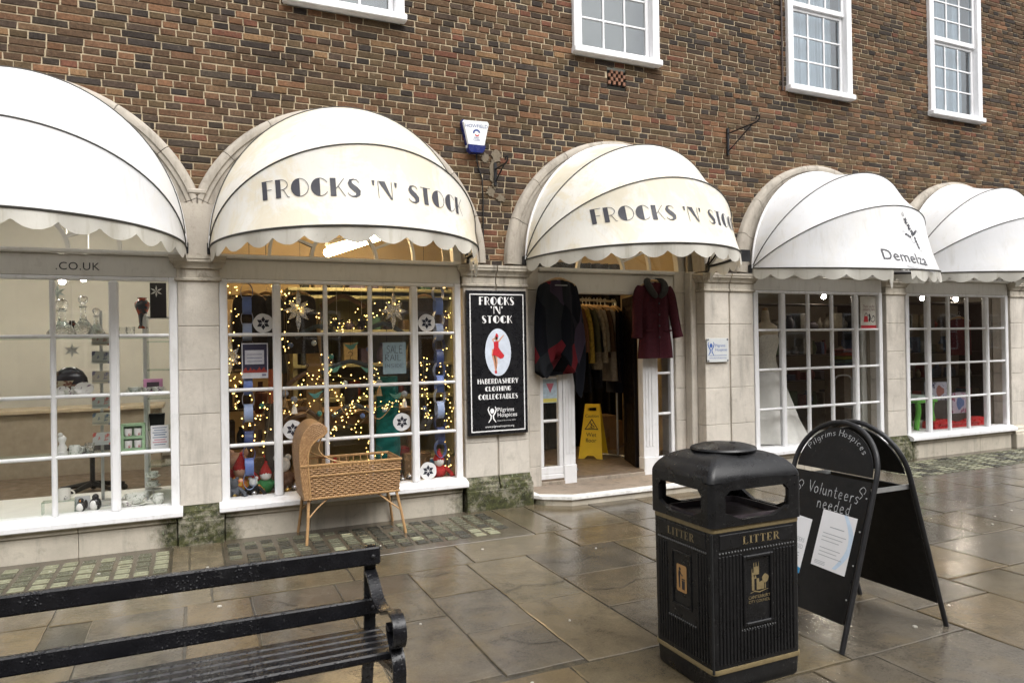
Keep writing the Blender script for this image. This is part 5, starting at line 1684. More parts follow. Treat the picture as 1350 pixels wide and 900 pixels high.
# ---- wet floor sign just inside the door
t = thing('wet_floor_sign', 'yellow plastic wet floor sign standing inside the shop door', 'warning sign', (4.45, 7.525, .16), (0, 0, rad(-40.8)))
M_yel = mat('yellow_plastic', (.72, .53, .03), .4, .06, 10)
for s in (-1, 1):
    def yp(a, zz, o): return (a, s * (.20 * (1 - zz / .64) + .018 + o), zz)
    mb = MB()
    wq = lambda zz: .145 - .055 * zz / .63
    def yb(a0, a1, b0, b1):
        pts = [(-wq(b0) if a0 < -.5 else a0, b0), (wq(b0) if a1 > .5 else a1, b0), (wq(b1) if a1 > .5 else a1, b1), (-wq(b1) if a0 < -.5 else a0, b1)]
        mb.loft([[yp(a, b, o) for a, b in pts] for o in (0, -.014)])
    yb(-1, 1, .06, .55); yb(-1, 1, .592, .635); yb(-1, -.05, .55, .592); yb(.05, 1, .55, .592)
    yb(-1, -.075, 0, .06); yb(.075, 1, 0, .06)
    mb.add([yp(-.075, .0, 0), yp(-.04, .035, 0), yp(.04, .035, 0), yp(.075, 0, 0), yp(.075, .06, 0), yp(-.075, .06, 0)], [(0, 1, 5), (1, 2, 4, 5), (2, 3, 4)])
    mb.build('panel', M_yel, t, local=True)
yq = lambda a, b: (a, -(.20 * (1 - b / .64) + .0205), b)
mb = MB(); write_font(mb, 'Caution', lambda a, b: yq(a, .478 + b), .052, 'CENTER'); write_font(mb, 'Wet', lambda a, b: yq(a, .255 + b), .066, 'CENTER'); write_font(mb, 'floor', lambda a, b: yq(a, .19 + b), .066, 'CENTER')
tri = [(-.085, .335), (.085, .335), (0, .465)]; tin = [(-.066, .346), (.066, .346), (0, .446)]
for i in range(3):
    j = (i + 1) % 3; mb.add([yq(*tri[i]), yq(*tri[j]), yq(*tin[j]), yq(*tin[i])], [(0, 1, 2, 3)])
for A, Bq in (stroke([(-.015, .412), (.002, .385), (-.012, .368), (.012, .358)], .012), stroke([(.002, .387), (.024, .378), (.034, .362)], .011), stroke([(-.008, .402), (.02, .408)], .007), stroke([(-.035, .354), (.035, .354)], .005)): mb.ribbon(A, Bq, yq)
mb.quad(*[yq(-.018 + .009 * math.cos(k), .425 + .009 * math.sin(k)) for k in np.linspace(0, 2 * PI, 10)[:-1]])
mb.build('lettering', M_print_black, t, local=True, recalc=False)
# ================================================================ CLOTHES AT THE DOOR
def cloth_mat(name, col, var=.2, vs=25, rough=.85):
    return mat(name, col, rough, var, vs, .25, 180, spec=.2, local=True)
def hanger(t, w_, zt, m=None, y=0):
    """wooden hanger in the thing's own frame, its shoulder at zt"""
    m = m or M_wood
    mb = MB(); mb.tube(spline([(-w_, y, zt - .07), (-w_ * .5, y, zt - .025), (0, y, zt), (w_ * .5, y, zt - .025), (w_, y, zt - .07)], 4), .011, 6, flat=(1.3, .8)); mb.build('hanger', m, t, local=True, smooth=60)
    mb = MB(); mb.tube(spline([(0, y, zt), (0, y, zt + .04), (.018, y, zt + .062), (.012, y, zt + .088), (-.014, y, zt + .085), (-.018, y, zt + .068)], 4), .0025, 5); mb.build('hanger_hook', M_strap, t, local=True)
def body_mesh(prof, depth, folds, r_, amp, hem=None, n=40):
    """prof: list of (z, left, right); rings round the garment, with folds growing downwards"""
    rings = []
    prof = spline(prof, 4)
    zt, zb = prof[0][0], prof[-1][0]
    ph = r_.uniform(0, 6)
    for z_, l, r2 in prof:
        k = (zt - z_) / (zt - zb)
        ring = []
        c, h = (l + r2) / 2, (r2 - l) / 2
        for i in range(n):
            a = 2 * PI * i / n
            x, y = math.cos(a), math.sin(a)
            f = amp * (.25 + k) * math.sin(folds * a + ph + 1.2 * math.sin(k * 3)) + amp * .6 * k * math.sin(round(folds * 2.2) * a + ph * 2 + 2 * k) + amp * .25 * math.sin(11 * a + 7 * k + ph)
            dz = hem(c + h * x) * k if hem else 0
            ring.append((c + h * x + f * x * .3, (depth * (.5 + .5 * min(1, k * 2)) + f) * y, z_ + dz))
        rings.append(ring)
    return rings
r5 = random.Random(21)
# patchwork poncho left of the door
def poncho_mat():
    m, tt, p = nodes('patchwork_wool')
    v = objc(tt)
    mp = N(tt, 'ShaderNodeMapping'); mp.inputs['Scale'].default_value = (7, 2, 3.2); tt.links.new(v, mp.inputs['Vector'])
    vo = N(tt, 'ShaderNodeTexVoronoi', Scale=1.0); tt.links.new(mp.outputs[0], vo.inputs['Vector'])
    rp = tt.nodes.new('ShaderNodeValToRGB'); sp = N(tt, 'ShaderNodeSeparateColor'); tt.links.new(vo.outputs['Color'], sp.inputs[0]); tt.links.new(sp.outputs[0], rp.inputs[0])
    cr = rp.color_ramp; cr.interpolation = 'CONSTANT'
    cr.elements[0].color = (.007, .008, .012, 1); cr.elements[1].position = .38; cr.elements[1].color = (.018, .02, .024, 1)
    for q, c in ((.55, (.09, .010, .014, 1)), (.72, (.03, .022, .035, 1)), (.86, (.012, .012, .016, 1))):
        e = cr.elements.new(q); e.color = tuple(x * 1.5 for x in c[:3]) + (1,)
    tt.links.new(rp.outputs[0], p.inputs['Base Color']); p.inputs['Roughness'].default_value = .95; p.inputs['Specular IOR Level'].default_value = .15
    bump(tt, p, noise(tt, 160, 3, .6, v), .3, .004)
    return m
t = thing('poncho', 'dark patchwork poncho on a wooden hanger left of the shop door', 'poncho', (3.385, 6.36, 2.245))
hanger(t, .19, -.055)
mb = MB()
hem = lambda x: .22 * math.exp(-((x - .0) / .10) ** 2) - (.10 if x > .17 else 0) * 1.0 - .10 * max(0, (x - .12)) / .1 - .04 * math.sin(x * 30)
prof = [(-.075, -.05, .05), (-.085, -.12, .12), (-.11, -.19, .19), (-.16, -.235, .22), (-.30, -.262, .25), (-.50, -.28, .285), (-.70, -.285, .29), (-.85, -.285, .27), (-1.03, -.27, .235)]
mb.loft(body_mesh(prof, .055, 5, r5, .035, hem, 64), True, True); mb.build('drape', poncho_mat(), t, local=True, smooth=70)
mb = MB(); mb.box(-.07, .07, -.062, -.056, -.135, -.122); mb.build('inner_label', mat('cloth_label', (.2, .2, .2), .7), t, local=True)
# maroon coat right of the door
t = thing('coat', 'maroon wool coat with dark fur collar hanging right of the shop door', 'coat', (4.545, 6.36, 2.245))
hanger(t, .17, -.05)
M_mar = cloth_mat('maroon_wool', (.048, .008, .014), .25, 30)
mb = MB(); prof = [(-.075, -.06, .06), (-.10, -.14, .14), (-.14, -.19, .185), (-.30, -.195, .19), (-.50, -.185, .185), (-.72, -.205, .215), (-.885, -.215, .225)]
mb.loft(body_mesh(prof, .07, 4, r5, .016, None, 48), True, True); mb.build('body', M_mar, t, local=True, smooth=70)
for s in (-1, 1):
    mb = MB(); mb.tube(spline([(s * .165, 0, -.125), (s * .215, -.01, -.25), (s * .24, -.03, -.45), (s * .255, -.05, -.60), (s * .265, -.055, -.665)], 4), [.05, .058, .062, .062, .060, .058, .058, .058, .056, .056, .056, .056, .056, .058, .060, .062, .062], 12, flat=(1, .8)); mb.build('sleeve', M_mar, t, local=True, smooth=70)
mb = MB()
for s in (-1, 1):
    mb.tube(spline([(s * .03, .03, -.05), (s * .09, .0, -.055), (s * .105, -.05, -.11), (s * .075, -.075, -.18), (s * .02, -.08, -.235)], 4), [.02, .024, .028, .031, .034, .036, .037, .038, .038, .038, .038, .037, .036, .034, .032, .028, .02], 9)
mb.build('collar', mat('dark_fur', (.028, .028, .026), .95, .5, 90, .8, 120, local=True), t, local=True, smooth=80)
for k in range(4):
    mb = MB(); mb.ball((.01, -.076, -.30 - .12 * k), .012, 8, 5, (1, .5, 1)); mb.build('button', M_print_black, t, local=True, smooth=60)
for s in (-1, 1):
    mb = MB(); mb.box(s * .12 - .05, s * .12 + .05, -.080, -.066, -.60, -.58, .004); mb.build('pocket_flap', M_mar, t, local=True)
mb = MB(); mb.box(.004, .009, -.077, -.068, -.87, -.25); mb.build('front_seam', M_mar, t, local=True)
# rail of clothes inside
RA0, RA1 = Vector((3.70, 6.95, 2.03)), Vector((4.68, 7.34, 2.03))
t = thing('clothes_rail', 'metal clothes rail packed with hangers inside the open door', 'clothes rail', (4.06, 7.08, .16))
mb = MB(); mb.tube([RA0, RA1], .013, 8); mb.build('bar', M_strap, t)
for p in (RA0, RA1):
    mb = MB(); mb.tube([p, (p.x, p.y, .18)], .013, 8); mb.build('upright', M_strap, t)
    d = Vector((-.42, .9, 0)) * .22
    mb = MB(); mb.tube([(p.x - d.x, p.y - d.y, .175), (p.x + d.x, p.y + d.y, .175)], .013, 8); mb.build('foot', M_strap, t)
mb = MB(); mb.box(3.4, 5.0, 6.70, 6.74, 2.07, 2.10, .004); tag(mb.build('timber_batten', M_wood), 'bare timber batten across the doorway above the clothes rail', 'batten')
GAR = [('sage green knitted cardigan nearest the poncho on the rail', 'cardigan', (.13, .135, .10), .95, .17, 'knit'), ('black spotted blouse on the rail beside the sage cardigan', 'blouse', (.015, .014, .016), .85, .16, ''),
       ('mustard yellow jacket on the rail', 'jacket', (.30, .20, .035), .62, .17, 'sleeve'), ('black dress on the rail right of the mustard jacket', 'dress', (.008, .008, .010), 1.25, .19, ''),
       ('dark teal skirt low on the rail under the yellow jacket', 'skirt', (.008, .05, .045), 1.15, .17, ''), ('beige crocheted cardigan in the middle of the rail', 'cardigan', (.27, .22, .155), .95, .19, 'sleeve'),
       ('black coat on the rail behind the beige cardigan', 'coat', (.010, .009, .011), 1.2, .20, ''), ('pale stone coloured long dress towards the right of the rail', 'dress', (.40, .34, .27), 1.12, .20, ''),
       ('brown blouse on the rail behind the pale dress', 'blouse', (.09, .05, .028), .8, .17, ''), ('dark floral dress at the right end of the rail', 'dress', (.03, .022, .026), 1.15, .19, ''), ('navy long coat at the far end of the rail', 'coat', (.010, .012, .022), 1.3, .2, ''),
       ('grey ribbed jumper near the left end of the rail', 'jumper', (.10, .10, .095), .7, .17, ''), ('cream blouse between the beige cardigan and the pale dress', 'blouse', (.36, .31, .24), .72, .16, ''), ('rust brown cardigan behind the mustard jacket', 'cardigan', (.13, .055, .025), .8, .17, ''), ('olive jacket between the black coat and the pale dress', 'jacket', (.075, .07, .035), .85, .18, '')]
for i, (lb, cat_, col, ln, wd, kind) in enumerate(GAR):
    f = [.16, .22, .32, .40, .18, .52, .60, .80, .72, .94, .98, .10, .66, .26, .46][i]
    p = RA0.lerp(RA1, f); ln *= .84; wd *= .9
    ang = rad(25) + rad(62) + rad([8, -6, 10, -4, 6, 14, -8, 12, 4, -5, 3, 5, -3, 4, 2][i])
    t = thing(cat_, lb, cat_, (p.x, p.y, 2.03), (0, 0, ang), 'clothes on the rail inside the door')
    top = -.055 if 'skirt' not in cat_ else -.62
    hanger(t, wd, -.06)
    m = cloth_mat('cloth_%d' % i, col, .45 if kind or i in (1, 9) else .2, 60 if i in (1, 9) else 30)
    mb = MB()
    if cat_ == 'skirt': prof = [(top, -.12, .12), (top - .05, -.13, .13), (top - .3, -.17, .17), (-ln, -.21, .21)]
    else: prof = [(-.08, -.05, .05), (-.11, -wd * .8, wd * .8), (-.16, -wd, wd), (-.4, -wd * .95, wd * .95), (-ln * .75, -wd * 1.02, wd * 1.02), (-ln, -wd * 1.12, wd * 1.12)]
    mb.loft(body_mesh(prof, .045, 5, r5, .014, None, 36), True, True); mb.build('body', m, t, local=True, smooth=70)
    for s in (-1, 1):
        if cat_ in ('skirt', 'dress'): continue
        L = .62 if kind == 'sleeve' else .5
        mb = MB(); mb.tube(spline([(s * wd * .9, 0, -.13), (s * (wd + .03), -.02, -.3), (s * (wd + .045), -.03, -.1 - L)], 4), .045, 9, flat=(1, .75)); mb.build('sleeve', m, t, local=True, smooth=70)
# cartons behind the sign
for (x, y, w_, h_, lb) in ((4.86, 7.98, .26, .44, 'tall brown cardboard carton behind the wet floor sign'), (5.12, 8.2, .22, .34, 'smaller brown carton beside the tall carton')):
    t = thing('cardboard_box', lb, 'box', (x, y, .16))
    mb = MB(); mb.box(x - w_ / 2, x + w_ / 2, y - .13, y + .13, .16, .16 + h_ * .62, .003); mb.build('carton', mat('cardboard', (.33, .21, .11), .8, .1, 20), t)
    mb = MB(); mb.box(x - w_ / 2 + .003, x + w_ / 2 - .003, y - .127, y + .127, .161 + h_ * .62, .16 + h_, .003); mb.build('lid', mat('cardboard', 0), t)
    mb = MB(); mb.box(x - .025, x + .025, y - .1315, y + .1315, .165, .158 + h_ * .62); mb.build('tape', mat('parcel_tape', (.25, .15, .07), .3), t)
# print stuck in the left sidelight
t = thing('poster', 'small colourful poster in the glass strip left of the door', 'poster', (3.335, 6.50, 1.0))
mb = MB(); mb.box(3.258, 3.425, 6.5035, 6.5065, .93, 1.235); mb.build('sheet', mat('poster_pale', (.42, .52, .60), .6, .25, 22), t)
mb = MB(); mb.quad((3.262, 6.5028, .935), (3.42, 6.5028, .935), (3.42, 6.5028, .975), (3.262, 6.5028, .975)); mb.build('yellow_strip', mat('yellow_print', (.6, .52, .12), .6), t, recalc=False)
mb = MB(); mb.quad((3.30, 6.5028, 1.13), (3.39, 6.5028, 1.13), (3.345, 6.5028, 1.03)); write_font(mb, 'Lottery', lambda a, b: (3.275 + a, 6.5028, 1.18 + b), .045); mb.build('print', mat('pink_print', (.45, .12, .16), .6), t, recalc=False)

# ================================================================ SHOP LIGHTING
def tube_light(a, b, label, col, s):
    a, b = Vector(a), Vector(b)
    t = thing('tube_light', label, 'ceiling light', tuple((a + b) / 2))
    mb = MB(); mb.tube([a, b], .045, 10); mb.build('tube', emit_mat('tube_glow', col, s), t)
    up = Vector((0, 0, .05))
    mb = MB(); mb.tube([a + up * 1.6, b + up * 1.6], .035, 4); mb.build('batten', M_white, t)
    for p in (a, b):
        q = p.lerp((a + b) / 2, .2)
        mb = MB(); mb.tube([q + up, (q.x, q.y, 3.5)], .004, 5); mb.build('suspension_rod', M_strap, t)
tube_light(at(432, 333, 7.3), at(520, 306, 9.0), 'warm fluorescent tube seen through the fanlight of the christmas window', (1, .70, .34), 34)
def spot(p, label, s, r_=.035, col=(1, .9, .74)):
    t = thing('spotlight', label, 'spotlight', (p.x, p.y, p.z))
    d = (Vector((p.x - 1.0, 5.5, 1.4)) - p).normalized()
    mb = MB(); mb.tube([p + d * .002, p + d * .012], r_, 12); mb.build('lens', emit_mat('spot_glow', col, s), t)
    mb = MB(); mb.tube([p - d * .12, p - d * .02, p], [r_ * .7, r_ * 1.1, r_ * 1.15], 12); mb.build('can', M_white, t)
    mb = MB(); mb.tube([p - d * .1, (p.x - d.x * .1, p.y - d.y * .1, 3.5)], .006, 5); mb.build('stem', M_white, t)
spot(at(1086, 391, 8.2), 'spotlight glowing at the top of the bridal window', 260)
spot(at(1216, 393, 8.0), 'left of two spotlights in the toy window', 160)
spot(at(1260, 394, 7.6), 'right of two spotlights in the toy window', 160)
spot(at(82, 371, 8.3), 'left spotlight in the china shop', 60, .03)
spot(at(110, 367, 8.0), 'middle spotlight in the china shop', 60, .03)
# china shop: two ceiling panels light the room
for x, lb in ((-1.9, 'square ceiling light panel at the left of the china shop'), (-.7, 'square ceiling light panel nearer the pilaster in the china shop')):
    t = thing('ceiling_panel', lb, 'ceiling light', (x, 7.6, 3.44))
    mb = MB(); mb.box(x - .25, x + .25, 7.35, 7.85, 3.435, 3.445); mb.build('diffuser', emit_mat('panel_glow', (1, .94, .84), 20), t)
    mb = MB(); mb.box(x - .28, x + .28, 7.32, 7.88, 3.446, 3.50); mb.build('tray', M_white, t)
# ================================================================ CHINA SHOP WINDOW (left)
M_china = mat('white_china', (.74, .73, .70), .18, .04, 10)
M_floral = None
def floral_mat(name, base, spot_c, sc=26, th=.55):
    m, tt, p = nodes(name)
    v = objc(tt)
    f = ramp(tt, noise(tt, sc, 3, .6, v), th, th + .06)
    tt.links.new(mixc(tt, f, base, spot_c), p.inputs['Base Color']); p.inputs['Roughness'].default_value = .2
    return m
M_floral = floral_mat('floral_china', (.72, .70, .66), (.20, .12, .18), 34, .56); M_floral2 = floral_mat('green_sprig_china', (.70, .71, .66), (.22, .28, .2), 60, .58)
M_cut = None
def crystal_mat():
    m, tt, p = nodes('cut_crystal')
    p.inputs['Base Color'].default_value = (.95, .96, .95, 1); p.inputs['Roughness'].default_value = .03; p.inputs['Transmission Weight'].default_value = 1; p.inputs['IOR'].default_value = 1.5
    vo = N(tt, 'ShaderNodeTexVoronoi', Scale=60); tt.links.new(objc(tt), vo.inputs['Vector'])
    bump(tt, p, vo.outputs['Distance'], .6, .01)
    return m
M_cut = crystal_mat()
M_shelfg = glass_mat('shelf_glass', (.86, .93, .90), .10, .6)
for zz, lb in ((1.628, 'top glass shelf with decanters in the china shop window'), (1.178, 'middle glass shelf with floral china in the left window'), (.728, 'lowest glass shelf with boxed mugs in the left window')):
    mb = MB(); mb.box(-2.1, -.17, 6.31, 6.62, zz, zz + .008, .002); tag(mb.build('glass_shelf', M_shelfg), lb, 'shelf')
def ground_at(u, v, Y):
    p = at(u, v, Y); return p.x, p.y, p.z
def cup(t, c, r_, h_, m, hd=1, flare=1.15):
    mb = MB(); mb.lathe([(r_ * .55, 0), (r_ * .6, .004), (r_ * .85, h_ * .3), (r_, h_ * .75), (r_ * flare, h_), (r_ * flare * .93, h_), (r_ * .8, h_ * .35), (r_ * .4, .008)], 18, c); mb.build('bowl', m, t, smooth=50)
    mb = MB(); mb.tube([(c[0] + hd * (r_ * .9 + .45 * r_ * math.sin(PI * k / 8)), c[1], c[2] + h_ * (.85 - .6 * k / 8)) for k in range(9)], r_ * .1, 6); mb.build('handle', m, t, smooth=60)
def mug(t, c, r_, h_, m, hd=1):
    mb = MB(); mb.lathe([(r_ * .92, 0), (r_, .006), (r_, h_), (r_ * .92, h_), (r_ * .9, .01)], 20, c); mb.build('bowl', m, t, smooth=40)
    mb = MB(); mb.tube([(c[0] + hd * (r_ + .55 * r_ * math.sin(PI * k / 8)), c[1], c[2] + h_ * (.85 - .65 * k / 8)) for k in range(9)], r_ * .13, 6); mb.build('handle', m, t, smooth=60)
def plate(t, c, r_, m, lean=0, nm='plate_disc', sz=1):
    prof = [(r_ * .5, 0), (r_ * .6, .004), (r_, .018), (r_ * .98, .021), (r_ * .6, .009), (r_ * .01, .008)]
    mb = MB(); mb.lathe(prof, 24)
    R3 = Matrix.Rotation(lean, 4, 'X')
    mb.v = [tuple(Vector(c) + R3 @ Vector((p[0], p[1] * sz, p[2]))) for p in mb.v]
    mb.build(nm, m, t, smooth=40)
def decanter(u, v, Y, h_, r_, label, zt):
    x, y, _ = ground_at(u, v, Y); z_ = zt
    t = thing('decanter', label, 'decanter', (x, y, z_))
    mb = MB(); mb.lathe([(r_ * .7, 0), (r_, h_ * .06), (r_ * .98, h_ * .14), (r_ * .7, h_ * .28), (r_ * .3, h_ * .42), (r_ * .22, h_ * .55), (r_ * .24, h_ * .68), (r_ * .36, h_ * .71), (r_ * .3, h_ * .72), (r_ * .1, h_ * .7)], 18, (x, y, z_)); mb.build('bottle', M_cut, t, smooth=30)
    mb = MB(); mb.ball((x, y, z_ + h_ * .87), r_ * .42, 12, 8); mb.lathe([(r_ * .15, h_ * .68), (r_ * .2, h_ * .76)], 10, (x, y, z_)); mb.build('stopper', M_cut, t, smooth=30)
decanter(82, 440, 6.42, .30, .105, 'wide crystal ship decanter at the left edge of the top shelf', 1.637)
decanter(110, 440, 6.45, .345, .085, 'tallest crystal decanter with round stopper on the top shelf', 1.637)
decanter(127, 440, 6.42, .24, .065, 'small square crystal decanter right of the tallest one', 1.637)
def vase(u, v, Y, h_, r_, z_, label, m):
    x, y, _ = ground_at(u, v, Y)
    t = thing('vase', label, 'vase', (x, y, z_))
    mb = MB(); mb.lathe([(r_ * .6, 0), (r_ * .62, h_ * .03), (r_ * .42, h_ * .12), (r_ * .55, h_ * .45), (r_ * .98, h_ * .72), (r_, h_ * .82), (r_ * .62, h_ * .92), (r_ * .55, h_ * .95), (r_ * .66, h_), (r_ * .55, h_), (r_ * .4, h_ * .9)], 20, (x, y, z_)); mb.build('pot', m, t, smooth=50)
vase(188, 433, 6.75, .26, .06, at(188, 433, 6.75).z, 'dark vase painted with red poppies on the white unit', floral_mat('poppy_vase', (.03, .035, .045), (.32, .05, .02), 14, .5))
vase(95, 440, 6.6, .14, .035, 1.637, 'small dark vase behind the decanters', floral_mat('dark_vase', (.025, .02, .022), (.2, .05, .03), 30, .55))
# white display unit with shelves at the right side
t = thing('display_unit', 'white display unit with shelves at the right of the china window', 'display unit', (-.23, 6.95, .3))
UX0, UX1 = -.34, .0
for x in (UX0 - .03, UX1): 
    mb = MB(); mb.box(x, x + .03, 6.72, 7.1, .3, 1.84, .003); mb.build('side', M_white, t)
for zz in (.55, .86, 1.12, 1.36, 1.60, 1.81):
    mb = MB(); mb.box(UX0, UX1, 6.72, 7.1, zz, zz + .01, .002); mb.build('shelf', M_shelfg if zz < 1.7 else M_white, t)
# dark picture with a snowflake
t = thing('picture', 'black panel with a white snowflake in the top right pane of the china window', 'picture', (-.20, 6.64, 1.8))
p0, p1 = at(198, 419, 6.62), at(219, 373, 6.62)
mb = MB(); mb.box(p0.x, p1.x, 6.62, 6.64, p0.z, p1.z, .002); mb.build('panel', mat('picture_black', (.012, .012, .016), .4), t)
def snow_rib(n=6):
    out = []
    for k in range(n):
        a = 2 * PI * k / n + PI / 2
        out.append(([(0, 0), (.5 * math.cos(a - .28), .5 * math.sin(a - .28)), (math.cos(a), math.sin(a))], [(0, 0), (.5 * math.cos(a + .28), .5 * math.sin(a + .28)), (math.cos(a), math.sin(a))]))
    return out
mb = MB(); c = at(206, 384, 6.617)
for A, Bq in snow_rib(): mb.ribbon(A, Bq, lambda a, b: (c.x + a * .05, c.y, c.z + b * .05))
mb.build('snowflake', M_china, t, recalc=False)
def star_ornament(u, v, Y, r_, label, m, n=6, group=None):
    c = at(u, v, Y)
    t = thing('star_ornament', label, 'ornament', tuple(c), group=group)
    mb = MB()
    pts = []
    for k in range(2 * n):
        a = PI * k / n + PI / 2; q = r_ if k % 2 == 0 else r_ * .38
        pts.append((c.x + q * math.cos(a), c.y, c.z + q * math.sin(a)))
    vs = pts + [(c.x, c.y - r_ * .16, c.z), (c.x, c.y + r_ * .16, c.z)]
    mb.add(vs, [(k, (k + 1) % (2 * n), 2 * n) for k in range(2 * n)] + [((k + 1) % (2 * n), k, 2 * n + 1) for k in range(2 * n)])
    mb.build('star', m, t)
    mb = MB(); mb.tube([(c.x, c.y, c.z + r_), (c.x, c.y, min(c.z + r_ + .5, 2.2))], .0015, 4); mb.build('thread', M_china, t)
star_ornament(95, 462, 6.40, .062, 'white star hanging over the floral china in the left window', M_china)
star_ornament(76, 385, 6.38, .06, 'pale star hanging by the decanter at the left edge', mat('pale_glass_star', (.55, .62, .6), .2))
# china on the middle shelf
def simple_cup(u, v, Y, zt, r_, h_, m, label, hd=-1, nm='teacup', big=False):
    p = at(u, v, Y); t = thing(nm, label, 'cup' if not big else 'mug', (p.x, p.y, zt))
    (mug if big else cup)(t, (p.x, p.y, zt), r_, h_, m, hd)
simple_cup(178, 514, 6.42, 1.187, .045, .055, M_floral2, 'left teacup on the middle shelf in the right pane')
simple_cup(208, 514, 6.40, 1.187, .043, .052, M_floral, 'teacup in front of the pink box on the middle shelf', 1)
simple_cup(107, 486, 6.55, 1.25, .032, .05, M_floral, 'small floral mug behind the china plates', -1, 'mug', True)
t = thing('gift_box', 'pink cup box on the middle shelf in the right pane', 'box', (-.24, 6.48, 1.187)); c = at(202, 513, 6.5)
mb = MB(); mb.box(c.x - .07, c.x + .07, 6.47, 6.55, 1.187, 1.30, .003); mb.build('carton', mat('pink_card', (.50, .22, .36), .5), t)
mb = MB(); mb.box(c.x - .045, c.x + .045, 6.467, 6.47, 1.205, 1.275); mb.build('window', mat('dark_window', (.05, .03, .04), .4), t)
for u, zr, lb, sz in ((111, .068, 'oval floral plate standing on the middle shelf', .78), (83, .05, 'floral lidded tin at the left end of the middle shelf', .8)):
    c = at(u, 510, 6.42)
    t = thing('plate', lb, 'plate', (c.x, 6.42, 1.187))
    plate(t, (c.x, 6.43, 1.187 + zr * sz), zr, M_floral, rad(80), 'plate_disc', sz)
    mb = MB(); mb.box(c.x - .03, c.x + .03, 6.40, 6.46, 1.187, 1.197, .002); mb.build('stand', M_china, t)
t = thing('serving_bowl', 'floral serving bowl at the left of the middle shelf', 'bowl', (at(85, 505, 6.55).x, 6.55, 1.187)); c = at(85, 500, 6.55)
mb = MB(); mb.lathe([(.04, 0), (.05, .01), (.085, .05), (.095, .09), (.088, .09), (.04, .02)], 20, (c.x, 6.55, 1.187 + .03)); mb.build('bowl', floral_mat('brown_floral', (.5, .42, .3), (.2, .08, .05), 30, .5), t, smooth=50)
mb = MB(); mb.lathe([(.045, 0), (.035, .03)], 14, (c.x, 6.55, 1.187)); mb.build('foot', M_china, t)
t = thing('tea_cosy', 'dark patterned tea cosy shape behind the oval floral plate', 'tea cosy', (at(92, 500, 6.54).x, 6.54, 1.187)); c = at(92, 500, 6.54)
mb = MB(); mb.lathe([(.125, 0), (.13, .07), (.12, .14), (.09, .19), (.045, .22), (.015, .225)], 20, (c.x, 6.54, 1.187), 1, .45); mb.build('cover', floral_mat('dark_knit', (.02, .018, .022), (.10, .05, .03), 18, .6), t, smooth=60)
mb = MB(); mb.lathe([(.131, .06), (.133, .075), (.130, .09)], 20, (c.x, 6.54, 1.187), 1, .45); mb.build('band', mat('knit_band', (.16, .08, .05), .9), t, smooth=60)
t = thing('counter', 'pale wooden counter at the back of the china shop', 'counter', (-1.2, 9.5, .16))
mb = MB(); mb.box(-2.3, -.3, 9.25, 9.8, .86, .90, .004); mb.build('top', mat('pale_wood', (.5, .42, .3), .5), t)
mb = MB(); mb.box(-2.26, -.34, 9.3, 9.78, .16, .859); mb.build('panel', mat('beige_panel', (.36, .31, .24), .7), t)
# spinner of cards
cx = at(133, 500, 6.62).x
t = thing('card_spinner', 'wire spinner of greeting cards behind the mullion in the china shop', 'card rack', (cx, 6.66, .3))
mb = MB(); mb.tube([(cx, 6.66, .3), (cx, 6.66, 1.86)], .012, 8); mb.build('pole', M_strap, t)
mb = MB(); mb.lathe([(.16, 0), (.16, .012), (.02, .03)], 20, (cx, 6.66, .3)); mb.build('base', M_strap, t)
rc2 = random.Random(3)
for k, v in enumerate((447, 471, 497, 530, 552, 578)):
    zz = at(133, v, 6.6).z
    mb = MB(); mb.box(cx - .06, cx + .075, 6.598, 6.604, zz - .05, zz + .05); o = mb.build('card', floral_mat('card_%d' % k, ((.62, .56, .46), (.6, .6, .58))[k % 2], ((.4, .12, .10), (.2, .2, .3), (.3, .28, .36), (.5, .16, .14), (.16, .2, .28), (.55, .12, .10))[k], 16, .52), t)
    mb = MB(); mb.tube([(cx - .065, 6.592, zz - .03), (cx + .08, 6.592, zz - .03)], .002, 4); mb.build('wire', M_strap, t)
# lowest shelf
c0, c1 = at(159, 590, 6.42), at(191, 553, 6.42)
t = thing('mug_gift_box', 'pale green gift box with two poppy mugs on the lowest shelf', 'gift box', ((c0.x + c1.x) / 2, 6.45, .737))
M_gbox = mat('green_card', (.30, .44, .27), .5); zb, zt2 = .737, .737 + (c1.z - c0.z)
mb = MB(); mb.box(c0.x, c1.x, 6.47, 6.52, zb, zt2); mb.build('back', M_gbox, t)
hh = zt2 - zb
for a, b in ((0, .1), (.45, .55), (.92, 1)):
    mb = MB(); mb.box(c0.x, c1.x, 6.42, 6.4699, zb + hh * a, zb + hh * b); mb.build('band', M_gbox, t)
for a, b in ((c0.x, c0.x + .022), (c1.x - .022, c1.x)):
    mb = MB(); mb.box(a, b, 6.4205, 6.4695, zb, zt2); mb.build('side', M_gbox, t)
M_poppy = floral_mat('poppy_mug', (.74, .72, .7), (.40, .02, .02), 22, .6)
for k in (0, 1):
    for sx in (-.035, .035):
        cc = ((c0.x + c1.x) / 2 + sx, 6.445, zb + hh * (.10 + .45 * k) + .002)
        mb = MB(); mb.lathe([(.026, 0), (.028, .01), (.03, .058), (.027, .058), (.024, .01)], 14, cc); mb.build('mug', M_poppy, t, smooth=40)
c0, c1 = at(199, 589, 6.40), at(222, 556, 6.40)
t = thing('price_notice', 'white printed notice on the lowest shelf of the china window', 'notice', ((c0.x + c1.x) / 2, 6.41, .737))
mb = MB(); mb.box(c0.x, c1.x, 6.405, 6.409, .737, .737 + c1.z - c0.z); mb.build('card', M_paper, t)
mb = MB(); mr = MB()
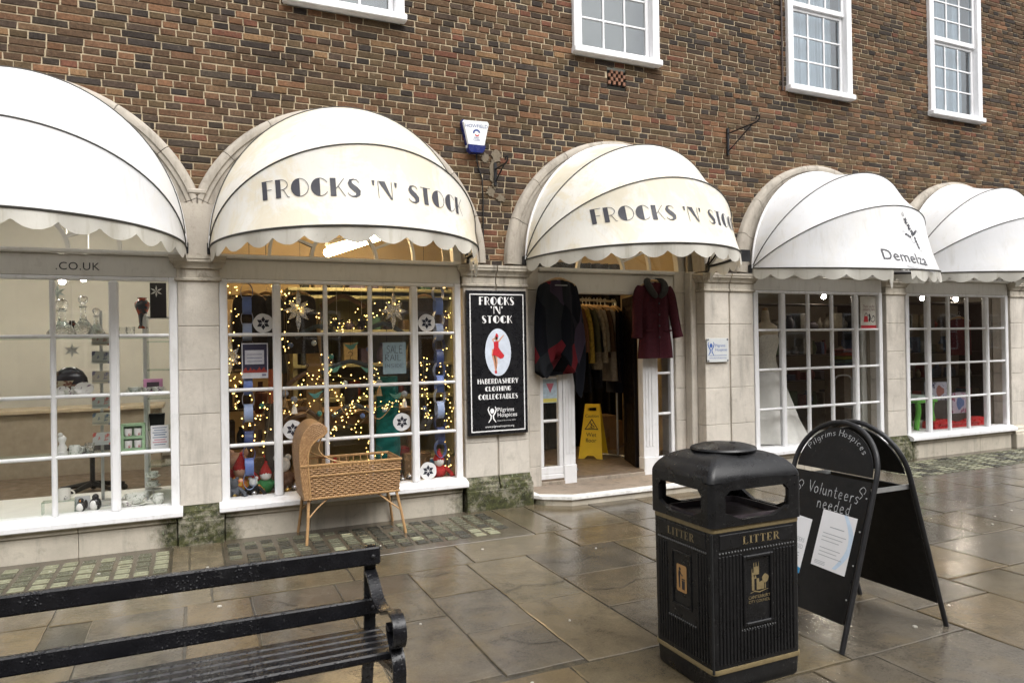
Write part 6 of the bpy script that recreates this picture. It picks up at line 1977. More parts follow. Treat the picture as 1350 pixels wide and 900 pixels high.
for k in range(8):
    zz = .737 + (c1.z - c0.z) * (.88 - k * .1); w_ = (c1.x - c0.x) * (.32 if k % 2 else .40); xm = (c0.x + c1.x) / 2; hh_ = .007 if k != 3 else .010
    (mr if k in (5, 6) else mb).quad((xm - w_, 6.4042, zz), (xm + w_, 6.4042, zz), (xm + w_, 6.4042, zz + hh_), (xm - w_, 6.4042, zz + hh_))
mb.build('print', mat('blue_grey_print', (.2, .25, .36), .6), t, recalc=False); mr.build('red_print', mat('pale_red_print', (.6, .2, .26), .6), t, recalc=False)
c = at(207, 545, 6.85)
t = thing('handbag', 'small black gift bag on the white unit', 'bag', (c.x, 6.85, c.z)); zb = c.z
mb = MB(); mb.loft([[(c.x + sx * w_, 6.85 + sy * .03, zz) for sx, sy in ((-1, -1), (1, -1), (1, 1), (-1, 1))] for w_, zz in ((.055, .882), (.062, .985), (.058, .99))]); mb.build('bag', mat('bag_black', (.012, .012, .02), .5), t)
mb = MB(); mb.tube([(c.x - .03 + .06 * k / 8, 6.83, .985 + .05 * math.sin(PI * k / 8)) for k in range(9)], .003, 5); mb.build('handle', mat('tissue', (.4, .38, .3), .8), t)
c = at(82, 590, 6.42)
t = thing('figurine', 'white china figurine at the left of the lowest shelf', 'figurine', (c.x, 6.42, .737))
mb = MB(); mb.lathe([(.04, 0), (.042, .03), (.02, .035)], 12, (c.x, 6.42, .737)); mb.build('plinth', M_china, t)
mb = MB(); mb.lathe([(.03, .03), (.035, .06), (.018, .09), (.028, .115), (.03, .135), (.012, .155)], 14, (c.x, 6.42, .737)); mb.ball((c.x - .01, 6.41, .737 + .16), .018, 10, 6); mb.build('figure', M_china, t, smooth=60)
# on the deck
simple_cup(84, 653, 6.40, .40, .046, .085, floral_mat('black_motif_mug', (.72, .70, .64), (.02, .02, .02), 14, .62), 'mug with black motif on a clear riser', 1, 'mug', True)
c = at(80, 660, 6.40); mb = MB(); mb.box(c.x - .12, c.x + .10, 6.36, 6.46, .392, .398); mb.box(c.x + .094, c.x + .10, 6.36, 6.46, .301, .3915); mb.box(c.x - .12, c.x - .114, 6.36, 6.46, .301, .3915)
tag(mb.build('riser', M_shelfg), 'clear riser under the black motif mug', 'riser')
c = at(109, 668, 6.44)
t = thing('greeting_card', 'card printed with penguins standing on the window deck', 'card', (c.x, 6.44, .301))
mb = MB(); mb.box(c.x - .052, c.x + .052, 6.44, 6.444, .301, .41); mb.build('card', mat('grey_card', (.5, .5, .5), .6), t)
mb = MB()
for s in (-1, 1): mb.quad(*[(c.x + s * .022 + .014 * math.cos(k), 6.4392, .345 + .036 * math.sin(k)) for k in np.linspace(0, 2 * PI, 14)[:-1]])
mb.build('print', M_print_black, t, recalc=False)
for u, s_, lb in ((107, 1.0, 'smaller penguin ornament at the front of the deck'), (126, 1.22, 'larger penguin ornament at the front of the deck')):
    c = at(u, 672, 6.36)
    t = thing('penguin_ornament', lb, 'ornament', (c.x, 6.36, .301), group='penguin ornaments')
    mb = MB(); mb.ball((c.x, 6.37, .301 + .042 * s_), .034 * s_, 14, 10, (1, .9, 1.24)); mb.ball((c.x, 6.365, .301 + .088 * s_), .020 * s_, 10, 8); mb.build('body', mat('penguin_black', (.012, .012, .014), .3), t, smooth=70)
    mb = MB(); mb.ball((c.x - .008, 6.352, .301 + .038 * s_), .029 * s_, 14, 10, (.9, .62, 1.15)); mb.build('belly', M_china, t, smooth=70)
    mb = MB(); mb.lathe([(.006, 0), (.001, .018)], 6, (c.x - .004, 6.348, .301 + .083 * s_)); mb.build('beak', mat('beak', (.5, .2, .03), .5), t)
c = at(178, 663, 6.42)
t = thing('gravy_boat', 'patterned china gravy boat on its saucer on the deck', 'gravy boat', (c.x, 6.42, .301))
plate(t, (c.x, 6.42, .301), .095, M_floral2)
mb = MB(); rings = []
for r_, zz in ((.03, .012), (.042, .018), (.052, .04), (.056, .07), (.058, .09), (.054, .09), (.045, .05)):
    rings.append([(c.x + r_ * 1.25 * math.cos(a) + (.022 * max(0, math.cos(a)) ** 3 * (zz / .09) ** 2), 6.42 + r_ * .75 * math.sin(a), .305 + zz + .018 * max(0, math.cos(a)) ** 4 * (zz / .09)) for a in np.linspace(0, 2 * PI, 25)[:-1]])
mb.loft(rings); mb.build('boat', M_floral2, t, smooth=60)
mb = MB(); mb.tube([(c.x - .065 - .04 * math.sin(PI * k / 8), 6.42, .385 - .06 * k / 8) for k in range(9)], .006, 6); mb.build('handle', M_floral2, t, smooth=60)
c = at(209, 660, 6.40)
t = thing('cream_jug', 'small patterned cream jug right of the gravy boat', 'jug', (c.x, 6.40, .301))
mb = MB(); mb.lathe([(.025, 0), (.03, .006), (.045, .03), (.043, .055), (.036, .068), (.042, .08), (.038, .08), (.03, .06)], 18, (c.x, 6.40, .301)); mb.build('bowl', M_floral2, t, smooth=60)
mb = MB(); mb.tube([(c.x - .038 - .028 * math.sin(PI * k / 8), 6.40, .372 - .05 * k / 8) for k in range(9)], .005, 6); mb.build('handle', M_floral2, t, smooth=60)
for k, (v, lb) in enumerate(((641, 'lower of two stacked teacups on the china stand'), (629, 'upper of two stacked teacups on the china stand'))):
    c = at(202, v, 6.62)
    t = thing('teacup', lb, 'cup', (c.x, 6.62, c.z), group='teacups on the stand')
    plate(t, (c.x, 6.62, c.z - .004), .058, M_floral2); cup(t, (c.x, 6.62, c.z + .003), .038, .045, M_floral2, -1)
c = at(202, 645, 6.62)
mb = MB(); mb.tube([(c.x, 6.66, .301), (c.x, 6.66, c.z + .02)], .006, 6); mb.box(c.x - .06, c.x + .06, 6.58, 6.68, c.z - .002, c.z + .004); mb.box(c.x - .05, c.x + .05, 6.6, 6.7, .3005, .308); tag(mb.build('cup_stand', M_strap), 'metal stand holding the stacked teacups', 'stand')
# office chair on the floor behind
c = at(122, 618, 7.9)
t = thing('office_chair', 'black star base of an office chair on the china shop floor', 'chair', (c.x, 7.9, .16))
for k in range(5):
    a = 2 * PI * k / 5 + .4
    mb = MB(); mb.tube([(c.x, 7.9, .27), (c.x + .28 * math.cos(a), 7.9 + .28 * math.sin(a), .23)], [.03, .018], 8); mb.build('spoke', M_iron, t, smooth=60)
    mb = MB(); mb.ball((c.x + .28 * math.cos(a), 7.9 + .28 * math.sin(a), .195), .032, 10, 6); mb.build('castor', M_iron, t, smooth=60)
mb = MB(); mb.tube([(c.x, 7.9, .26), (c.x, 7.9, .55)], .022, 8); mb.build('column', M_iron, t)
mb = MB(); mb.box(c.x - .23, c.x + .23, 7.68, 8.12, .55, .61, .02); mb.build('seat', cloth_mat('chair_fabric', (.015, .015, .017)), t)

# ================================================================ BRIDAL WINDOW
DY = 6.68
cx = at(1010, 480, DY).x
M_dress = mat('ivory_satin', (.78, .77, .72), .5, .06, 14, .15, 60, local=True); M_lace = mat('ivory_lace', (.70, .67, .58), .8, .18, 60, .5, 90, local=True)
t = thing('dressed_mannequin', 'mannequin in a strapless ivory wedding gown behind the bridal window', 'mannequin', (cx, DY, .301))
def el(prof, nm, m, n=36, fold=0, skew=0):
    rings = []
    for k, (z_, rx, ry) in enumerate(prof):
        rings.append([(cx + rx * math.cos(a) * (1 + fold * math.sin(a * 9 + .6) * (k / len(prof))) + (skew * max(0, math.cos(a)) * (k / (len(prof) - 1)) ** 2 if skew else 0), DY + ry * math.sin(a) * (1 + fold * math.sin(a * 9 + 1.4) * (k / len(prof))), z_) for a in np.linspace(0, 2 * PI, n + 1)[:-1]])
    mb = MB(); mb.loft(rings); return mb.build(nm, m, t, smooth=70)
el([(1.90, .035, .035), (1.86, .045, .045), (1.79, .048, .05), (1.755, .06, .055), (1.73, .12, .075), (1.70, .165, .09), (1.64, .175, .10), (1.55, .165, .11)], 'bust_form', mat('mannequin_cream', (.58, .49, .34), .5))
el([(1.60, .160, .108), (1.555, .172, .125), (1.50, .170, .13), (1.42, .145, .115), (1.34, .125, .10), (1.27, .128, .105), (1.20, .15, .12), (1.14, .172, .135)], 'bodice', M_lace)
el([(1.15, .172, .135), (1.08, .20, .16), (.95, .235, .2), (.75, .29, .26), (.55, .34, .30), (.40, .385, .34), (.315, .42, .36)], 'skirt', M_dress, 54, .05, .20)
mb = MB(); rings = []
for k in range(10):
    u = k / 9
    rings.append([(cx + .28 + .42 * u + .02 * math.sin(k), DY - .12 + .3 * (j / 8) - .05 * u, .302 + .055 * (1 - u) * (.5 + .5 * math.sin(j * 1.9 + k)) + .012) for j in range(9)])
mb.loft(rings, False, False); mb.build('train', M_lace, t, smooth=80)
mb = MB(); mb.lathe([(.03, 1.90), (.034, 1.92), (.015, 1.935)], 14, (cx, DY, 0)); mb.build('neck_cap', M_wood, t)
# poster on the top right pane
p0, p1 = at(1134.5, 434, 6.252), at(1156, 391, 6.252)
t = thing('poster', 'donation poster with a red bag in the top right pane of the bridal window', 'poster', ((p0.x + p1.x) / 2, 6.252, p0.z))
mb = MB(); mb.box(p0.x, p1.x, 6.250, 6.252, p0.z, p1.z); mb.build('sheet', mat('poster_cream', (.68, .66, .58), .6), t)
W_, H_ = p1.x - p0.x, p1.z - p0.z
pq = lambda a, b: (p0.x + a * W_, 6.2492, p0.z + b * H_)
mb = MB(); mb.quad(pq(.02, .02), pq(.98, .02), pq(.98, .12), pq(.02, .12)); mb.quad(pq(.18, .22), pq(.45, .22), pq(.42, .40), pq(.22, .40)); mb.build('red_print', M_red_print, t, recalc=False)
mb = MB(); write_font(mb, 'Thank you for', lambda a, b: pq(.5 + a, .66 + b), .12, 'CENTER'); write_font(mb, 'shopping here', lambda a, b: pq(.5 + a, .57 + b), .12, 'CENTER'); mb.build('lettering', mat('brown_print', (.2, .06, .05), .6), t, recalc=False)
mb = MB()
for A, Bq in (stroke(arcp(.33, .40, .08, .09, 0, 180), .025), stroke([(.5, .24), (.56, .36), (.5, .46)], .10), stroke(arcp(.72, .32, .13, .09, -160, 100), .025), stroke([(.6, .3), (.8, .42)], .02)): mb.ribbon(A, Bq, pq)
mb.build('sketch', M_print_black, t, recalc=False)
# screens, shelving and stock further in
def stock_shelf(name, x0, x1, y, zs, label, cols, seed, h=(.08, .26), m=None):
    t = thing(name, label, 'shelf unit', ((x0 + x1) / 2, y, .16))
    m = m or mat('dark_shelf', (.05, .04, .032), .6)
    for x in (x0, x1):
        mb = MB(); mb.box(x - .015, x + .015, y - .2, y + .2, .16, zs[-1] + .02); mb.build('upright', m, t)
    for zz in zs:
        mb = MB(); mb.box(x0 + .016, x1 - .016, y - .2, y + .2, zz - .02, zz, .002); mb.build('shelf', m, t)
    r_ = random.Random(seed)
    for zi, zz in enumerate(zs[:-1]):
        x = x0 + .04
        room_ = zs[zi + 1] - zz - .04
        while x < x1 - .1:
            w_ = r_.uniform(.05, .2); hh = min(room_, r_.uniform(*h))
            c = r_.choice(cols)
            mm = mat('stock_%d' % cols.index(c) + name, c, .7, .25, 20)
            mb = MB()
            if r_.random() < .5: mb.box(x, min(x1 - .02, x + w_), y - .15, y + .05, zz, zz + hh, .01)
            else: mb.lathe([(w_ * .3, 0), (w_ * .45, hh * .3), (w_ * .42, hh * .6), (w_ * .2, hh * .85), (w_ * .24, hh)], 10, (x + w_ * .5, y - .05, zz))
            mb.build('stock_item', mm, t, smooth=40)
            x += w_ + r_.uniform(.01, .05)
stock_shelf('shelf_unit', 7.75, 9.95, 8.5, [.5, .9, 1.3, 1.7, 2.1], 'dim shelves of stock at the back of the bridal shop', [(.08, .07, .08), (.16, .05, .05), (.07, .10, .05), (.15, .13, .10), (.05, .07, .13), (.25, .22, .16)], 4)
stock_shelf('toy_shelf', 10.15, 12.0, 7.8, [.5, .9, 1.3, 1.7, 2.1], 'dark shelves of small goods behind the toy window', [(.10, .08, .07), (.26, .05, .04), (.08, .12, .18), (.2, .17, .10), (.3, .28, .25)], 5)
t = thing('colour_stack', 'stack of bright folded cloths on a plinth inside the bridal shop', 'folded cloths', at(1114, 480, 7.6) and (at(1114, 480, 7.6).x, 7.6, .16))
x = at(1114, 480, 7.6).x
mb = MB(); mb.box(x - .2, x + .2, 7.45, 7.8, .16, 1.13, .004); mb.build('plinth', mat('ply_plinth', (.16, .12, .085), .7), t)
for k, c in enumerate(((.03, .06, .09), (.05, .10, .09), (.13, .14, .02), (.24, .05, .03), (.10, .02, .02))):
    mb = MB(); mb.box(x - .17 + .01 * (k % 2), x + .17 - .02 * (k % 3), 7.48, 7.74, 1.131 + k * .052, 1.179 + k * .052, .016); mb.build('folded_cloth', cloth_mat('fold_%d' % k, c), t, smooth=40)
p0, p1 = at(1136, 580, 7.05), at(1166, 420, 7.05)
mb = MB(); mb.box(at(1136, 500, 6.52).x, at(1170, 500, 6.52).x, 6.51, 6.54, .301, 1.72, .004); tag(mb.build('screen_panel', mat('grey_screen', (.55, .55, .50), .7, .06, 5)), 'pale grey screen standing at the right side of the bridal window', 'screen')
x = at(1112, 530, 7.35).x
t = thing('folding_chair', 'white metal chair back inside the bridal window', 'chair', (x, 7.35, .16))
mb = MB(); mb.tube(spline([(x - .17, 7.35, .16), (x - .17, 7.35, .8), (x - .15, 7.35, .98), (x, 7.35, 1.02), (x + .15, 7.35, .98), (x + .17, 7.35, .8), (x + .17, 7.35, .16)], 5), .012, 7); mb.build('back_frame', mat('grey_tube', (.4, .4, .4), .4), t, smooth=60)
mb = MB(); mb.box(x - .16, x + .16, 7.02, 7.34, .58, .61, .01); mb.build('seat', mat('grey_tube', 0), t)
for s in (-1, 1):
    mb = MB(); mb.tube([(x + s * .15, 7.04, .58), (x + s * .17, 6.98, .16)], .012, 7); mb.build('front_leg', mat('grey_tube', 0), t)
# toy window
x0, x1 = at(1199, 560, 6.6).x, at(1222, 560, 6.6).x
t = thing('toy_table', 'bright green plastic play table in the toy window', 'play table', ((x0 + x1) / 2, 6.65, .301))
M_green = mat('green_plastic', (.12, .42, .06), .35)
mb = MB(); mb.box(x0 - .02, x1 + .03, 6.45, 6.9, .66, .70, .012); mb.build('top', M_green, t)
mb = MB(); mb.box(x0, x1 + .01, 6.47, 6.88, .701, .75, .012); mb.build('tray', mat('pale_tray', (.45, .55, .5), .4), t)
for x in (x0 + .03, x1 - .03):
    for y in (6.5, 6.85):
        s = 1 if x > (x0 + x1) / 2 else -1
        mb = MB(); mb.tube(spline([(x, y, .66), (x - s * .02, y, .55), (x + s * .01, y, .42), (x + s * .03, y, .301)], 4), .035, 8); mb.build('leg', M_green, t, smooth=60)
x0, x1 = at(1225, 570, 6.5).x, at(1290, 570, 6.5).x
t = thing('toy_tray', 'long red plastic toy lying on the toy window deck', 'toy', ((x0 + x1) / 2, 6.5, .301))
mb = MB(); mb.loft([[(x, 6.42 + .02 * math.sin(k), z_) for x, z_ in ()] or [(x0 + (x1 - x0) * k / 10, 6.42, .301), (x0 + (x1 - x0) * k / 10, 6.60, .301), (x0 + (x1 - x0) * k / 10, 6.60, .39 + .03 * math.sin(k * .9)), (x0 + (x1 - x0) * k / 10, 6.42, .40 + .03 * math.sin(k * .9))] for k in range(11)]); mb.build('tray', mat('red_plastic', (.42, .015, .015), .3), t, smooth=40)
mb = MB(); mb.tube([(x0 + .1, 6.41, .36), (x1 - .1, 6.41, .36)], .012, 7); mb.build('grip', mat('red_plastic', 0), t)
for k, (ua, va, ub, vb, Y, lb, cols) in enumerate(((1229, 528, 1250, 503, 6.55, 'toy box with a robot picture in the toy window', ((.42, .42, .48), (.05, .05, .10), (.25, .1, .08))), (1256, 545, 1276, 517, 6.5, 'pale toy box at the right of the toy window', ((.42, .36, .42), (.25, .07, .12), (.08, .12, .25))), (1250, 560, 1270, 540, 6.75, 'patterned toy box low in the toy window', ((.3, .32, .36), (.16, .16, .2), (.3, .08, .06))))):
    a, b = at(ua, va, Y), at(ub, vb, Y)
    t = thing('toy_box', lb, 'toy box', ((a.x + b.x) / 2, Y, a.z))
    mb = MB(); mb.box(a.x, b.x, Y, Y + .12, a.z, b.z, .003); mb.build('carton', floral_mat('toybox_%d' % k, cols[0], cols[1], 12, .56), t)
    mb = MB(); mb.quad(*[(a.x + (b.x - a.x) * (.5 + .25 * math.cos(q)), Y - .001, a.z + (b.z - a.z) * (.5 + .3 * math.sin(q) * (1 + .3 * math.cos(3 * q)))) for q in np.linspace(0, 2 * PI, 16)[:-1]]); mb.build('picture', mat('toypic_%d' % k, cols[2], .5), t, recalc=False)
    mb = MB(); mb.box(a.x - .01, b.x + .01, Y - .005, Y + .13, .301, a.z - .001, .003); mb.build('stand', mat('dark_shelf', 0), t)
p = at(1239, 553, 6.62)
t = thing('folding_stand', 'white crossed folding frame with a green hub in the toy window', 'frame', (p.x, 6.62, .301))
for s in (-1, 1):
    mb = MB(); mb.tube([(p.x - s * .18, 6.62 + .012 * s, p.z - .24 if p.z - .24 > .31 else .31), (p.x + s * .15, 6.62 + .012 * s, p.z + .14)], .010, 7); mb.build('bar', M_white, t)
mb = MB(); mb.ball((p.x, 6.60, p.z), .032, 10, 6); mb.build('hub', M_green, t, smooth=60)
x = at(1265, 465, 7.4).x
t = thing('red_top', 'red jumper hanging inside the toy window', 'jumper', (x, 7.4, 1.9), (0, 0, rad(-25)))
hanger(t, .17, -.05); mb = MB(); mb.loft(body_mesh([(-.08, -.05, .05), (-.12, -.17, .17), (-.35, -.18, .18), (-.65, -.19, .19)], .06, 4, r5, .012), True, True); mb.build('body', cloth_mat('red_knit', (.12, .015, .02)), t, local=True, smooth=70)

# more china and glass along the shelves of the left window
EX = [(163, 6.5, 1.637, 'g', 'crystal tumbler at the left of the top right pane'), (173, 6.45, 1.637, 'g', 'crystal tumbler left of the poppy vase'), (92, 6.36, 1.187, 'c', 'floral teacup before the serving bowl'), (100, 6.5, 1.187, 'm', 'floral mug beside the oval plate'), (193, 6.48, 1.187, 'c', 'teacup between the pink box and the left teacup'), (97, 6.4, .737, 'm', 'white mug right of the china figurine'), (107, 6.46, .737, 'c', 'teacup in the middle of the lowest shelf'), (117, 6.4, .737, 'g', 'crystal glass before the card spinner'), (165, 6.36, .301, 'c', 'teacup left of the gravy boat on the deck')]
for u, Y, z_, kd, lb in EX:
    x = at(u, 500, Y).x
    if kd == 'g':
        t = thing('glass_tumbler', lb, 'glass', (x, Y, z_))
        mb = MB(); mb.lathe([(.026, 0), (.028, .006), (.034, .085), (.031, .085), (.024, .012)], 16, (x, Y, z_)); mb.build('tumbler', M_cut, t, smooth=40)
        mb = MB(); mb.lathe([(.0285, .012), (.0305, .016), (.031, .024), (.0295, .028)], 16, (x, Y, z_)); mb.build('cut_band', M_cut, t, smooth=30)
    else:
        t = thing('teacup' if kd == 'c' else 'mug', lb, 'cup' if kd == 'c' else 'mug', (x, Y, z_))
        (cup if kd == 'c' else mug)(t, (x, Y, z_), .036, .05 if kd == 'c' else .075, M_floral if kd == 'c' else M_floral2, 1)
# ================================================================ CHRISTMAS WINDOW
M_silver = mat('silver_foil', (.62, .64, .66), .22, .3, 60, .6, 90, metal=.9, local=True)
M_goldb = mat('gold_bauble', (.62, .42, .12), .22, .15, 20, metal=.85, local=True)
M_silverb = mat('silver_bauble', (.55, .55, .56), .25, .15, 20, metal=.8, local=True)
M_doily = mat('white_doily', (.78, .78, .78), .8, .03)
def doily(u, v, label, Y=6.262, r_=.078):
    c = at(u, v, Y)
    t = thing('snowflake_decoration', label, 'decoration', tuple(c), group='snowflake roundels on the glass')
    n = 48
    mb = MB(); pts = [(r_ * (1 + .045 * abs(math.sin(k * 5 * PI / n * 1.0 * 2 / 2))) * math.cos(2 * PI * k / n), r_ * (1 + .045 * abs(math.sin(k * 5 * PI / n))) * math.sin(2 * PI * k / n)) for k in range(n)]
    mb.prism(pts, lambda a, b, d: (c.x + a, c.y + d, c.z + b), 0, .003); mb.build('disc', M_doily, t)
    mb = MB()
    for k in range(6):
        a = PI * k / 3 + PI / 6
        for rr, w_ in ((.72, .20),):
            A = [(.08 * math.cos(a), .08 * math.sin(a)), (rr * .6 * math.cos(a - .5), rr * .6 * math.sin(a - .5)), (rr * math.cos(a), rr * math.sin(a))]
            Bq = [(.08 * math.cos(a), .08 * math.sin(a)), (rr * .6 * math.cos(a + .5), rr * .6 * math.sin(a + .5)), (rr * math.cos(a), rr * math.sin(a))]
            mb.ribbon(A, Bq, lambda p, q: (c.x + p * r_, c.y - .0012, c.z + q * r_))
    mb.build('snowflake', mat('navy_paper', (.012, .014, .03), .7), t, recalc=False)
doily(347, 426, 'snowflake roundel in the top left pane of the christmas window')
doily(562.5, 425.5, 'snowflake roundel in the top right pane of the christmas window')
doily(386, 566, 'snowflake roundel behind the cradle hood')
doily(530, 556, 'snowflake roundel above the right end of the cradle')
doily(564.5, 620.5, 'snowflake roundel in the bottom right pane of the christmas window')
for u, lb in ((444, 'left of two navy paper stars in the top middle pane'), (477, 'right of two navy paper stars in the top middle pane')):
    star_ornament(u, 426, 6.40, .075, lb, mat('navy_star', (.012, .016, .028), .6), 6, 'navy paper stars')
# spiky foil stars
def foil_star(u, v, Y, R0, label):
    c = at(u, v, Y); r_ = random.Random(int(u))
    t = thing('foil_star', label, 'ornament', tuple(c), group='foil stars hanging in the window')
    for k in range(8):
        a = PI * k / 4 + PI / 2
        L = R0 if k in (0, 4) else R0 * (.62 if k % 2 else .72)
        d = Vector((math.cos(a), r_.uniform(-.25, .25), math.sin(a))).normalized(); s = d.cross(Vector((0, 1, 0))).normalized(); f = d.cross(s)
        mb = MB(); w_ = R0 * .17
        base = c + d * R0 * .05; mid = c + d * L * .5; tip = c + d * L
        rings = [[base + (s * math.cos(q) + f * math.sin(q)) * w_ * .3 for q in np.linspace(0, 2 * PI, 9)[:-1]], [mid + (s * math.cos(q) + f * math.sin(q)) * w_ * (1 if i % 2 else .72) for i, q in enumerate(np.linspace(0, 2 * PI, 9)[:-1])], [tip + (s * math.cos(q) + f * math.sin(q)) * w_ * .05 for q in np.linspace(0, 2 * PI, 9)[:-1]]]
        mb.loft(rings); mb.build('spike', M_silver, t)
    mb = MB(); mb.tube([c, (c.x, c.y, 2.3)], .0015, 4); mb.build('thread', M_silver, t)
foil_star(393, 409, 6.42, .19, 'large silver foil star hanging at the upper left of the christmas window')
foil_star(519, 410, 6.42, .18, 'large silver foil star hanging at the upper right of the christmas window')
foil_star(303, 470, 6.40, .16, 'gold lit foil star at the left edge of the christmas window')
# paper chains
def chain(u, v0, v1, Y, n, label):
    a, b = at(u, v0, Y), at(u, v1, Y)
    t = thing('paper_chain', label, 'paper chain', (a.x, Y, b.z))
    L = (a.z - b.z) / n
    mats = [mat('blue_card', (.12, .19, .46), .5), mat('grey_card2', (.30, .38, .58), .5), mat('navy_card', (.03, .05, .15), .5)]
    for k in range(n):
        zc = a.z - L * (k + .5); side = k % 2
        mb = MB(); rings = []
        for q in range(20):
            an = 2 * PI * q / 20
            p = Vector((0, math.cos(an) * L * .42, math.sin(an) * L * .66)) if side else Vector((math.cos(an) * L * .42, 0, math.sin(an) * L * .66))
            w_ = Vector((.034, 0, 0)) if side else Vector((0, .034, 0))
            ctr = Vector((a.x, Y, zc))
            th = p.normalized() * .001
            rings.append([ctr + p - w_ + th, ctr + p + w_ + th, ctr + p + w_ - th, ctr + p - w_ - th])
        mb.loft(rings, True, False, True); mb.build('link', mats[(k * 2 + side) % 3], t, smooth=60)
chain(325, 376, 642, 6.33, 15, 'blue paper chain down the left side of the christmas window')
chain(577, 378, 600, 6.33, 13, 'blue paper chain down the right side of the christmas window')
# poster and handwritten notice on the glass
def notice_on_glass(ua, va, ub, vb, label, name, cat_):
    a, b = at(ua, va, 6.262), at(ub, vb, 6.262)
    t = thing(name, label, cat_, ((a.x + b.x) / 2, 6.262, a.z))
    return t, (lambda p, q, o=0: (a.x + p * (b.x - a.x), 6.262 - o, a.z + q * (b.z - a.z)))
t, q = notice_on_glass(319, 499, 353, 452, 'dark blue event poster in the second row of the christmas window', 'event_poster', 'poster')
mb = MB(); mb.loft([[q(a, b, o) for a, b in ((0, 0), (1, 0), (1, 1), (0, 1))] for o in (0, .001)]); mb.build('sheet', mat('poster_border', (.6, .6, .64), .6), t)
mb = MB(); mb.quad(q(.04, .16, .0016), q(.96, .16, .0016), q(.96, .97, .0016), q(.04, .97, .0016)); mb.build('night_sky', mat('poster_navy', (.02, .018, .05), .6), t, recalc=False)
mb = MB(); mb.quad(q(.12, .40, .0022), q(.85, .40, .0022), q(.85, .80, .0022), q(.12, .80, .0022)); mb.build('scroll', mat('poster_scroll', (.55, .55, .6), .6), t, recalc=False)
mb = MB(); pts = [q(.04, .16, .0024)] + [q(.04 + .92 * k / 16, .22 + .05 * (k % 3) * (1 if k % 4 else .2), .0024) for k in range(17)] + [q(.96, .16, .0024)]; mb.quad(*pts); mb.build('skyline', mat('poster_red', (.30, .03, .02), .6), t, recalc=False)
mb = MB()
for k in range(3): mb.quad(q(.2, .47 + k * .1, .0028), q(.77, .47 + k * .1, .0028), q(.77, .49 + k * .1, .0028), q(.2, .49 + k * .1, .0028))
mb.quad(q(.76, .06, .0028), q(.92, .06, .0028), q(.92, .12, .0028), q(.76, .12, .0028)); mb.build('print', mat('poster_ink', (.2, .2, .3), .6), t, recalc=False)
t, q = notice_on_glass(505, 493, 535, 451, 'pale blue handwritten sale rail inside notice', 'sale_notice', 'notice')
mb = MB(); mb.loft([[q(a, b, o) for a, b in ((0, 0), (1, 0), (1, 1), (0, 1))] for o in (0, .001)]); mb.build('sheet', mat('pale_blue_paper', (.26, .36, .40), .7), t)
mb = MB()
for s, y, h_, x0, x1 in (('SALE', .66, .24, .16, .88), ('RAIL', .42, .20, .10, .84), ('INSIDE', .20, .12, .08, .92)):
    rib, tot = hand_text(s, .075, None)
    write_rib(mb, rib, lambda a, b: q(x0 + a / tot * (x1 - x0), y + b * h_, .0016))
mb.build('lettering', mat('marker_ink', (.03, .04, .05), .6), t, recalc=False)
# decorated coat hangers with carved ends
M_dkwood = mat('dark_hanger_wood', (.10, .055, .028), .5, .3, 30, local=True); M_slate = mat('slate_hanger', (.035, .05, .065), .5, .3, 30, local=True)
for (u, v, w_, m, lb) in ((452, 392, .20, M_dkwood, 'dark wooden coat hanger with beads in the top middle pane'), (462, 478, .26, M_slate, 'grey coat hanger hung with birds in the second row'), (466, 535, .19, M_slate, 'navy coat hanger hung with lights in the third row'), (404, 494, .16, M_dkwood, 'wooden hanger with bells behind the second mullion'), (420, 432, .20, M_slate, 'grey coat hanger below the left foil star'), (505, 428, .20, M_slate, 'grey coat hanger below the right foil star'), (398, 540, .15, M_dkwood, 'wooden hanger with white bell in the third row')):
    c = at(u, v, 6.46)
    t = thing('coat_hanger', lb, 'coat hanger', tuple(c))
    mb = MB(); mb.tube([p for p in spline([(-w_, 0, -.085), (-w_ * .55, 0, -.03), (0, 0, .012), (w_ * .55, 0, -.03), (w_, 0, -.085)], 5)], .016, 8, flat=(1.3, .7)); mb.build('arms', m, t, local=True, smooth=60)
    mb = MB(); mb.tube(spline([(0, 0, .01), (0, 0, .05), (.02, 0, .08), (0, 0, .10), (-.02, 0, .085)], 4), .003, 5); mb.build('hook', M_iron, t, local=True)
    mb = MB(); mb.tube([(0, 0, .1), (0, 0, max(.12, 2.3 - c.z))], .001, 4); mb.build('thread', M_iron, t, local=True)
# little hanging birds and bells
M_turq = mat('turquoise_felt', (.10, .30, .30), .8)
for i, (u, v) in enumerate(((462, 457), (415, 521), (484, 487), (522, 522), (440, 487))):
    c = at(u, v, 6.43)
    t = thing('felt_bird', ['turquoise felt bird in the middle of the second row', 'turquoise felt bird above the cradle hood', 'turquoise felt bird on the right end of the grey hanger', 'turquoise felt bird against the teal curtain', 'turquoise felt bird on the left end of the grey hanger'][i], 'ornament', tuple(c), group='felt birds hanging in the window')
    mb = MB(); mb.prism([(-.06, .03), (-.035, .0), (-.005, -.028), (.03, -.02), (.045, .01), (.075, .04), (.03, .025), (.0, .012), (-.03, .02)], lambda a, b, d: (c.x + a, c.y + d, c.z + b), -.008, .008); mb.build('body', M_turq, t)
    mb = MB(); mb.tube([(c.x, c.y, c.z), (c.x, c.y, c.z + .12)], .001, 4); mb.build('thread', M_iron, t)
M_kraft = mat('kraft_wood', (.40, .28, .15), .6, .2, 30)
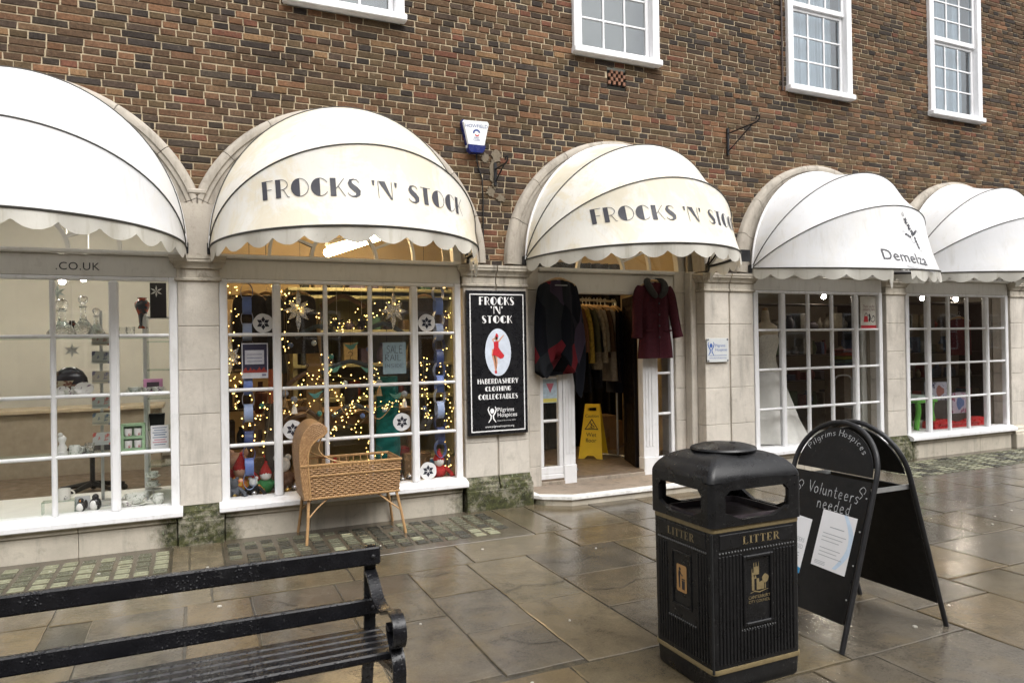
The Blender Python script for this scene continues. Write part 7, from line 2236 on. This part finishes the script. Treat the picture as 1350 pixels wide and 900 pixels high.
for i, (u, v, Y) in enumerate(((388, 538, 6.42), (533, 530, 6.42), (376, 530, 6.5), (500, 515, 6.5))):
    c = at(u, v, Y)
    t = thing('hanging_bell', ['white bell ornament in the third row left of the cradle hood', 'white bell ornament below the sale notice', 'small bell ornament at the left of the third row', 'small bell ornament left of the teal curtain'][i], 'ornament', tuple(c), group='bell ornaments')
    mb = MB(); mb.lathe([(.03, -.045), (.026, -.04), (.02, 0), (.012, .03), (.004, .04)], 14, tuple(c)); mb.build('bell', (M_doily, M_kraft)[i > 1], t, smooth=50)
    mb = MB(); mb.ball((c.x, c.y, c.z + .075), .03, 12, 8); mb.build('head', mat('pale_blue_ball', (.3, .36, .48), .5), t, smooth=70)
    mb = MB(); mb.tube([(c.x, c.y, c.z + .1), (c.x, c.y, c.z + .25)], .001, 4); mb.build('thread', M_iron, t)
# string lights
M_bulb = emit_mat('fairy_light', (1, .62, .16), 4.5, False)
def lights(paths, label, n, seed, spread_=.05):
    r_ = random.Random(seed)
    P_ = []
    for pth in paths: P_.append([at(*p) for p in spline(pth, 6)])
    c = P_[0][0]
    t = thing('string_lights', label, 'string lights', tuple(c))
    cb = MB(); bb = MB()
    for pts in P_:
        cb.tube(pts, .0018, 4)
        m_ = max(4, int(n / len(P_)))
        for k in range(m_):
            f = r_.random() * (len(pts) - 1); i = int(f)
            p = pts[i].lerp(pts[min(i + 1, len(pts) - 1)], f - i) + Vector((r_.gauss(0, spread_ * .8), r_.gauss(0, .02), r_.gauss(0, spread_ * .8)))
            if p.y < 6.27: p.y = 6.27
            bb.ball(p, r_.uniform(.0035, .0058), 6, 4)
    cb.build('cable', mat('clear_wire', (.20, .17, .10), .5), t)
    o = bb.build('bulb', M_bulb, t); o['kind'] = 'stuff'
lights([[(306, 376, 6.3), (304, 420, 6.3), (307, 470, 6.3), (306, 514, 6.31)], [(310, 515, 6.32), (316, 545, 6.32), (340, 560, 6.33), (356, 520, 6.33), (350, 580, 6.33), (325, 580, 6.33)]], 'string of warm fairy lights down the left side of the christmas window', 100, 1)
lights([[(373, 378, 6.36), (378, 420, 6.36), (376, 470, 6.36), (395, 505, 6.36), (430, 495, 6.36), (470, 500, 6.36), (500, 495, 6.36)], [(375, 400, 6.4), (410, 410, 6.4), (440, 430, 6.4), (470, 425, 6.4), (500, 410, 6.4), (530, 400, 6.4)]], 'swag of warm fairy lights across the upper panes of the christmas window', 130, 2)
lights([[(380, 540, 6.38), (410, 525, 6.38), (440, 545, 6.38), (470, 560, 6.38), (500, 535, 6.38), (540, 540, 6.38)], [(420, 470, 6.42), (445, 520, 6.42), (460, 535, 6.42), (480, 520, 6.42), (500, 480, 6.42)], [(432, 575, 6.4), (445, 560, 6.4), (480, 575, 6.4), (490, 600, 6.4), (482, 620, 6.4)]], 'tangle of warm fairy lights in the middle panes above the cradle', 150, 3, .06)
lights([[(590, 378, 6.3), (594, 430, 6.3), (588, 480, 6.3), (592, 505, 6.3)], [(586, 510, 6.32), (592, 540, 6.32), (586, 570, 6.32), (592, 610, 6.32)], [(558, 470, 6.34), (560, 520, 6.34), (566, 555, 6.34)]], 'string of warm fairy lights down the right side of the christmas window', 115, 4)
# rope of wooden beads swagged between the hangers
mb = MB(); mb.tube([at(*p) for p in spline([(376, 510, 6.44), (380, 540, 6.44), (400, 545, 6.44), (425, 520, 6.44), (440, 515, 6.44), (455, 545, 6.44), (480, 540, 6.44), (500, 552, 6.44), (520, 530, 6.44)], 6)], .004, 5); tag(mb.build('cord_garland', M_kraft, smooth=60), 'pale cord garland looping between the hangers', 'garland')
# baubles along the window floor
BAUB = ['hard against the left frame of the christmas window', 'second from the left frame of the christmas window', 'third from the left frame, before the soft toys', 'fourth from the left frame, before the soft toys', 'fifth from the left frame, below the elf toy', 'just left of the first mullion of the christmas window', 'just right of the first mullion of the christmas window', 'left of the tinsel tree', 'at the foot of the tinsel tree', 'nearest the cradle at its right end', 'middle of three right of the cradle', 'just left of the right mullion', 'behind the left half of the cradle', 'behind the middle of the cradle']
for i, u in enumerate((309, 317, 325, 335, 345, 357, 379, 389, 396, 531, 540, 549, 420, 436)):
    Y = 6.33 + .05 * (i % 3); m = (M_goldb, M_silverb, M_goldb, M_silverb)[i % 4] if u < 500 else M_silverb
    x = at(u, 640, Y).x; r_ = .024 + .007 * ((i * 7) % 3)
    t = thing('bauble', ['gold', 'silver', 'gold', 'silver'][i % 4 if u < 500 else 1] + ' bauble lying ' + BAUB[i], 'bauble', (x, Y, .30), group='baubles on the window floor')
    mb = MB(); mb.ball((x, Y, .301 + r_), r_, 16, 10); mb.build('globe', m, t, smooth=80)
    mb = MB(); mb.lathe([(.005, 0), (.005, .009)], 8, (x, Y, .301 + r_ * 1.98)); mb.build('cap', M_strap, t)
# soft toys in the bottom left corner
def plush(u, v, Y, s_, label, cb, ch, chat, hz=.301):
    x = at(u, v, Y).x
    t = thing('soft_toy', label, 'soft toy', (x, Y, hz), group='soft toys in the window corner')
    mb = MB(); mb.ball((x, Y, hz + .07 * s_), .075 * s_, 14, 10, (1.05, .8, .95)); mb.build('body', cb, t, smooth=80)
    mb = MB(); mb.ball((x, Y - .02, hz + .165 * s_), .05 * s_, 12, 8); mb.build('head', ch, t, smooth=80)
    if chat is None:
        for s in (-1, 1):
            mb = MB(); mb.ball((x + s * .035 * s_, Y - .01, hz + .21 * s_), .022 * s_, 8, 6, (1, .5, 1)); mb.build('ear', ch, t, smooth=70)
    else:
      mb = MB(); mb.lathe([(.054 * s_, .175 * s_), (.056 * s_, .185 * s_), (.04 * s_, .22 * s_), (.012 * s_, .27 * s_)], 14, (x, Y - .01, hz)); mb.ball((x + .005, Y - .01, hz + .275 * s_), .016 * s_, 8, 6); mb.build('hat', chat, t, smooth=60)
    for s in (-1, 1):
        mb = MB(); mb.tube([(x + s * .06 * s_, Y - .02, hz + .1 * s_), (x + s * .11 * s_, Y - .05, hz + .05 * s_), (x + s * .12 * s_, Y - .07, hz + .02 * s_)], [.022 * s_, .02 * s_, .024 * s_], 8); mb.build('arm', cb, t, smooth=70)
check = floral_mat('orange_check', (.55, .14, .02), (.6, .4, .05), 40, .5); M_red = cloth_mat('red_felt', (.32, .02, .02)); M_skinf = cloth_mat('felt_skin', (.42, .26, .18)); M_grn = cloth_mat('green_felt', (.03, .16, .05)); M_whf = cloth_mat('white_felt', (.6, .6, .58)); M_blk = cloth_mat('black_felt', (.015, .015, .018)); M_gry = cloth_mat('grey_felt', (.10, .11, .13))
plush(318, 620, 6.44, 1.25, 'orange checked soft toy with red hat in the left corner', check, M_skinf, M_red)
plush(313, 600, 6.58, 1.6, 'striped red soft toy at the back of the left corner', M_red, M_skinf, None)
plush(350, 630, 6.42, .95, 'red and green elf toy beside the orange checked toy', M_grn, M_whf, M_red)
plush(334, 640, 6.36, .7, 'black and white soft toy lying at the front', M_blk, M_whf, None)
plush(308, 636, 6.35, .75, 'grey soft toy at the front left corner', M_gry, M_gry, None)
plush(372, 610, 6.48, 1.35, 'brown soft toy behind the second mullion', cloth_mat('brown_felt', (.12, .06, .035)), M_whf, None)
plush(578, 612, 6.36, .95, 'santa figure with white beard beside the bottom right roundel', M_red, M_whf, M_red)
# silver tinsel tree
x = at(393, 620, 6.44).x
t = thing('tinsel_tree', 'small silver tinsel tree beside the cradle hood', 'christmas tree', (x, 6.44, .30))
mb = MB(); r_ = random.Random(2)
for k in range(260):
    f = r_.random(); a = r_.uniform(0, 2 * PI); rr = .075 * (1 - f) + .006
    p = Vector((x, 6.44, .33 + .27 * f)); d = Vector((math.cos(a) * rr, math.sin(a) * rr, r_.uniform(-.02, .015)))
    s = Vector((-math.sin(a), math.cos(a), .3)) * .005
    mb.add([p - s, p + s, p + d], [(0, 1, 2)])
o = mb.build('crown', M_silver, t, recalc=False); o['kind'] = 'stuff'
mb = MB(); mb.tube([(x, 6.44, .301), (x, 6.44, .6)], .006, 6); mb.build('trunk', M_strap, t)
# teal curtain, dresser, furniture and stock further inside
M_teal = cloth_mat('teal_fabric', (.010, .12, .115), .35, 14)
a, b = at(494, 500, 6.62), at(528, 500, 6.62)
t = thing('teal_dress', 'teal ruched dress hanging right of centre in the christmas window', 'dress', ((a.x + b.x) / 2, 6.64, 1.55))
mb = MB(); rings = []
for k in range(40):
    z_ = 1.25 - .024 * k; w_ = (b.x - a.x) / 2 * (.8 + .25 * k / 39)
    rings.append([((a.x + b.x) / 2 + w_ * math.cos(q) , 6.64 + (.055 + .012 * math.sin(k * 1.5 + 3 * math.cos(q))) * math.sin(q), z_) for q in np.linspace(0, 2 * PI, 25)[:-1]])
mb.loft(rings); mb.build('body', M_teal, t, smooth=60)
mb = MB(); mb.tube([((a.x + b.x) / 2, 6.64, 1.25), ((a.x + b.x) / 2, 6.64, 2.3)], .003, 5); mb.build('cord', M_iron, t)
t = thing('dresser', 'pale green dresser with shelves of china at the back of the christmas window', 'dresser', (1.85, 8.6, .16))
M_dg = mat('sage_paint', (.33, .33, .21), .6, .12, 6)
for x in (1.05, 2.95):
    mb = MB(); mb.box(x, x + .05, 8.4, 8.85, .16, 2.18); mb.build('side', M_dg, t)
for zz in (.16, .9, 1.3, 1.7, 2.1):
    mb = MB(); mb.box(1.051, 2.999, 8.38 if zz > .3 else 8.4, 8.85, zz, zz + (.035 if zz != .9 else .05), .003); mb.build('shelf', M_dg, t)
mb = MB(); mb.box(1.05, 3.0, 8.85, 8.87, .16, 2.18); mb.build('back', mat('sage_dark', (.17, .165, .10), .7), t)
mb = MB(); mb.box(1.0, 3.05, 8.34, 8.9, 2.181, 2.22, .006); mb.build('cornice', M_dg, t)
r_ = random.Random(8)
for zz in (.95, 1.335, 1.735, 2.221):
    x = 1.15
    while x < 2.85:
        w_ = r_.uniform(.08, .2); h_ = r_.uniform(.1, .26)
        c = r_.choice([(.16, .03, .02), (.10, .07, .04), (.02, .025, .03), (.3, .25, .16), (.06, .05, .10), (.05, .12, .10)])
        mb = MB()
        if r_.random() < .5: mb.lathe([(w_ * .3, 0), (w_ * .45, h_ * .3), (w_ * .4, h_ * .6), (w_ * .15, h_ * .85), (w_ * .2, h_)], 12, (x + w_ / 2, 8.6, zz + .001))
        else: mb.box(x, x + w_, 8.5, 8.75, zz + .001, zz + h_, .008)
        mb.build('ware', mat('ware_%d' % int(c[0] * 1000 + c[2] * 100), c, .5, .3, 25), t, smooth=40)
        x += w_ + r_.uniform(.02, .12)
stock_shelf('stock_rack', .25, .95, 8.2, [.5, .9, 1.3, 1.7, 2.1], 'dark rack of stock at the left of the christmas window', [(.03, .025, .03), (.09, .03, .025), (.05, .04, .025), (.02, .03, .05)], 12, (.15, .34))
stock_shelf('book_rack', 3.05, 3.75, 9.3, [.5, .9, 1.3, 1.7], 'dark rack of stock deep inside behind the shop sign', [(.03, .025, .03), (.09, .03, .025), (.05, .04, .025), (.02, .03, .05)], 14, (.15, .34))
t = thing('wooden_table', 'wooden table with clutter behind the christmas display', 'table', (1.3, 7.45, .16))
mb = MB(); mb.box(.5, 2.1, 7.15, 7.75, .86, .90, .005); mb.build('top', mat('brown_table', (.20, .12, .06), .5, .25, 18), t)
for x in (.54, 2.06):
    for y in (7.2, 7.7):
        mb = MB(); mb.box(x - .03, x + .03, y - .03, y + .03, .16, .859); mb.build('leg', mat('brown_table', 0), t)
mb = MB(); mb.box(.56, 2.04, 7.19, 7.22, .76, .859); mb.build('apron', mat('brown_table', 0), t)
for i, (x, w_, h_, c, lb) in enumerate(((.62, .12, .2, (.10, .03, .02), 'dark red tin on the table behind the display'), (.95, .18, .12, (.28, .2, .1), 'kraft box on the table behind the display'), (1.5, .14, .24, (.04, .05, .07), 'slate jar on the table behind the display'), (1.85, .16, .16, (.2, .16, .09), 'tan box on the table behind the teal dress'))):
    t = thing('storage_box' if i % 2 else 'storage_tin', lb, 'box' if i % 2 else 'tin', (x, 7.4, .90))
    mb = MB()
    if i % 2: mb.box(x - w_ / 2, x + w_ / 2, 7.32, 7.48, .901, .90 + h_ * .8, .005)
    else: mb.lathe([(w_ * .48, 0), (w_ * .5, .01), (w_ * .5, h_ * .8)], 18, (x, 7.4, .901))
    mb.build('body', mat('box_%d' % i, c, .5, .2), t, smooth=40)
    mb = MB()
    if i % 2: mb.box(x - w_ / 2 - .004, x + w_ / 2 + .004, 7.316, 7.484, .9005 + h_ * .8, .90 + h_, .004)
    else: mb.lathe([(w_ * .52, h_ * .801), (w_ * .52, h_ * .95), (w_ * .45, h_)], 18, (x, 7.4, .901))
    mb.build('lid', mat('box_%d' % i, 0), t, smooth=40)
# tall timber sign post and the folding easel seen between the hangers
p0, p1 = at(404, 500, 6.95), at(423, 412, 6.95)
t = thing('pegboard', 'tall pale wooden peg board left of the middle hangers', 'board', ((p0.x + p1.x) / 2, 6.95, .3))
mb = MB(); mb.box(p0.x, p1.x, 6.95, 6.97, .305, p1.z, .003); mb.build('plank', mat('ply', (.38, .26, .12), .6, .15, 20), t)
mb = MB(); mb.box(p0.x - .05, p1.x + .05, 6.9, 7.05, .3, .32); mb.build('foot', mat('ply', 0), t)
# dark coats and gifts behind the left panes
for i, (u, Y, ln, c, lb) in enumerate(((330, 6.9, .75, (.03, .03, .034), 'charcoal coat hanging behind the left panes of the christmas window'), (352, 7.0, .8, (.05, .055, .06), 'grey jacket hanging behind the top left roundel'), (397, 6.85, .62, (.035, .034, .036), 'dark waistcoat hanging beside the peg board'), (560, 7.0, .8, (.05, .04, .03), 'brown jacket hanging behind the right panes'))):
    x = at(u, 450, Y).x
    t = thing('coat', lb, 'coat', (x, Y, 2.1), (0, 0, rad(20 * (-1) ** i)))
    hanger(t, .15, -.05)
    m = cloth_mat('coat_%d' % i, c)
    mb = MB(); mb.loft(body_mesh([(-.08, -.05, .05), (-.12, -.15, .15), (-.4, -.16, .16), (-ln, -.19, .19)], .06, 4, r5, .014), True, True); mb.build('body', m, t, local=True, smooth=70)
    mb = MB(); mb.tube([(0, 0, .03), (0, 0, .6)], .003, 5); mb.build('cord', M_iron, t, local=True)
mb = MB(); mb.box(.15, 2.25, 6.84, 7.05, 2.35, 2.385, .004); tag(mb.build('hanging_batten', M_wood), 'timber batten over the christmas display from which things hang', 'batten')
a = at(358, 480, 6.6)
mb = MB(); mb.tube([(a.x, 6.6, 1.05), (a.x, 6.6, 1.35)], .03, 10); tag(mb.build('orange_candle', mat('coral', (.5, .14, .07), .5)), 'coral orange tall candle beside the event poster', 'candle')
mb = MB(); mb.box(a.x - .06, a.x + .06, 6.54, 6.66, .3, 1.049, .004); tag(mb.build('candle_stand', mat('dark_shelf', 0)), 'dark stand under the coral candle', 'stand')
# books and gifts in the right corner
for i, (u, w_, h_, c, lb) in enumerate(((574, .1, .17, (.06, .20, .32), 'blue santa book standing in the right corner'), (585, .03, .19, (.05, .06, .10), 'dark thin book at the right end of the window'), (592, .03, .18, (.10, .12, .16), 'grey thin book beside the right frame'))):
    x = at(u, 610, 6.45).x
    t = thing('book', lb, 'book', (x, 6.45, .30))
    mb = MB(); mb.box(x - w_ / 2, x + w_ / 2, 6.44, 6.47, .301, .30 + h_, .002); mb.build('cover', mat('book_%d' % i, c, .5), t)
    mb = MB(); mb.box(x - w_ / 2 + .003, x + w_ / 2 - .003, 6.443, 6.467, .30 + h_, .303 + h_); mb.build('pages', M_paper, t)
for i, (u, Y, c, lb) in enumerate(((548, 6.6, (.16, .10, .05), 'brown wrapped gift in the bottom right of the window'), (520, 6.7, (.12, .02, .02), 'dark red patterned parcel behind the cradle end'), (440, 6.75, (.14, .09, .045), 'brown carton low in the middle of the window'), (350, 6.72, (.10, .065, .035), 'brown crate behind the soft toys'))):
    x = at(u, 620, Y).x; h_ = .22 + .05 * (i % 2)
    t = thing('wrapped_parcel', lb, 'parcel', (x, Y, .30))
    mb = MB(); mb.box(x - .13, x + .13, Y - .08, Y + .08, .301, .30 + h_, .006); mb.build('box', floral_mat('wrap_%d' % i, c, tuple(q * 1.8 for q in c), 30, .55), t)
    mb = MB(); mb.box(x - .015, x + .015, Y - .0815, Y + .0815, .3012, .3015 + h_); mb.build('ribbon', M_red, t)

# dark sheet added in place of the unlit shop behind the clothes rail
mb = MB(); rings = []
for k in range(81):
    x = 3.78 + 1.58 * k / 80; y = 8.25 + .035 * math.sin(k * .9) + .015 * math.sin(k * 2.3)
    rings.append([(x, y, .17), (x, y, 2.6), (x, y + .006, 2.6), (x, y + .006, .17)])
mb.loft(rings); tag(mb.build('curtain', cloth_mat('gloom_cloth', (.014, .012, .012)), smooth=60), 'dark sheet added for the gloom behind the clothes rail in the doorway', 'curtain')

# ================================================================ ACROSS THE STREET (unseen houses added behind the camera to darken reflections)
def house(x0, x1, h_, wm, label, nwin):
    t = thing('added_house', label, 'house', ((x0 + x1) / 2, -9.0, 0))
    mb = MB(); mb.box(x0, x1, -15, -9.0, -.02, h_); mb.build('wall', wm, t)
    mb = MB(); mb.add([(x0, -15.2, h_ + .01), (x1, -15.2, h_ + .01), (x1, -8.8, h_ + .01), (x0, -8.8, h_ + .01), (x0, -12, h_ + 2.2), (x1, -12, h_ + 2.2)], [(0, 3, 2, 1), (3, 4, 5, 2), (0, 1, 5, 4), (0, 4, 3), (1, 2, 5)]); mb.build('roof', mat('clay_tile', (.12, .055, .035), .8), t)
    for f in range(int(h_ // 3)):
        for k in range(nwin):
            xx = x0 + (x1 - x0) * (k + .5) / nwin; z0 = 1.0 + 2.9 * f
            mb = MB(); mb.box(xx - .55, xx + .55, -8.995, -8.96, z0, z0 + 1.6); fo_ = mb.build('window', M_white, t)
            for sx in (-1, 1):
                for sz in (0, 1):
                    mb = MB(); mb.box(xx + sx * .26 - .22, xx + sx * .26 + .22, -8.96, -8.955, z0 + .08 + .75 * sz, z0 + .77 + .75 * sz); mb.build('pane', mat('dark_pane', (.02, .022, .025), .1), fo_)
    xx = x0 + (x1 - x0) * .5 / nwin + (x1 - x0) / nwin * .5
    mb = MB(); mb.box(xx - .45, xx + .45, -8.995, -8.95, 0, 2.1, .01); mb.build('door', mat('green_door', (.02, .05, .035), .4), t)
for x0, x1, h_, wm, lb, nw in ((-24, -12.5, 8.2, mat('opp_brick', (.13, .075, .05), .85, .3, 30), 'added red brick house furthest left across the street', 4), (-12.5, -4, 9.4, mat('opp_render', (.42, .38, .30), .8), 'added cream rendered house left across the street', 3), (-4, 5, 8.6, mat('opp_brick2', (.10, .07, .05), .85, .3, 30), 'added dark brick house directly across the street', 3), (5, 14, 9.6, mat('opp_render2', (.36, .35, .33), .8), 'added grey rendered house right across the street', 3), (14, 27, 8.4, mat('opp_brick3', (.14, .08, .05), .85, .3, 30), 'added brown brick house right of the grey house across the street', 4), (27, 48, 9.0, mat('opp_brick', 0), 'added long red brick house furthest right across the street', 7)):
    house(x0, x1, h_, wm, lb, nw)

# blue and teal balls hung among the hangers
M_bb = [mat('blue_ball', (.10, .17, .40), .3), mat('teal_ball', (.05, .26, .27), .35), mat('ice_ball', (.42, .52, .62), .3)]
HB = [(383, 455, 'blue ball below the left foil star'), (414, 452, 'ice blue ball on the peg board'), (437, 470, 'teal ball left of the middle bird'), (486, 460, 'blue ball right of the middle bird'), (455, 505, 'ice blue ball under the grey hanger'), (421, 545, 'teal ball over the cradle hood'), (478, 548, 'blue ball under the navy hanger'), (507, 540, 'ice blue ball left of the right roundel'), (560, 538, 'blue ball beside the right mullion'), (345, 535, 'teal ball right of the left paper chain')]
for i, (u, v, lb) in enumerate(HB):
    c = at(u, v, 6.44)
    t = thing('hanging_ball', lb, 'ornament', tuple(c), group='balls hung among the hangers')
    mb = MB(); mb.ball(c, .024, 14, 9); mb.build('ball', M_bb[0 if 'blue ball' in lb and 'ice' not in lb else 1 if 'teal' in lb else 2], t, smooth=80)
    mb = MB(); mb.tube([(c.x, c.y, c.z + .02), (c.x, c.y, c.z + .2)], .001, 4); mb.build('thread', M_iron, t)
